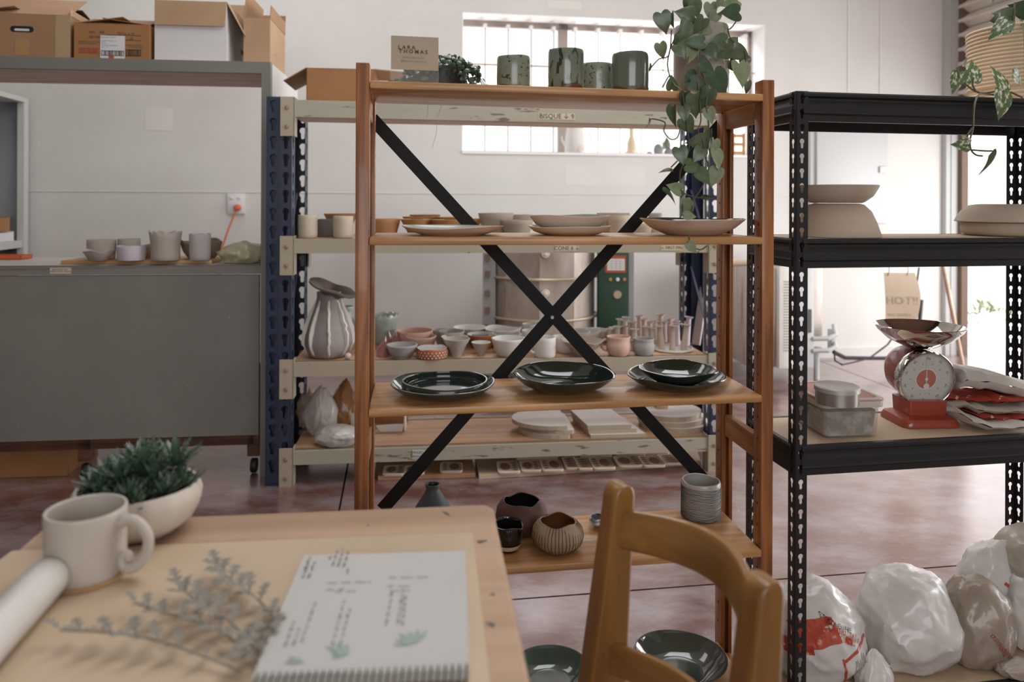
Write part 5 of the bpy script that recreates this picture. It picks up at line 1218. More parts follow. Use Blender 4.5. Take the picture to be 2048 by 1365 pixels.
ml = MB(); ml.lathe([(VR * .5, 0), (VR * .62, .012), (VR * .95, .024), (VR * 1.12, .026), (VR * 1.14, .034), (VR * .9, .034), (VR * .5, .02), (VR * .4, 0)], 40, lambda r, z, a, i: (r * (1 + .07 * sin(3 * a + 1) + .04 * sin(7 * a)), z + .004 * sin(5 * a + 2)))
ml.xf(Matrix.Translation((VR * .1, 0, VH * 1.04)) @ Matrix.Rotation(radians(20), 4, 'Y')); ml.build('mouth', mat('violet_dark', '71645f', .85, bump=.4, bs=25), t, smooth=60)
r3('tall pale celadon jar mostly hidden behind the finned vase', 690, 46, 612, 692, [(0, 0), (.8, 0), (1, .3), (.8, .65), (.6, .85), (.75, 1)], 'celgl', name='jar', cat='jar', jag=.03, grp='celadon ware')
p, q = rk(696, 719, 2); kk = mpp(p); MB().lathe([(6.5 * kk * sin(pi * i / 10), 6.5 * kk * (1 - cos(pi * i / 10))) for i in range(11)], 16).build('clay_ball', mat('pink_white_clay', 'cbbcb3', .7), None, p, label='tiny pale clay ball at the foot of the finned vase', cat='ball')
r3('ragged-rimmed celadon bucket bowl behind the pine post', 766, 62, 628, 692, [(0, 0), (.5, 0), (.62, .1), (.85, .6), (1, 1)], 'celgl', wr=.03, jag=.12, seed=4, seg=40, grp='celadon ware')
def crystal(label, cx, base, wpx, hpx, seed):
    p, q = rk(cx, base - 4, 2); kk = mpp(p); rnd = random.Random(seed); mb = MB()
    for i in range(9):
        a = rnd.uniform(0, 6.28); rr = rnd.uniform(.1, .8) * wpx / 2 * kk; h = hpx * kk * rnd.uniform(.45, 1) * (1 - .3 * rr / (wpx / 2 * kk)); r = wpx * kk * rnd.uniform(.14, .24)
        ln = Vector((cos(a) * rr, sin(a) * rr, 0)); top = ln * .7 + Vector((rnd.uniform(-.01, .01), rnd.uniform(-.01, .01), h))
        mb.tube([ln, ln * .9 + Vector((0, 0, h * .55)), top], [r, r * .85, r * .1], 6)
    mb.build('rose_crystal', M['rosegl'], None, p, smooth=0, label=label, cat='sculpture', group='rose pink crystal sculptures')
crystal('small rose pink crystal sculpture in front of its taller twin', 769, 716, 30, 44, 3); crystal('tall rose pink crystal sculpture behind the small one', 788, 704, 34, 48, 8)
r3('large pink bisque bowl, the further of the pink pair', 829, 73, 659, 700, 'deep', 'pinkclay', 'pinkin')
r3('smaller pink bisque bowl in front of the large pink one', 842, 61, 671, 705, 'deep', 'pinkclay', 'pinkin', t=.005)
r3('blue-grey bisque bowl with a rolled rim at the shelf front', 804, 62, 688, 720, 'footed', 'bluegrey', 'bluegrey', t=.006)
o, p, kk = r3('low terracotta dish with white dots and a white inside', 864, 63, 694, 720, 'tray', 'terrac', 'whitein', name='dotted_dish', cat='dish', wz=.1, n=7, wr=.02)
mb = MB(); rnd = random.Random(4)
for row in range(3):
    for i in range(26):
        a = 2 * pi * (i + .5 * (row % 2)) / 26; rr = 31.5 * kk * (.985 if row == 0 else 1.0); z = (4 + row * 5) * kk
        mb.lathe([(0, .001), (1.5 * kk, .0002)], 6, M=Matrix.Translation((rr * cos(a), rr * sin(a), z)) @ Matrix.Rotation(a, 4, 'Z') @ Matrix.Rotation(pi / 2, 4, 'Y'))
mb.build('dots', M['whitein'], o, smooth=0, fix=False, kind='stuff')
r3('tall conical grey cup with a narrow terracotta foot', 913, 54, 676, 717, 'flare', 'greyb', name='cup', cat='cup')
r3('white-lined grey bowl right behind the conical cup', 909, 54, 672, 706, 'cone', 'greyb', 'whitein')
r3('grey bisque bowl in the second row, left of the white bowl', 903, 52, 661, 698, 'straight', 'greyb')
r3('grey cup with a steep side behind the grey bowl', 880, 32, 659, 693, 'cone', 'greyb', name='cup', cat='cup')
r3('wide white bowl furthest back, left of the kiln', 938, 66, 647, 684, 'flare', 'whiteb', 'whitein')
r3('terracotta bowl with a white inside behind the small cup', 963, 58, 667, 700, 'straight', 'terrac', 'whitein')
r3('grey bowl just behind the white-lined terracotta bowl', 958, 56, 664, 692, 'straight', 'bluegrey')
r3('small conical grey cup with a white inside at the shelf front', 962, 39, 684, 714, 'cone', 'greyb', 'whitein', name='cup', cat='cup')
r3('big faceted white bowl at the shelf front', 1017, 68, 675, 716, 'deep', 'whiteb', 'whitein', wr=.012, n=9, t=.006)
r3('oval white platter bowl lying behind the faceted bowl', 1006, 74, 655, 692, 'dish', 'whiteb', 'whitein', wz=.12, n=3)
r3('plain white bowl between the faceted and the oval one', 1013, 58, 665, 699, 'deep', 'whiteb', 'whitein')
def r3mug(label, cx, wpx, ytop, ybase, m_, ang, mi=None, kind='mug', hs=1.):
    p, q = rk(cx, ybase - wpx * .07, 2); kk = mpp(p); r, h = wpx / 2 * kk, (ybase - ytop - wpx * .1) * kk
    t = thing('mug', label, 'mug', p, 0, 'mugs on the third rack level')
    vessel_mb(r, h, kind, .004).build('body', [M[m_], M[mi or m_]], t, smooth=60)
    handle_mb(r * .96, h * .22, h * .8, r * .5 * hs, .0055, ang).build('handle', M[m_], t)
r3mug('white mug furthest back by the kiln with its handle to the left', 1062, 36, 647, 688, 'whiteb', pi, 'whitein', 'cup')
r3mug('lumpy white mug half hidden by the crossing straps', 1060, 34, 660, 702, 'whiteb', pi * 1.1, 'whitein', 'deep')
r3mug('large streaky white mug under the crossing straps', 1090, 44, 674, 717, 'whiteb', pi * 1.05, 'whitein', 'cup')
r3('white-grey bowl right of the streaky mug', 1130, 52, 672, 708, 'deep', 'whiteb')
r3('fluted pale grey bowl with a pinched rim under the right strap', 1166, 84, 678, 716, 'flare', 'stoneg', 'stoneg', wz=.12, wr=.06, n=6, seed=3)
r3('low pale bowl in the second row behind the fluted one', 1150, 62, 661, 696, 'deep', 'stoneg', 'whitein')
r3('wide off-white bowl in the back row near the green kiln box', 1168, 66, 660, 690, 'deep', 'whiteb', 'whitein')
r3('wavy white dish furthest back in front of the green kiln box', 1196, 50, 657, 684, 'deep', 'whiteb', 'whitein', wz=.1, n=4)
r3mug('pink bisque mug at the shelf front', 1237, 49, 672, 714, 'pinkclay', pi * .9)
r3mug('blue-grey bisque mug right of the pink one', 1287, 43, 676, 713, 'bluegrey', pi * .88)
p, q = rk(1345, 700, 2); kk = mpp(p)
vessel('round_tray', 'round clay tray under the front group of bud vases', 'plate', p, 41 * kk, .011, 'tray', M['whiteb'], M['whiteb'], 'trays under the bud vases', seg=48, t=.005); p1, r1, k1_ = p.copy(), 41 * kk, kk
p, q = rk(1322, 684, 2); kk = mpp(p)
p.y = max(p.y, p1.y + .16)
M['budp'] = mat('bud_pink', 'd8c2b8', .7); M['budw'] = mat('bud_white', 'ddd7cd', .7); M['budl'] = mat('bud_lilac', 'cabec2', .7); M['budt'] = mat('bud_tan', 'ccbbaa', .7)
buds = [(1324, 703, 653, 'budt', -.1, 'f'), (1344.5, 705, 652, 'budt', .03, 'f'), (1367, 704, 650, 'budt', .12, 'f'),
        (1304, 693, 655, 'budw', 0, 'm'), (1294, 692, 652, 'budw', -.02, 'm'), (1269, 694, 657, 'budw', 0, 'm'), (1319, 694, 652, 'budp', 0, 'm'), (1354, 694, 648, 'budl', 0, 'm'), (1235, 688, 652, 'budw', 0, 'm'), (1250, 688, 652, 'budp', 0, 'm'), (1219, 686, 657, 'budw', 0, 'm'), (1226, 682, 654, 'budw', 0, 'm'),
        (1279, 686, 630, 'budp', 0, 'b'), (1288, 686, 637, 'budp', 0, 'b'), (1299, 685, 643, 'budp', 0, 'b'), (1310, 684, 641, 'budw', 0, 'b'), (1320, 684, 628, 'budp', .02, 'b'), (1329, 684, 642, 'budl', 0, 'b'), (1340, 684, 636, 'budp', 0, 'b'), (1352, 684, 641, 'budl', 0, 'b'), (1373, 690, 632, 'budl', .08, 'b'), (1252, 683, 633, 'budw', 0, 'b'), (1240, 682, 637, 'budw', 0, 'b'), (1265, 683, 643, 'budp', 0, 'b'), (1250, 686, 639, 'budw', 0, 'b')]
lab = {'f': ['front tan bud vase leaning left on the clay tray', 'front tan bud vase standing upright on the clay tray', 'front tan bud vase leaning right on the clay tray'],
       'm': 'slim pale bud vase in the middle rows of the bud vase crowd', 'b': 'slim tall bud vase in the back row of the bud vase crowd'}
ORD = ['first', 'second', 'third', 'fourth', 'fifth', 'sixth', 'seventh', 'eighth', 'ninth', 'tenth', 'eleventh', 'twelfth', 'thirteenth', 'fourteenth']
CN = {'budp': 'pink', 'budw': 'white', 'budl': 'lilac', 'budt': 'tan'}; xs_ = {r: sorted(b_[0] for b_ in buds if b_[5] == r) for r in 'fmb'}
for i, b_ in enumerate(buds): buds[i] = (b_[0] + i * 1e-3,) + b_[1:]
xs_ = {r: sorted(b_[0] for b_ in buds if b_[5] == r) for r in 'fmb'}
for cx, yb, yt, m_, lean, row in buds:
    p, q = rk(cx, yb, 2); kk = mpp(p); h = (yb - yt) * kk * .97; r = 6.0 * kk
    if (Vector((p.x, p.y)) - Vector((p1.x, p1.y))).length < r1 * .95: p.z = p1.z + .0055
    l = '%s bud vase, %s from the left in the %s of the crowd' % (CN[m_], ORD[xs_[row].index(cx)], {'f': 'front row', 'm': 'middle rows', 'b': 'tall back row'}[row])
    o = vessel('bud_vase', l, 'vase', p, r, h, [(0, 0), (1, 0), (1.05, .05), (.95, .4), (.8, .9), (.9, .95), (1.5, .985), (1.5, 1)], M[m_], M[m_], 'bud vases', seg=16, t=.0015)
    if lean: o.rotation_euler = (0, lean, 0)
# pale plank leaning in the rack corner
b0_, t0_ = RK.H(1392, 690, .33), RK.H(1418, 512, .40)
d = t0_ - b0_; MB().bbox(-.022, .022, -.006, .006, 0, d.length, .001).build('pale_plank', mat('pale_plank', 'c9bdbb', .7, col2='b5a7a6', vs=5, stretch=(3, 3, .4)), None, b0_, label='pale pinkish plank leaning against the right rack post', cat='plank').rotation_euler = d.to_track_quat('Z', 'Y').to_euler()
# level 4: bags, boards, plaster bats
M['film'] = bagmat('milky_film', 'd6d0ca', 'b9b1a9', 6, alpha=.88); M['brownpaper'] = bagmat('brown_paper', '9c6d40', '865b33', 5)
def gather(mb, z0, k):
    h = max(v.z for v in mb.v)
    mb.v = [Vector((v.x * (1 - k * max(0, v.z / h - z0) / (1 - z0)), v.y * (1 - k * max(0, v.z / h - z0) / (1 - z0)), v.z)) for v in mb.v]; return mb
M['plaster'] = mat('plaster_white', 'e6dfda', .75, col2='dcd4cf', vs=4); M['plastere'] = mat('bat_edge', 'b7a893', .8)
def r4(px, py): return rk(px, py, 3)
p, q = r4(643, 868); kk = mpp(p)
mb = gather(crumple(1, 4, (36 * kk, 30 * kk, 58 * kk), 5), .45, .45); mb.build('plastic_bag', M['film'], None, p, smooth=50, label='standing milky plastic bag with a tool sticking out beside the navy post', cat='bag')
p, q = r4(675, 888); kk = mpp(p)
crumple(1, 9, (46 * kk, 34 * kk, 24 * kk), 5).build('plastic_bag', M['film'], None, p, smooth=50, label='low milky plastic bag lying at the shelf front', cat='bag')
a, b_ = RK.H(654, 802, .22), RK.H(640, 772, .25)
t = thing('wooden_tool', 'white-handled tool standing in the plastic bag', 'tool', a); MB().tube([(0, 0, -.02), (b_ - a) * .5, b_ - a], [.009, .010, .006], 8, flat=.5).build('handle', M['whitein'], t)
p, q = r4(622, 842); kk = mpp(p); blob(1, 12, .35, 2.5, (22 * kk, 20 * kk, 44 * kk), 3, .25, -.6).build('paper_scraps', mat('crumpled_print', 'b9aaa0', .8, col2='8d5a3c', vs=22), None, RK.w(q.x, RD - .09, p.z), smooth=0, label='crumpled printed paper behind the milky bag', cat='paper')
p, q = r4(690, 858); kk = mpp(p)
gather(crumple(1, 15, (30 * kk, 26 * kk, 60 * kk), 5), .4, .4).build('paper_bag', M['brownpaper'], None, RK.w(q.x, .26, p.z), smooth=30, label='crumpled brown paper bag behind the milky bags', cat='bag')
p, q = r4(715, 868); kk = mpp(p); MB().bbox(-14 * kk, 14 * kk, 0, .05, 0, 42 * kk, .004).build('white_tub', M['whiteb'], None, p, RK.t, label='small cream tub behind the pine post', cat='tub')
p, q = r4(780, 860); kk = mpp(p); v_ = .36
MB().bbox(-36 * kk, 34 * kk, 0, .012, 0, 48 * kk, .002).build('board', M['kraft3'], None, RK.w(q.x, .37, p.z), RK.t, label='orange-brown board standing at the back of the bottom level', cat='board')
o = thing('clay_slab', 'broken curved pale clay slab leaning at the back of the bottom level', 'slab', RK.w(RK.hit(785, 868, .22)[0], .22, lz(3, .5) + .0006), RK.t)
pl = [(-.055, .0), (.045, .0), (.05, .032), (-.075, .028), (-.07, .022)]
MB().prism(pl, 0, .012, 'xz').build('slab', M['whiteb'], o, smooth=0); MB().bbox(.05, .06, -.0, .10, 0, .06, .003).build('broken_edge', M['plaster'], o)
def bat(label, pts, z, th, m_='plaster'):
    """round or cut plaster bat given by its outline on the deck"""
    o0 = pts[0]; vs = [p - o0 for p in pts]; n = len(vs)
    mb = MB(); mb.add([Vector((v.x, v.y, 0)) for v in vs] + [Vector((v.x, v.y, th)) for v in vs], [tuple(range(n, 2 * n))], 0); mb.add([], [], 0)
    mb.f.append(tuple(range(n))[::-1]); mb.m.append(0)
    for i in range(n): mb.f.append((i, (i + 1) % n, n + (i + 1) % n, n + i)); mb.m.append(1)
    return mb.build('plaster_bat', [M[m_], M['plastere']], None, (o0.x, o0.y, z), smooth=0, label=label, cat='bat', group='stacked plaster bats')
def batpts(cx, v, w_, d_, cut=None, n=28, rz=0.):
    u = RK.hit(cx, 870, v)[0]; pts = []
    for i in range(n):
        a = 2 * pi * i / n; x, y = cos(a) * w_, sin(a) * d_
        if cut == 'r': x = min(x, w_ * .28)
        if cut == 'l': x = max(x, -w_ * .28)
        pts.append(RK.w(u + x, v + y, 0))
    return pts
def rectpts(cx, v, w_, d_, sk=0.):
    u = RK.hit(cx, 870, v)[0]; return [RK.w(u + x, v + y, 0) for x, y in ((-w_, -d_), (w_, -d_), (w_ + sk, d_), (-w_ + sk, d_))]
z0_ = lz(3, 1.05) + .001
bat('half-round plaster bat at the bottom of the left stack', batpts(1110, .17, .17, .14, 'r'), z0_, .022); bat('half-round plaster bat second in the left stack', batpts(1118, .17, .165, .14, 'r'), z0_ + .0228, .018)
bat('half-round plaster bat on top of the left stack', batpts(1105, .18, .19, .15, 'r'), z0_ + .0416, .018)
bat('rectangular plaster bat at the bottom of the middle stack', rectpts(1222, .17, .125, .135, -.03), z0_ - .003, .018); bat('rectangular plaster bat second in the middle stack', rectpts(1212, .18, .11, .13, -.03), z0_ + .0158, .018)
bat('rectangular plaster bat on top of the middle stack', rectpts(1206, .18, .10, .13, -.03), z0_ + .0346, .018)
z0_ = lz(3, 1.6) + .001
bat('rounded plaster bat at the bottom of the right stack', batpts(1350, .2, .17, .15), z0_, .025); bat('plaster bat second in the right stack', batpts(1342, .2, .16, .14), z0_ + .0258, .022)
bat('bluish white plaster bat on top of the right stack', batpts(1338, .21, .15, .14), z0_ + .0486, .024)
p = RK.w(RK.hit(1325, 815, .22)[0], .22, z0_ + .0732); MB().bbox(-.03, .03, 0, .05, 0, .022, .003).build('clay_block', M['tanin'], None, p, RK.t, label='small tan block on the right stack of plaster bats', cat='block')
# palettes on boards on the floor
M['palet'] = mat('palette_bisque', 'dccab9', .7, col2='d2bda9', vs=5); M['palin'] = mat('palette_well', '8d705a', .7)
fa, fb, fc, fd = onz(756, 962, 0), onz(951, 956, 0), onz(943, 921, 0), onz(752, 925, 0)
def floor_board(label, c, m_, th=.018):
    o0 = c[0]; mb = MB(); mb.hexa([Vector((p.x - o0.x, p.y - o0.y, 0)) for p in c] + [Vector((p.x - o0.x, p.y - o0.y, th)) for p in c]); return mb.build('floor_board', M[m_], None, (o0.x, o0.y, .001), smooth=0, label=label, cat='board')
M['boardw'] = mat('worn_board', 'b98f6f', .75, col2='8a5a44', vs=7, vk=(.5, .75))
floor_board('worn paint-edged board on the floor under the rack, left', [fa, fb, fc, fd], 'boardw')
floor_board('long pale board on the floor under the rack, full of palettes', [onz(958, 960, 0), onz(1402, 931, 0), onz(1392, 905, 0), onz(950, 925, 0)], 'mdf')
def palette(label, cx, cy, wpx, hpx, holes, m_='palet'):
    p = onz(cx, cy, .0195); kk = mpp(p); q = onz(cx, cy - hpx / 2, .0195); q2_ = onz(cx, cy + hpx / 2, .0195)
    w_, d_ = wpx / 2 * kk, (q.y - q2_.y) / 2; t = thing('clay_palette', label, 'palette', p, RK.t - .02, 'clay paint palettes on the floor boards')
    r_ = min(w_, d_) * .3
    loft([rr3(w_, d_, r_, 0), rr3(w_ * 1.02, d_ * 1.02, r_, .008), rr3(w_ * .98, d_ * .98, r_, .0105), rr3(w_ * .94, d_ * .94, r_, .0095)]).build('slab', M[m_], t)
    mb = MB()
    if holes >= 0:
        for i in range(4):
            y = d_ * (-.62 + .41 * i); x = w_ * (.6 if holes == 0 else -.55 if holes == 1 else 0)
            mb.lathe([(.0, .0104), (1., .0104)], 12, lambda r, z, a, i_: (r, z), M=Matrix.Translation((x, y, .0)) @ Matrix.Diagonal((w_ * .22 if holes < 2 else w_ * .6, d_ * .13, 1, 1)))
    if holes < 2: 
        x = -w_ * .25 if holes == 0 else w_ * .3
        mb.lathe([(0, .0102), (1, .0102)], 16, M=Matrix.Translation((x, 0, 0)) @ Matrix.Diagonal((w_ * .45, d_ * .68, 1, 1)))
    mb.build('wells', M['palin'], t, smooth=0, fix=False)
pal = [(788, 944, 42, 18, 0), (829, 943, 40, 16, 0), (902, 938, 44, 18, 1), (1016, 938, 44, 22, 0), (1060, 936, 40, 20, 0), (1102, 934, 42, 22, 1), (1139, 930, 24, 22, 2), (1166, 931, 28, 22, 2), (1203, 930, 44, 22, 1), (1255, 926, 50, 20, 0), (1302, 926, 44, 20, 1), (1339, 922, 40, 18, 2)]
L_ = ['first palette from the left on the worn board', 'second palette from the left on the worn board', 'third palette on the worn board, right of the black strap', 'first palette from the left in the front row of the long board', 'second palette from the left in the front row of the long board', 'third palette from the left in the front row of the long board',
      'fourth palette of the front row, a narrow one with round wells', 'fifth palette of the front row, narrow and slightly turned', 'sixth palette of the front row with wells on its left side', 'seventh palette of the front row with one big oval well', 'eighth palette of the front row, near the rack foot', 'last palette of the front row, beside the black strap']
for a, l in zip(pal, L_): palette('pale clay ' + l, *a)
for (cx, cy, w_, h_), l in zip(((1073, 916, 84, 8), (1136, 913, 20, 12), (1190, 912, 64, 8), (1258, 909, 60, 8), (1310, 906, 50, 8)), ('left end', 'second place', 'third place', 'fourth place', 'right end')): palette('pale clay palette in the back row of the long board, ' + l, cx, cy, w_, h_, 2)
# ------------------------------------------------------------------ things on the window sill
M['sillw'] = mat('white_enamel', 'd8d2cc', .5, col2='b9a08c', vs=9, vk=(.55, .75)); M['wax'] = mat('old_wax', 'cfbd9f', .5, sss=.1); M['pebble'] = mat('grey_pebble', '77777a', .7, col2='8b8b8e', vs=20)
def sill(px, v): u = WALL.hit(px, 300, v)[0]; return WALL.w(u, v, zb + .0065)
VS_ = .06
p = sill(1150, VS_); kk = mpp(p)
t = thing('enamel_jug', 'stained white enamel jug standing on the window sill', 'jug', p)
vessel_mb(21 * kk, 52 * kk, [(0, 0), (.95, 0), (1, .05), (.95, .6), (.8, .92), (.85, 1)], .004).build('body', [M['sillw'], M['sillw']], t, smooth=60)
handle_mb(19 * kk, 10 * kk, 44 * kk, 16 * kk, .006, .2).build('handle', M['sillw'], t)
MB().tube([(-18 * kk, 0, 14 * kk), (-26 * kk, 0, 26 * kk), (-27 * kk, 0, 34 * kk)], [.012, .008, .006], 8).build('spout', M['sillw'], t)
p = sill(1263, VS_); kk = mpp(p)
t = thing('candlestick', 'tall waxy tan candlestick on the window sill', 'candlestick', p)
MB().lathe([(0, 0), (17 * kk, 0), (16 * kk, 3 * kk), (10 * kk, 6 * kk), (8.5 * kk, 22 * kk), (6 * kk, 30 * kk), (4.5 * kk, 34 * kk), (4 * kk, 56 * kk), (0, 57 * kk)], 20, lambda r, z, a, i: (r * (1 + .08 * sin(3 * a + z * 60)), z)).build('wax', M['wax'], t, smooth=60)
for cx, w_, h_, l in ((1299, 11, 6, 'smallest grey pebble on the window sill'), (1316, 18, 22, 'upright grey pebble on the window sill'), (1338, 20, 13, 'flat-topped grey pebble on the window sill beside a leaf')):
    p = sill(cx, VS_); kk = mpp(p); blob(1, cx, .15, 1.6, (w_ / 2 * kk, w_ * .4 * kk, h_ * .62 * kk), 3, .03, -.6).build('pebble', M['pebble'], None, p, smooth=180, label=l, cat='stone', group='pebbles on the window sill')
p = sill(1331, VS_ - .0); kk = mpp(p); t = thing('dark_leaf', 'single dark leaf standing between the sill pebbles', 'leaf', p + Vector((0, 0, 12 * kk))); inst('blade', LEAF['n'], t, leaf_M(Vector((0, 0, 0)), WALL, -78, 26 * kk))
for cx, w_, h_, l, m_ in ((1478, 26, 46, 'tan wooden crate panel on the window sill behind the pine post', 'tanclay'),):
    p = sill(cx, .02); kk = mpp(p); mb = MB()
    for i in range(3): mb.box(-13 * kk, 13 * kk, 0, .02, (2 + i * 17) * kk, (8 + i * 17) * kk)
    mb.box(-13 * kk, -9 * kk, .0, .02, 0, 44 * kk); mb.box(9 * kk, 13 * kk, .0, .02, 0, 44 * kk); mb.build('small_crate', M['tanclay'], None, p, WALL.t, smooth=0, label=l, cat='crate')
# ------------------------------------------------------------------ distribution board on the back wall
a, zt_ = WALL.hit(1624, 243, -.12); b_, zb_2 = WALL.hit(1776, 449, -.12)
t = thing('electrical_board', 'pale grey steel electrical board on the back wall', 'cabinet', WALL.w(a, 0, zb_2), WALL.t)
W_, h_ = b_ - a, zt_ - zb_2
M['board_grey'] = mat('board_grey', 'c0c0be', .5)
MB().bbox(0, W_, -.10, -.002, 0, h_, .006).build('housing', M['board_grey'], t); MB().bbox(.04, W_ - .004, -.125, -.102, .006, h_ - .006, .008).build('door', M['board_grey'], t)
x, z = WALL.hit(1764, 340, -.12); MB().bbox(x - a - .03, x - a + .03, -.14, -.124, z - zb_2 - .025, z - zb_2 + .025, .006).build('latch', M['paper'], t)
# ------------------------------------------------------------------ kilns
M['steel'] = mat('kiln_steel', 'c9beb4', .36, .5, col2='8f7b6b', vs=5, vk=(.35, .75), stretch=(1, 1, .35), bump=.1, bs=20)
M['steelp'] = mat('steel_panel', 'a7a5a4', .4, .5); M['kgreen'] = mat('kiln_green', '25412f', .45); M['band'] = mat('band_brass', 'bfae96', .35, .6)
M['brick'] = mat('fire_white', 'd2c3b2', .8)
kc = P(1084, 600, 4.75); kk = kc.y / F; kr = 112 * kk
t = thing('electric_kiln', 'stainless steel top-loading kiln with a green control box behind the racks', 'kiln', (kc.x, kc.y + kr * .3, 0), radians(-4))
k1z, k0z = P(1084, 492, kc.y).z, .16
n = 10
mb = MB()
for i in range(n):
    a0, a1 = 2 * pi * (i + .5) / n, 2 * pi * (i + 1.5) / n; c0_, c1_ = Vector((cos(a0) * kr, sin(a0) * kr, 0)), Vector((cos(a1) * kr, sin(a1) * kr, 0))
    MB().hexa([c0_ * .94 + Vector((0, 0, k0z)), c0_ + Vector((0, 0, k0z)), c1_ + Vector((0, 0, k0z)), c1_ * .94 + Vector((0, 0, k0z)), c0_ * .94 + Vector((0, 0, k1z)), c0_ + Vector((0, 0, k1z)), c1_ + Vector((0, 0, k1z)), c1_ * .94 + Vector((0, 0, k1z))]).build('steel_panel', M['steel'], t, smooth=0)
MB().lathe([(0, k1z), (kr * .98, k1z), (kr * 1.0, k1z + .05), (kr * .9, k1z + .055), (0, k1z + .055)], n).build('lid', M['steelp'], t, smooth=0)
MB().lathe([(0, k0z - .03), (kr * .96, k0z - .03), (kr * .96, k0z), (0, k0z)], n).build('base_plate', M['steelp'], t, smooth=0)
for i in range(4):
    a = pi / 4 + i * pi / 2; MB().tube([(cos(a) * kr * .8, sin(a) * kr * .8, 0), (cos(a) * kr * .8, sin(a) * kr * .8, k0z - .02)], .018, 6).build('leg', M['black'], t)
for py in (552, 631, 710):
    z = P(1084, py, kc.y).z; MB().tube([(cos(2 * pi * i / 60) * kr * 1.004, sin(2 * pi * i / 60) * kr * 1.004, z) for i in range(61)], .009, 6, cap=False).build('band', M['band'], t)
fa_ = -pi / 2 - .02
for py, r_ in ((503, .026), (578, .026), (668, .026)):
    z = P(1084, py, kc.y).z; MB().lathe([(0, .03), (.009, .03), (.012, .025), (r_ * .9, .024), (r_, .0), (r_, -.02)], 20, M=Matrix.Translation((kr * sin(.08) * 1.2, -kr * .95, z)) @ Matrix.Rotation(pi / 2, 4, 'X')).build('spy_plug', M['brick'], t)
hx = P(985, 600, kc.y).x - kc.x
MB().box(hx - .045, hx + .035, -kr * .62, -kr * .2, k0z, k1z).build('hinge_panel', M['steelp'], t, smooth=0)
for py in (512, 545, 583, 616, 650):
    z = P(985, py, kc.y).z; MB().box(hx - .03, hx + .0, -kr * .62 - .02, -kr * .6, z - .018, z + .018).build('latch', M['rust'], t, smooth=0)
gx0, gx1 = P(1197, 600, kc.y).x - kc.x, P(1257, 600, kc.y).x - kc.x
g = MB().bbox(gx0, gx1, -kr * .5, kr * .1, k0z + .05, k1z - .01, .006).build('control_box', M['kgreen'], t)
MB().box(gx1 - .001, gx1 + .03, -kr * .46, kr * .1, k0z + .05, k1z - .02).build('side_vent', M['steelp'], t, smooth=0)
yf = -kr * .5
a, z1_ = P(1211, 509, kc.y).x - kc.x, P(1211, 509, kc.y).z; b_, z0_ = P(1251, 543, kc.y).x - kc.x, P(1251, 543, kc.y).z
pl = MB().box(a, b_, yf - .003, yf, z0_, z1_).build('rating_plate', M['inkred'], g, smooth=0)
for (x, py, r_, m_) in ((1221, 556, .011, 'tanclay'), (1235, 556, .012, 'white'), (1248, 556, .011, 'tanclay'), (1234, 586, .028, 'band')):
    MB().lathe([(0, .014), (r_ * .8, .014), (r_, .0), (r_, -.004)], 16, M=Matrix.Translation((P(x, py, kc.y).x - kc.x, yf, P(x, py, kc.y).z)) @ Matrix.Rotation(pi / 2, 4, 'X')).build('control_knob', M[m_], g)
MB().box(a + .012, b_ - .008, yf - .0045, yf - .002, z0_ + .015, z1_ - .02).build('plate_face', M['paper'], g, smooth=0)
mb = MB()
for i in range(1, 5): zz_ = z0_ + .015 + (z1_ - z0_ - .035) * i / 5; mb.box(a + .016, b_ - .012, yf - .0052, yf - .0044, zz_ - .0008, zz_ + .0008)
for i in range(1, 4): xx = a + .012 + (b_ - a - .02) * i / 4; mb.box(xx - .0008, xx + .0008, yf - .0052, yf - .0044, z0_ + .02, z1_ - .025)
mb.build('plate_lines', M['inkgrey'], g, smooth=0)
# second kiln body with vents at the right, behind the black rack
q = onz(1600, 742, 0); q.y = min(q.y, 5.15)
k2 = P(1590, 700, 5.0); kk = k2.y / F
t = thing('second_kiln', 'pale steel kiln with a vented front and a brown-stained side behind the black rack', 'kiln', (P(1548, 700, k2.y).x - .12, k2.y, 0), radians(4))
def kx(px): return P(px, 640, k2.y).x - t.location.x
z1_ = P(1600, 535, k2.y).z; z0_ = P(1600, 738, k2.y).z
M['rustst'] = mat('stained_sheet', 'c9beb6', .5, .2, col2='8d6f5c', vs=4, vk=(.5, .8), stretch=(3, 3, .5))
MB().bbox(kx(1500), kx(1556), .02, .6, max(z0_, .02), z1_, .01).build('front_body', M['rustst'], t)
v_ = MB().bbox(kx(1557), kx(1594), -.02, .5, max(z0_, .02), z1_ + .01, .006).build('vent_panel', M['whiteb'], t)
mb = MB()
for i in range(26):
    z = z0_ + .12 + i * (z1_ - z0_ - .2) / 26; mb.box(kx(1566), kx(1586), -.024, -.019, z, z + .006)
mb.build('vent_slots', M['inkgrey'], v_, smooth=0)
MB().bbox(kx(1596), kx(1632), .0, .5, max(z0_, .02), z1_, .006).build('switch_box', M['board_grey'], t)
MB().box(kx(1619), kx(1626), -.006, .0, P(1620, 667, k2.y).z, P(1620, 620, k2.y).z).build('switch_window', M['dgrey'], t, smooth=0)
MB().bbox(kx(1633), kx(1665), .1, .55, P(1620, 690, k2.y).z, z1_, .01).build('side_sheet', M['rustst'], t)
mb = MB(); zz1 = P(1650, 702, k2.y).z
mb.tube([(kx(1652), .1, .0), (kx(1652), .1, zz1)], .02, 8); mb.tube([(kx(1636), .1, zz1 - .02), (kx(1662), .1, zz1 - .02)], .022, 8); mb.build('stand_leg', M['board_grey'], t)
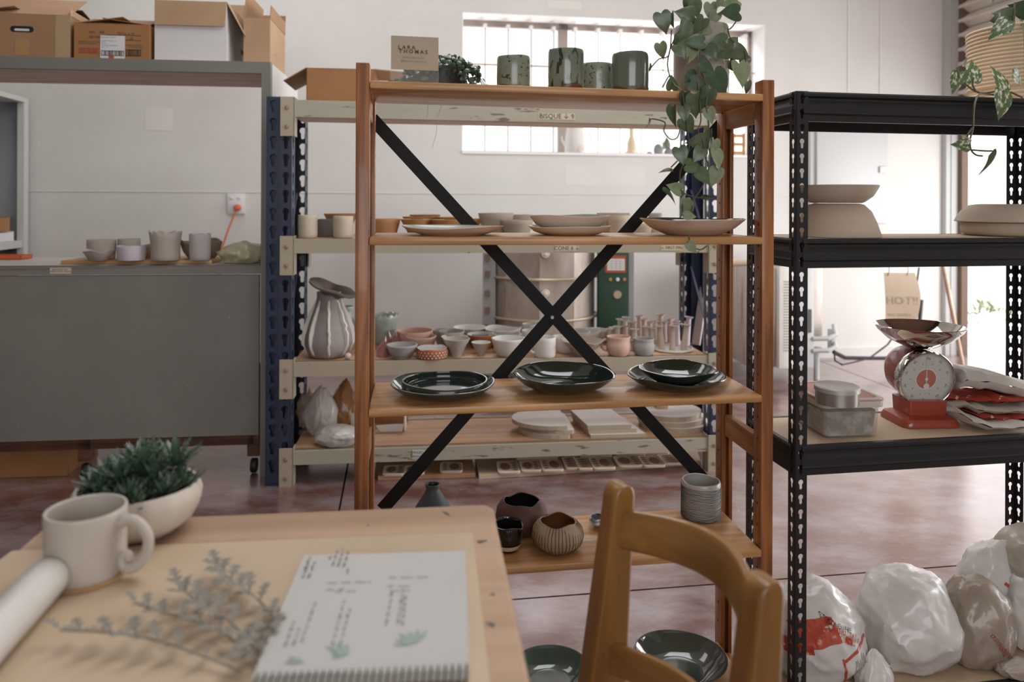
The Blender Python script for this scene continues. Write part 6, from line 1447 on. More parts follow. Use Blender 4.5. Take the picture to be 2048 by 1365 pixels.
for i in range(2):
    mb = MB(); zz_ = P(1650, 680 + i * 24, k2.y).z; mb.tube([(kx(1630), .0, zz_), (kx(1655), -.04, zz_ + .01), (kx(1672), -.03, zz_ + .03), (kx(1676), .02, zz_ + .09 - i * .03)], .016, 8); mb.build('flexible_conduit', M['board_grey'], t)
MB().bbox(kx(1668), kx(1680), .0, .06, P(1650, 702, k2.y).z, P(1650, 662, k2.y).z, .006).build('junction_box', M['board_grey'], t)
# black cables
t = thing('power_cable', 'thick black power cable running along the foot of the back wall', 'cable', P(1668, 705, 5.0))
o = t.location; MB().tube([P(1668, 705, 5.0) - o, P(1690, 716, 5.1) - o, P(1740, 717, 5.3) - o, P(1785, 717, 5.4) - o, P(1808, 708, 5.4) - o, P(1826, 690, 5.4) - o, P(1838, 660, 5.4) - o, P(1843, 600, 5.4) - o], .014, 6).build('lead', M['black'], t)
t = thing('power_cable', 'thin black cable looping on the floor below the thick one', 'cable', P(1668, 700, 5.0))
o = t.location; MB().tube([P(1668, 700, 5.0) - o, P(1670, 722, 4.95) - o, P(1684, 730, 4.9) - o, P(1712, 724, 5.1) - o, P(1740, 716, 5.2) - o, P(1775, 690, 5.3) - o, P(1800, 655, 5.35) - o, P(1832, 580, 5.4) - o, P(1838, 535, 5.4) - o], .006, 6).build('lead', M['black'], t)
# bamboo barrier and the hanging card
M['bamboo'] = mat('bamboo', 'cdb8a0', .45, col2='bda58a', vs=5, stretch=(.4, 3, 3))
def bamboo(mb, a, b_, r, nodes):
    d = (b_ - a); pts, rs = [], []
    for i in range(nodes + 1):
        for dq, k_ in ((-.012, 1), (-.004, 1.12), (.0, .94), (.006, 1.06), (.014, 1)):
            q = i / nodes + dq / d.length * 1.0
            if 0 <= q <= 1: pts.append(a + d * q); rs.append(r * k_)
    mb.tube(pts, rs, 10); return mb
pa, pb, pc = P(1380, 527, 4.35), P(1900, 524, 4.35), P(2100, 512, 4.9)
t = thing('bamboo_barrier', 'long bamboo pole on a bamboo stick, fencing off the kiln corner', 'barrier', (pb.x, pb.y, 0))
o = Vector((pb.x, pb.y, 0)); mb = MB(); bamboo(mb, pa - o, pc - o + Vector((0, -.55, .02)), .021, 14); mb.build('pole', M['bamboo'], t)
bs_ = onz(1897, 742, 0); bt_ = P(1885, 524, 4.45)
bamboo(MB(), Vector((bs_.x, min(bs_.y, 5.2), 0)) - o, bt_ - o, .013, 5).build('upright_stick', M['bamboo'], t)
bl = P(1392, 520, 4.42); bamboo(MB(), Vector((bl.x, bl.y, 0)) - o, bl - o, .013, 5).build('upright_stick', M['bamboo'], t)
for px in (1752, 1800):
    q = P(px, 520, 4.33) - o; MB().tube([q + Vector((-.015, 0, .0)), q + Vector((.0, -.02, .022)), q + Vector((.015, 0, .0))], .006, 5).build('orange_tie', M['orange'], t)
c0_, c1_ = P(1767, 546, 4.32), P(1829, 656, 4.32); W_ = c1_.x - c0_.x; h_ = c0_.z - c1_.z
t = thing('hot_sign', 'hand-lettered kraft warning card hanging from the bamboo pole', 'sign', (c0_.x, c0_.y, c1_.z))
def cardp(x, z): q = 1 - z / h_; return Vector((x + (.012 * sin(q * 4.2) if x > W_ * .5 else .004 * sin(q * 3)) , -.03 * sin(q * pi) * (.3 + x / W_) - .02 * q * q, z))
mb = MB(); mb.grid(lambda a, c: cardp(a * W_, c * h_), 8, 14); mb.build('card', mat('worn_card', 'c6b39c', .8, col2='bba78f', vs=4), t, smooth=180)
def card_text(body, size, x, z, m_):
    v, f = text_mesh(body, size); mb = MB(); mb.add([cardp(x + p.x, z + p.y) + Vector((0, -.002, 0)) for p in v], f); mb.build('lettering', M[m_], t, smooth=0, fix=False)
M['faint'] = mat('faded_pencil', 'a8957f', .8)
card_text('HOT!!', .062, W_ * .48, h_ * .5, 'faint'); card_text('NO ENTRY...', .026, W_ * .48, h_ * .24, 'faint')
for px in (1777, 1815):
    q = P(px, 531, 4.33); q2_ = P(px - 1, 552, 4.315); oo = Vector(t.location)
    MB().tube([q - oo, (q + q2_) / 2 - oo + Vector((.006, 0, 0)), q2_ - oo], .0022, 5).build('wire', M['bolt'], t)
# ------------------------------------------------------------------ yard
gz = -.11
p = yw.w(yw.hit(1990, 600, -.06)[0], 0, 0)
a, z1_ = yw.hit(1982, 522, -.1); b_, z0_ = yw.hit(2018, 588, -.1)
t = thing('meter_box', 'grey meter box outside in the bright yard', 'box', RW.w(0, 0, 0)); t.location = yw.w(a, 3.1, z0_); t.rotation_euler.z = yw.t
MB().bbox(0, (b_ - a) * 1.35, -.1, 0.09, 0, (z1_ - z0_) * 1.35, .01).build('housing', M['board_grey'], t); MB().bbox(.02, (b_ - a) * 1.35 - .02, -.115, -.1, .02, (z1_ - z0_) * 1.35 - .02, .006).build('door', M['board_grey'], t)
rnd = random.Random(9)
def outp(px, py): return onz(px, py, gz)
def weed(label, px, py, s_, seed):
    q = P(px, py, 8.6); q.z = gz; rnd = random.Random(seed); t = thing('weed', label, 'plant', q, 0, 'weeds in the yard'); mb = MB()
    for i in range(46):
        a = rnd.uniform(0, 6.28); r = rnd.uniform(0, s_); c = Vector((cos(a) * r, sin(a) * r, rnd.uniform(.02, 1) * s_ * 1.1)); L_ = rnd.uniform(.2, .45) * s_
        n = Vector((rnd.uniform(-1, 1), rnd.uniform(-1, 1), rnd.uniform(0, 1))).normalized(); b_ = n.orthogonal().normalized(); c2 = n.cross(b_)
        mb.add([c - b_ * L_ * .3, c - c2 * L_, c + b_ * L_ * .3, c + c2 * L_], [(0, 1, 2, 3)])
    mb.build('leaves', M['leafp'], t, smooth=0, fix=False, kind='stuff'); MB().tube([(0, 0, 0), (0, 0, s_ * .8)], .01, 5).build('stem', M['stem'], t)
weed('bushy weed at the foot of the yard wall, left one', 1958, 715, .17, 1); weed('smaller weed in the yard right of the bushy one', 1986, 712, .12, 2); weed('straggly weed near the rubble at the yard edge', 2020, 725, .12, 3)
for i, (px, py, r_) in enumerate(((1945, 727, .09), (1968, 733, .12), (1992, 738, .13), (2015, 740, .1), (1925, 735, .07))):
    q = P(px, py, 8.3); q.z = gz - .02
    blob(r_, i + 3, .25, 2, (1.4, 1, .7), 3, .08, -.4).build('rubble_stone', M['yard'], None, q, smooth=0, label=['pale stone by the bushy weed', 'pale stone below the bushy weed', 'largest pale stone in the yard', 'pale stone below the straggly weed', 'small pale stone next to the door jamb'][i], cat='stone', group='stones in the yard')
# ------------------------------------------------------------------ clay bags under the black rack
M['bagw'] = bagmat('white_clay_bag', 'dedad5', 'd0cbc5'); M['bagg'] = bagmat('dirty_clay_bag', 'a89a8a', '8b7a69', 5); M['bagg2'] = bagmat('tan_clay_bag', 'b9ad9f', 'a5988a', 4)
M['bagred'] = mat('bag_red_print', 'bb4a34', .4, coat=.3)
M['bagfade'] = mat('faded_red_print', 'a0604e', .5)
BZ = BL[3] + .0005
def bagput(px, v): u = BF.hit(px, 1340, v)[0]; return BF.w(u, v, BZ)
def bag(label, px, v, wpx, hpx, seed, m_, dep=.11, tilt=0., dz=0.):
    p = bagput(px, v); p.z += dz; kk = mpp(p); w_, h_ = wpx / 2 * kk, hpx * kk / 1.6
    t = thing('clay_bag', label, 'bag', p, BF.t + tilt, 'bags of clay under the black rack')
    mb = crumple(1., seed, (w_, dep, h_)); o = mb.build('bag_body', M[m_], t, smooth=40)
    return t, mb, kk
def on_bag(mb, pts, faces, Mx, off=.0012):
    """drape flat print (in the x-z plane, facing -y) onto the bag surface"""
    bv = BVHTree.FromPolygons([tuple(v) for v in mb.v], mb.f); out = []
    for p in pts:
        q = Mx @ Vector((p[0], p[1], 0)); h_ = bv.ray_cast(Vector((q.x, -.6, q.z)), Vector((0, 1, 0)))
        out.append((h_[0] + h_[1] * off * (1 if h_[1].y < 0 else -1)) if h_[0] else Vector((q.x, 0, q.z)))
    m2 = MB(); m2.add(out, faces); return m2
def pm(x, z, ang): return Matrix.Translation((x, 0, z)) @ Matrix.Rotation(-ang, 4, 'Y') @ Matrix(((1, 0, 0, 0), (0, 0, -1, 0), (0, 1, 0, 0), (0, 0, 0, 1)))
def strip(w_, h_, n=14, m=3): 
    return [(-w_ / 2 + w_ * i / n, -h_ / 2 + h_ * j / m) for j in range(m + 1) for i in range(n + 1)], [(j * (n + 1) + i, j * (n + 1) + i + 1, (j + 1) * (n + 1) + i + 1, (j + 1) * (n + 1) + i) for j in range(m) for i in range(n)]
def print_strip(t, mb, x, z, ang, w_, h_, m_, name='print', n=14, m=3): v, f = strip(w_, h_, n, m); on_bag(mb, v, f, pm(x, z, ang)).build(name, M[m_], t, smooth=0, fix=False)
def print_text(t, mb, x, z, ang, body, size, m_): v, f = text_mesh(body, size, res=3); on_bag(mb, [(p.x, p.y) for p in v], f, pm(x, z, ang), .002).build('lettering', M[m_], t, smooth=0, fix=False)
t, mb, kk = bag('white clay bag with red printing and a red outlined panel behind the front post', 1628, .12, 205, 160, 2, 'bagw', .115)
print_strip(t, mb, -.045, .135, .25, .09, .045, 'bagred', n=18, m=10); print_strip(t, mb, -.085, .105, .2, .05, .03, 'bagred', n=10, m=6)
for i in range(4): print_text(t, mb, .005 + .006 * i, .152 - .011 * i, -.45, ('STONEWARE', 'POTTERY CLAY', 'SMOOTH WHITE', '12.5 KG')[i], .012, 'bagred' if i else 'ink')
for x_, z_, a_, w_, h_ in ((.045, .098, .35, .085, .006), (.052, .048, .35, .09, .006), (.008, .062, 1.75, .055, .005), (.094, .088, 1.6, .05, .005)): print_strip(t, mb, x_, z_, a_, w_, h_, 'bagred', 'red_panel')
rnd = random.Random(3)
for i in range(9): print_strip(t, mb, .035 + i * .005, .072 + rnd.uniform(-.006, .008), 1.45 + rnd.uniform(-.2, .2), rnd.uniform(.012, .035), .0012, 'ink', 'scribble', 8, 1)
print_strip(t, mb, .025, .122, -.6, .022, .012, 'bagred', n=8, m=6)
bag('big round plain white clay bag, second from the front post', 1812, .13, 186, 172, 5, 'bagw', .12)
t, mb, kk = bag('dirty tan clay bag with faded red lettering in the middle of the row', 1950, .10, 138, 150, 8, 'bagg', .085, .1)
print_text(t, mb, -.012, .075, -1.0, 'osmetic', .02, 'bagfade'); print_text(t, mb, .022, .042, -.75, 'www.clay', .026, 'bagfade')
t, mb, kk = bag('tall white clay bag with a red stripe behind the dirty tan one', 1985, .19, 150, 178, 11, 'bagw', .07)
print_strip(t, mb, .03, .12, -.65, .12, .008, 'bagred', n=24)
t, mb, kk = bag('tan clay bag under the top one at the far end of the row', 2075, .13, 165, 150, 14, 'bagw', .10)
bag('round tan clay bag stacked highest at the end of the row', 2070, .15, 140, 120, 17, 'bagg2', .10, 0, .115)
p = bagput(1748, .03); kk = mpp(p); gather(crumple(1, 21, (40 * kk, .035, 46 * kk), 5), .35, .6).build('loose_bag', M['bagw'], None, p, smooth=60, label='loose empty end of plastic hanging in front of the round clay bag', cat='bag')
p = bagput(2030, .02); kk = mpp(p); crumple(1, 25, (38 * kk, .03, 20 * kk), 5).build('loose_bag', M['bagg2'], None, p, smooth=60, label='small knotted end of a plastic bag at the rack front edge', cat='bag')
# ------------------------------------------------------------------ table in the foreground
TZ = .75
ta, tb = onz(100, 1044, TZ), onz(985, 1008, TZ)
TA = math.degrees(atan2(tb.y - ta.y, tb.x - ta.x)); TB = Fr(ta.x, ta.y, TA); TW = (tb - ta).length
def tp(px, py, z=TZ): return TB.loc(onz(px, py, z))
M['tabwood'] = wood('table_wood', 'bd9e84', 'a5866b', 0, .5, 4, ring=14); nt = M['tabwood'].node_tree
M['tabz'] = wood('table_leg', 'b58c68', '99714f', 2, .5, 6)
t = thing('work_table', 'small pale wooden worktable with stained top in front', 'table', TB.w(0, 0, 0), TB.t)
loft([[(x, y - .36, z) for x, y in rrect(TW / 2 + .0, .36, .012)] if False else [(x + TW / 2, y - .42, z) for x, y in rrect(TW / 2 - ins, .42 - ins, .014)] for z, ins in ((TZ - .03, .004), (TZ - .026, 0), (TZ - .004, 0), (TZ, .004))]).build('tabletop', M['tabwood'], t, smooth=40)
mb = MB(); mb.box(.05, TW - .05, -.07, -.05, TZ - .12, TZ - .03); mb.box(.05, TW - .05, -.79, -.77, TZ - .12, TZ - .03); mb.box(.05, .07, -.77, -.07, TZ - .12, TZ - .03); mb.box(TW - .07, TW - .05, -.77, -.07, TZ - .12, TZ - .03); mb.build('apron', M['tabz'], t, smooth=0)
for x in (.04, TW - .09):
    for y in (-.56, -.80): MB().bbox(x, x + .05, y, y + .05, 0, TZ - .03, .004).build('leg', M['tabz'], t)
mb = MB(); stain = mat('table_stain', '5d564f', .6)
for px, py, w_, h_, a_ in ((963, 1084, .007, .004, .3), (893, 1028, .002, .009, .5), (736, 1052, .0016, .0016, 0), (985, 1190, .003, .002, .2), (982, 1250, .003, .006, .6)):
    q = tp(px, py); mb.lathe([(0, TZ + .0004), (1, TZ + .0004)], 14, lambda r, z, a, i: (r * (1 + .25 * sin(3 * a + px)), z), M=Matrix.Translation((q.x, q.y, 0)) @ Matrix.Rotation(a_, 4, 'Z') @ Matrix.Diagonal((w_, h_, 1, 1)))
mb.build('stains', stain, t, smooth=0, fix=False)
s0, s1 = tp(-20, 1119), tp(945, 1071)
st = thing('kraft_sheet', 'thin beige hardboard sheet covering the near part of the worktable', 'sheet', TB.w(0, 0, TZ), TB.t)
M['sheet'] = mat('beige_hardboard', 'c4ad92', .55, col2='baa388', vs=3)
mb = MB(); c = [(-.04, -.82), (s1.x - .005, -.82), (s1.x, s1.y), (.0, s0.y + .012)]
mb.hexa([(x, y, .0006) for x, y in c] + [(x, y, .004) for x, y in c]); mb.build('board', M['sheet'], st, smooth=0)
SZ = TZ + .0045
# mug
p = onz(172, 1152, SZ); kk = mpp(p)
M['mugw'] = mat('matt_white_mug', 'b9afa4', .5, coat=.15)
t = thing('mug', 'large pale mug with a curled handle on the worktable', 'mug', p)
mr, mh = 76 * kk, 134 * kk
vessel_mb(mr, mh, [(0, 0), (.93, 0), (.98, .012), (.98, .03), (.94, .06), (.965, .12), (.97, .7), (.985, .97), (.98, 1)], .0042, .004, .0, 3, 3, 64).build('body', [M['mugw'], M['mugw']], t, smooth=60)
MB().lathe([(mr * .90, 0), (mr * .985, .0003), (mr * .988, .006)], 64).build('bare_foot', mat('mug_foot', 'a8845c', .7), t, smooth=60)
hp = [(mr * .94, mh * .80), (mr * 1.15, mh * .86), (mr * 1.42, mh * .82), (mr * 1.66, mh * .66), (mr * 1.70, mh * .48), (mr * 1.6, mh * .32), (mr * 1.4, mh * .2), (mr * 1.2, mh * .15), (mr * 1.05, mh * .17), (mr * .99, mh * .26), (mr * 1.06, mh * .34), (mr * 1.16, mh * .33), (mr * 1.17, mh * .26)]
sm = []
for i in range(len(hp) - 1):
    p0, p1, p2, p3 = [Vector((*hp[min(max(j, 0), len(hp) - 1)], 0)) for j in (i - 1, i, i + 1, i + 2)]
    for q in (0, .25, .5, .75): sm.append(.5 * ((2 * p1) + (p2 - p0) * q + (2 * p0 - 5 * p1 + 4 * p2 - p3) * q * q + (3 * p1 - p0 - 3 * p2 + p3) * q ** 3))
MB().tube([(v.x, 0, v.y) for v in sm], [.0062 if i < 30 else .0048 for i in range(len(sm))], 10, flat=1.25).xf(Matrix.Rotation(radians(-4), 4, 'Z')).build('handle', M['mugw'], t)
# rolling pin
a, b_ = onz(108, 1182, SZ + .0), onz(-40, 1350, SZ)
M['pin'] = mat('white_pin', 'c9c3bd', .4, coat=.2)
d = (b_ - a); d.z = 0; L_ = .40; d.normalize(); r_ = .0225
t = thing('rolling_pin', 'white cylindrical rolling pin on the worktable beside the mug', 'rolling pin', a + Vector((0, 0, r_)))
Rm = d.to_track_quat('Z', 'Y').to_matrix().to_4x4()
MB().lathe([(0, 0), (r_ * .5, .001), (r_ * .8, .005), (r_ * .97, .014), (r_, .024), (r_, L_ - .02), (r_ * .8, L_ - .004), (0, L_)], 32, M=Rm).build('roller', M['pin'], t, smooth=60)
# succulents
p = onz(275, 1064, TZ); kk = mpp(p)
t = thing('potted_succulents', 'low faceted white bowl crowded with dark green striped succulents', 'plant', p)
pr_, ph_ = 119 * kk, 92 * kk
vessel_mb(pr_, ph_, [(0, 0), (.45, 0), (.62, .06), (.86, .3), (.98, .6), (1, .82), (.95, 1)], .006, .03, .03, 4, 3, 72, 18, .012).build('pot', [mat('faceted_white', 'bdb2a4', .6, col2='c9bfb2', vs=7), M['mugw']], t, smooth=40)
MB().lathe([(0, ph_ * .86), (pr_ * .94, ph_ * .84)], 28).build('soil', M['soil'], t)
def spike(L, W):
    mb = MB(); n = 7; vs = []
    for i in range(n + 1):
        x = i / n; w_ = W * (.55 + .9 * x - 1.45 * x ** 2.2) if x < 1 else 0; zc_ = .22 * x ** 1.7 * L
        vs += [Vector((x * L, -w_ / 2, zc_ + w_ * .18)), Vector((x * L, 0, zc_ - w_ * .12)), Vector((x * L, w_ / 2, zc_ + w_ * .18)), Vector((x * L, 0, zc_ + w_ * .16))]
    fs = []
    for i in range(n):
        for k_ in range(4): fs.append((i * 4 + k_, i * 4 + (k_ + 1) % 4, i * 4 + 4 + (k_ + 1) % 4, i * 4 + 4 + k_))
    return mb.add(vs, fs)
M['haw'] = mat('striped_succulent', '465a49', .42, col2='93a08c', vs=9, vk=(.50, .60), stretch=(2.2, .3, 1), coat=.2); M['hawd'] = mat('dark_succulent', '364a3b', .4, col2='4d624e', vs=20, coat=.25)
sp = [spike(1, .34).mesh('leaf', M['haw'], smooth=60), spike(1, .38).mesh('leaf', M['hawd'], smooth=60)]
rnd = random.Random(4)
for (x, y, z, s_) in ((-.46, -.25, .98, .46), (.1, -.42, .95, .48), (.55, -.2, .98, .44), (-.6, .25, 1.1, .46), (.05, .12, 1.4, .56), (.5, .32, 1.4, .56), (-.15, .5, 1.4, .5), (-.25, -.05, 1.2, .5), (.3, .02, 1.2, .5), (-.68, -.02, 1.0, .42), (.72, .1, 1.0, .42), (.28, -.62, .9, .38), (-.2, -.66, .88, .38), (-.4, .5, 1.2, .46)):
    c = Vector((x * pr_, y * pr_, z * ph_ * .92))
    for ring, (n, el, ls) in enumerate(((9, .25, 1.0), (8, .65, .95), (5, 1.1, .85))):
        for i in range(n):
            a = 2 * pi * (i + .5 * ring) / n + rnd.uniform(-.2, .2); e = el + rnd.uniform(-.12, .12); L_ = s_ * pr_ * ls * rnd.uniform(.9, 1.12)
            Mx = Matrix.Translation(c) @ Matrix.Rotation(a, 4, 'Z') @ Matrix.Rotation(-e, 4, 'Y') @ Matrix.Scale(L_, 4)
            inst('leaf', sp[(i + ring) % 2], t, Mx)
# silver leaf sprigs
M['silverleaf'] = mat('silver_leaf', '8d877c', .8, col2='79746a', vs=14); M['silverleafd'] = mat('silver_leaf_dark', '6f6d66', .85)
def lobed():
    mb = MB(); out = [(0, .0), (.12, .05), (.25, .07), (.33, .22), (.42, .24), (.44, .10), (.55, .10), (.62, .26), (.72, .27), (.72, .12), (.82, .12), (.9, .2), (1.0, .12), (1.02, 0)]
    vs = []; 
    for x, y in out: vs += [Vector((x, -y, .10 * sin(x * 3) + y * .25)), Vector((x, 0, .10 * sin(x * 3))), Vector((x, y, .10 * sin(x * 3) + y * .25))]
    fs = []
    for i in range(len(out) - 1): fs += [(i * 3, i * 3 + 1, i * 3 + 4, i * 3 + 3), (i * 3 + 1, i * 3 + 2, i * 3 + 5, i * 3 + 4)]
    return mb.add(vs, fs)
lob = lobed().mesh('leaf', M['silverleaf'], smooth=60)
def sprig(label, path, seed, ll=.026, lift=.008):
    o = onz(*path[0], SZ); t = thing('silver_sprig', label, 'sprig', o, 0, 'silver leaf sprigs on the worktable'); rnd = random.Random(seed)
    pts = [onz(x, y, SZ) - o for x, y in path]; sm = []
    for i in range(len(pts) - 1):
        p0, p1, p2, p3 = [pts[min(max(j, 0), len(pts) - 1)] for j in (i - 1, i, i + 1, i + 2)]
        for q in (0, .2, .4, .6, .8): sm.append(.5 * ((2 * p1) + (p2 - p0) * q + (2 * p0 - 5 * p1 + 4 * p2 - p3) * q * q + (3 * p1 - p0 - 3 * p2 + p3) * q ** 3))
    sm.append(pts[-1]); n = len(sm)
    for i, q in enumerate(sm): q.z = .004 + lift * sin(pi * i / n) + .010 * (i / n) ** 2
    MB().tube(sm, .0013, 5).build('stem', M['silverleaf'], t)
    k0_ = int(n * .22)
    for i in range(k0_, n - 1, 2):
        d = (sm[i + 1] - sm[i]).normalized(); a0 = atan2(d.y, d.x)
        for s in (-1, 1):
            f = (i - k0_) / (n - k0_); L_ = ll * (.55 + .6 * sin(pi * (f * .8 + .15))) * rnd.uniform(.85, 1.15)
            Mx = Matrix.Translation(sm[i]) @ Matrix.Rotation(a0 + s * (.8 - .3 * f) + rnd.uniform(-.15, .15), 4, 'Z') @ Matrix.Rotation(-.1 - rnd.uniform(-.1, .3), 4, 'Y') @ Matrix.Rotation(s * rnd.uniform(-.1, .45), 4, 'X') @ Matrix.Scale(L_, 4)
            inst('leaf', lob, t, Mx)
    Mx = Matrix.Translation(sm[-1]) @ Matrix.Rotation(a0, 4, 'Z') @ Matrix.Rotation(-.5, 4, 'Y') @ Matrix.Scale(ll * .9, 4); inst('leaf', lob, t, Mx)
sprig('silver leaf sprig reaching furthest back, its tip beside the notebook top', [(575, 1275), (520, 1225), (470, 1195), (435, 1160)], 1, .028)
sprig('silver leaf sprig curving to a tip left of the first one', [(530, 1335), (465, 1272), (405, 1240), (358, 1200)], 2, .028)
sprig('thin silver leaf sprig pointing left in the middle of the bunch', [(520, 1340), (440, 1285), (350, 1262), (272, 1235)], 3, .02)
sprig('long silver leaf sprig lying nearest the rolling pin', [(480, 1352), (360, 1320), (250, 1300), (120, 1290)], 4, .021)
sprig('short silver leaf sprig hugging the left edge of the notebook', [(535, 1225), (545, 1250), (520, 1300), (490, 1345)], 5, .024, .004)
# notebook
nz0 = SZ + .0006; nh = .012
c4 = [onz(x, y, nz0 + nh) for x, y in ((497, 1372), (940, 1352), (931, 1100), (597, 1109))]
o = Vector((c4[0].x, c4[0].y, nz0))
NA = atan2(c4[1].y - c4[0].y, c4[1].x - c4[0].x); NW = (c4[1] - c4[0]).length; NL = ((c4[3] - c4[0]).length + (c4[2] - c4[1]).length) / 2
t = thing('notebook', 'open spiral notebook with handwritten notes and leaf sketches', 'notebook', o, NA)
M['page'] = mat('notebook_page', 'bcb9b4', .7); M['pencil'] = mat('pencil_line', '8f908c', .8); M['sketch'] = mat('green_sketch', '95a59c', .8)
skw = ((c4[3] - c4[0]).x * cos(-NA) - (c4[3] - c4[0]).y * sin(-NA))
def nbx(x, y): return x * NW + skw * y * 0, y * NL
mb = MB(); mb.bbox(.0, NW, .012, NL, 0, nh * .9, .001); mb.build('page_block', M['page'], t, smooth=0)
mb = MB(); mb.grid(lambda a, c: Vector((a * NW, .012 + c * (NL - .012) * (1 - .012 * sin(a * 3.1)), nh * .92 + .0025 * sin(c * 3) * (1 - c) + .001 * sin(a * 6))), 10, 10); mb.build('top_page', M['page'], t, smooth=180)
def nzz(x, y): a, c = x, y; return nh * .92 + .0025 * sin(c * 3) * (1 - c) + .001 * sin(a * 6) + .0006
rnd = random.Random(8)
def squiggle(x, y, L_, ang, amp, m_='pencil', lw=.00026):
    """a line of small illegible handwriting, word by word"""
    s0 = 0.; mb = MB()
    while s0 < L_ - .003:
        wl = min(rnd.uniform(.006, .014), L_ - s0); n = int(wl / .0011) + 3; pts = []
        for i in range(n):
            q = s0 + wl * i / (n - 1); off = amp * (sin(i * 2.2 + rnd.uniform(-.6, .6)) * .55 + (.5 if rnd.random() < .15 else 0))
            xx, yy = x * NW + cos(ang) * q - sin(ang) * off, y * NL + sin(ang) * q + cos(ang) * off
            pts.append(Vector((xx, yy, nzz(xx / NW, yy / NL))))
        mb.tube(pts, lw, 4); s0 += wl + rnd.uniform(.003, .005)
    mb.build('handwriting', M[m_], t, smooth=0)
for x, y, L_ in ((.045, .90, .022), (.045, .84, .012), (.05, .76, .034), (.085, .76, .040), (.17, .93, .010), (.20, .86, .042), (.235, .86, .046), (.27, .85, .040), (.30, .78, .02)): squiggle(x, y, L_, pi / 2 - .12 * 0, .0028, lw=.0003)
for x, y, L_ in ((.20, .70, .05), (.21, .64, .02), (.26, .62, .03), (.55, .74, .05), (.55, .66, .03), (.57, .62, .022)): squiggle(x, y, L_, .0, .0032, lw=.0003)
for x, y, L_ in ((.10, .22, .05), (.14, .22, .03), (.175, .24, .075), (.33, .20, .085), (.37, .20, .07), (.58, .34, .075), (.64, .36, .07), (.66, .34, .06)): squiggle(x, y, L_, pi / 2, .0026)
def leafsketch(x, y, s_, n, a0):
    for i in range(n):
        a = a0 + (i - n / 2) * .42; L_ = s_ * rnd.uniform(.6, 1); mb = MB(); w_ = L_ * .12
        xx, yy = x * NW, y * NL; d = Vector((cos(a), sin(a))); q = Vector((-d.y, d.x))
        pts = [Vector((xx, yy)), Vector((xx, yy)) + d * L_ * .5 + q * w_, Vector((xx, yy)) + d * L_, Vector((xx, yy)) + d * L_ * .5 - q * w_]
        mb.add([Vector((p_.x, p_.y, nzz(p_.x / NW, p_.y / NL))) for p_ in pts], [(0, 1, 2, 3)]); mb.build('leaf_sketch', M['sketch'], t, smooth=0, fix=False)
leafsketch(.74, .22, .03, 6, 2.4); leafsketch(.42, .16, .028, 5, 2.9); leafsketch(.22, .12, .03, 2, 3.1)
nc = 30; wire = M['black']
for i in range(nc):
    x = NW * (.02 + .96 * i / (nc - 1)); MB().tube([(x + .0012 * sin(a), .010 + .0085 * cos(a), nh * .55 + .0085 * sin(a)) for a in [2 * pi * j / 10 - .6 for j in range(9)]], .0008, 5).build('wire_coil', wire, t)
# ------------------------------------------------------------------ chair in the foreground
CT = .78
A_ = P(1240, 978, 1500 * (CH - CT) / (966 - HY)); B_ = P(1527, 1165, 1500 * (CH - CT) / (1152 - HY))
A_.z = B_.z = CT
fl_ = Vector((A_.x, A_.y, 0)); dv = Vector((B_.x - A_.x, B_.y - A_.y, 0)); sep = dv.length; CA = atan2(dv.y, dv.x)
t = thing('wooden_chair', 'brown wooden chair with curved back rails beside the worktable', 'chair', (A_.x, A_.y, 0), CA)
M['chair'] = wood('chair_wood', '94672f', '77501f', 2, .38, 5, ring=18, coat=.3); M['chairx'] = wood('chair_rail_wood', '996c38', '7c5527', 0, .38, 5, ring=18, coat=.3)
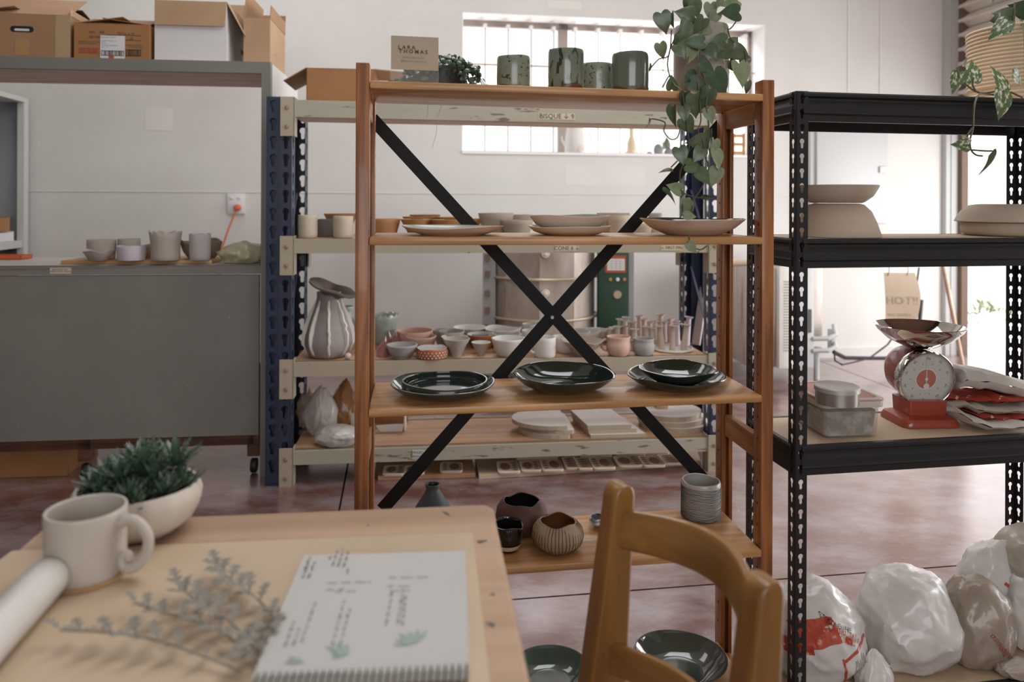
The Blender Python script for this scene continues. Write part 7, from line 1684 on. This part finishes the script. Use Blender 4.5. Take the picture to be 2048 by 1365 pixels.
# local x: from far post to near post; local y: +y is the seat-side (left in the photo)?  normal pointing away from the table
ny = Vector((-sin(CA), cos(CA), 0))    # local +y in world
sgn = 1 if ny.x > 0 else -1            # +1 when local +y points to the right (behind the back rest)
REC = .115                              # recline: top leans back by this per metre
def post(x):
    rings = []; RO = .05
    for z, w_, k_ in ((0, .030, .6), (.2, .034, .75), (.42, .038, 1), (.6, .038, 1), (CT - .03, .037, 1), (CT - .016, .037, 1), (CT - .008, .036, .9), (CT - .003, .036, .7), (CT, .034, .4)):
        d_ = (.036 + max(0, CT - z) * .105) if z > .41 else .036 + (CT - .42) * .105
        yo = RO * (z - CT) + .5 * .036; yi = yo - d_          # outer and seat-side faces
        if z < .42: yo += (.42 - z) * .05; yi += (.42 - z) * .05
        yc_, d2 = (yo + yi) / 2, d_ * k_
        rings.append([(x + a, sgn * yc_ + b_, z) for a, b_ in rrect(w_ / 2, d2 / 2, min(w_, d2) * .2, 4)])
    return loft(rings)
for x in (0, sep): post(x).build('back_post', M['chair'], t, smooth=40)
def rail(zl0, zl1, zmid, bow, th, name, nseg=20):
    rings = []
    for i in range(nseg + 1):
        f = i / nseg; x = .008 + (sep - .016) * f; b_ = bow * sin(pi * f)
        zt_ = zl1 + zmid * sin(pi * f); zb_ = zl0 + zmid * .6 * sin(pi * f); zc_ = (zt_ + zb_) / 2
        y = sgn * (REC * (zc_ - CT) + b_); yt, yb = sgn * (REC * (zt_ - CT) + b_), sgn * (REC * (zb_ - CT) + b_)
        h_ = th / 2; e = .004
        rings.append([(x, yb - h_, zb_ + e), (x, yb - h_ + e, zb_), (x, yb + h_ - e, zb_), (x, yb + h_, zb_ + e), (x, yt + h_, zt_ - e), (x, yt + h_ - e, zt_), (x, yt - h_ + e, zt_), (x, yt - h_, zt_ - e)])
    return loft(rings).build(name, M['chairx'], t, smooth=40)
rail(CT - .090, CT - .036, .010, .060, .017, 'top_rail'); rail(CT - .268, CT - .226, .006, .052, .016, 'lower_rail')
sy = -sgn; z = .44; yb = sgn * REC * (z - CT)
se = [[(sep / 2 + a * k_, yb + sy * (.20) + b_ * k_, z + dz) for a, b_ in rrect(.185, .19, .04)] for dz, k_ in ((-.022, .96), (-.016, 1), (-.004, 1), (.0, .97))]
loft(se).build('seat', M['chairx'], t, smooth=40)
for x in (.01, sep - .01):
    y0_ = yb + sy * .36; MB().tube([(x, y0_ + sy * .02, 0), (x, y0_, z - .02)], [.015, .02], 10).build('front_leg', M['chair'], t)
    MB().tube([(x, yb + sy * .0 + sgn * 0, .2), (x, y0_ + sy * .01, .2)], .01, 8).build('stretcher', M['chair'], t)
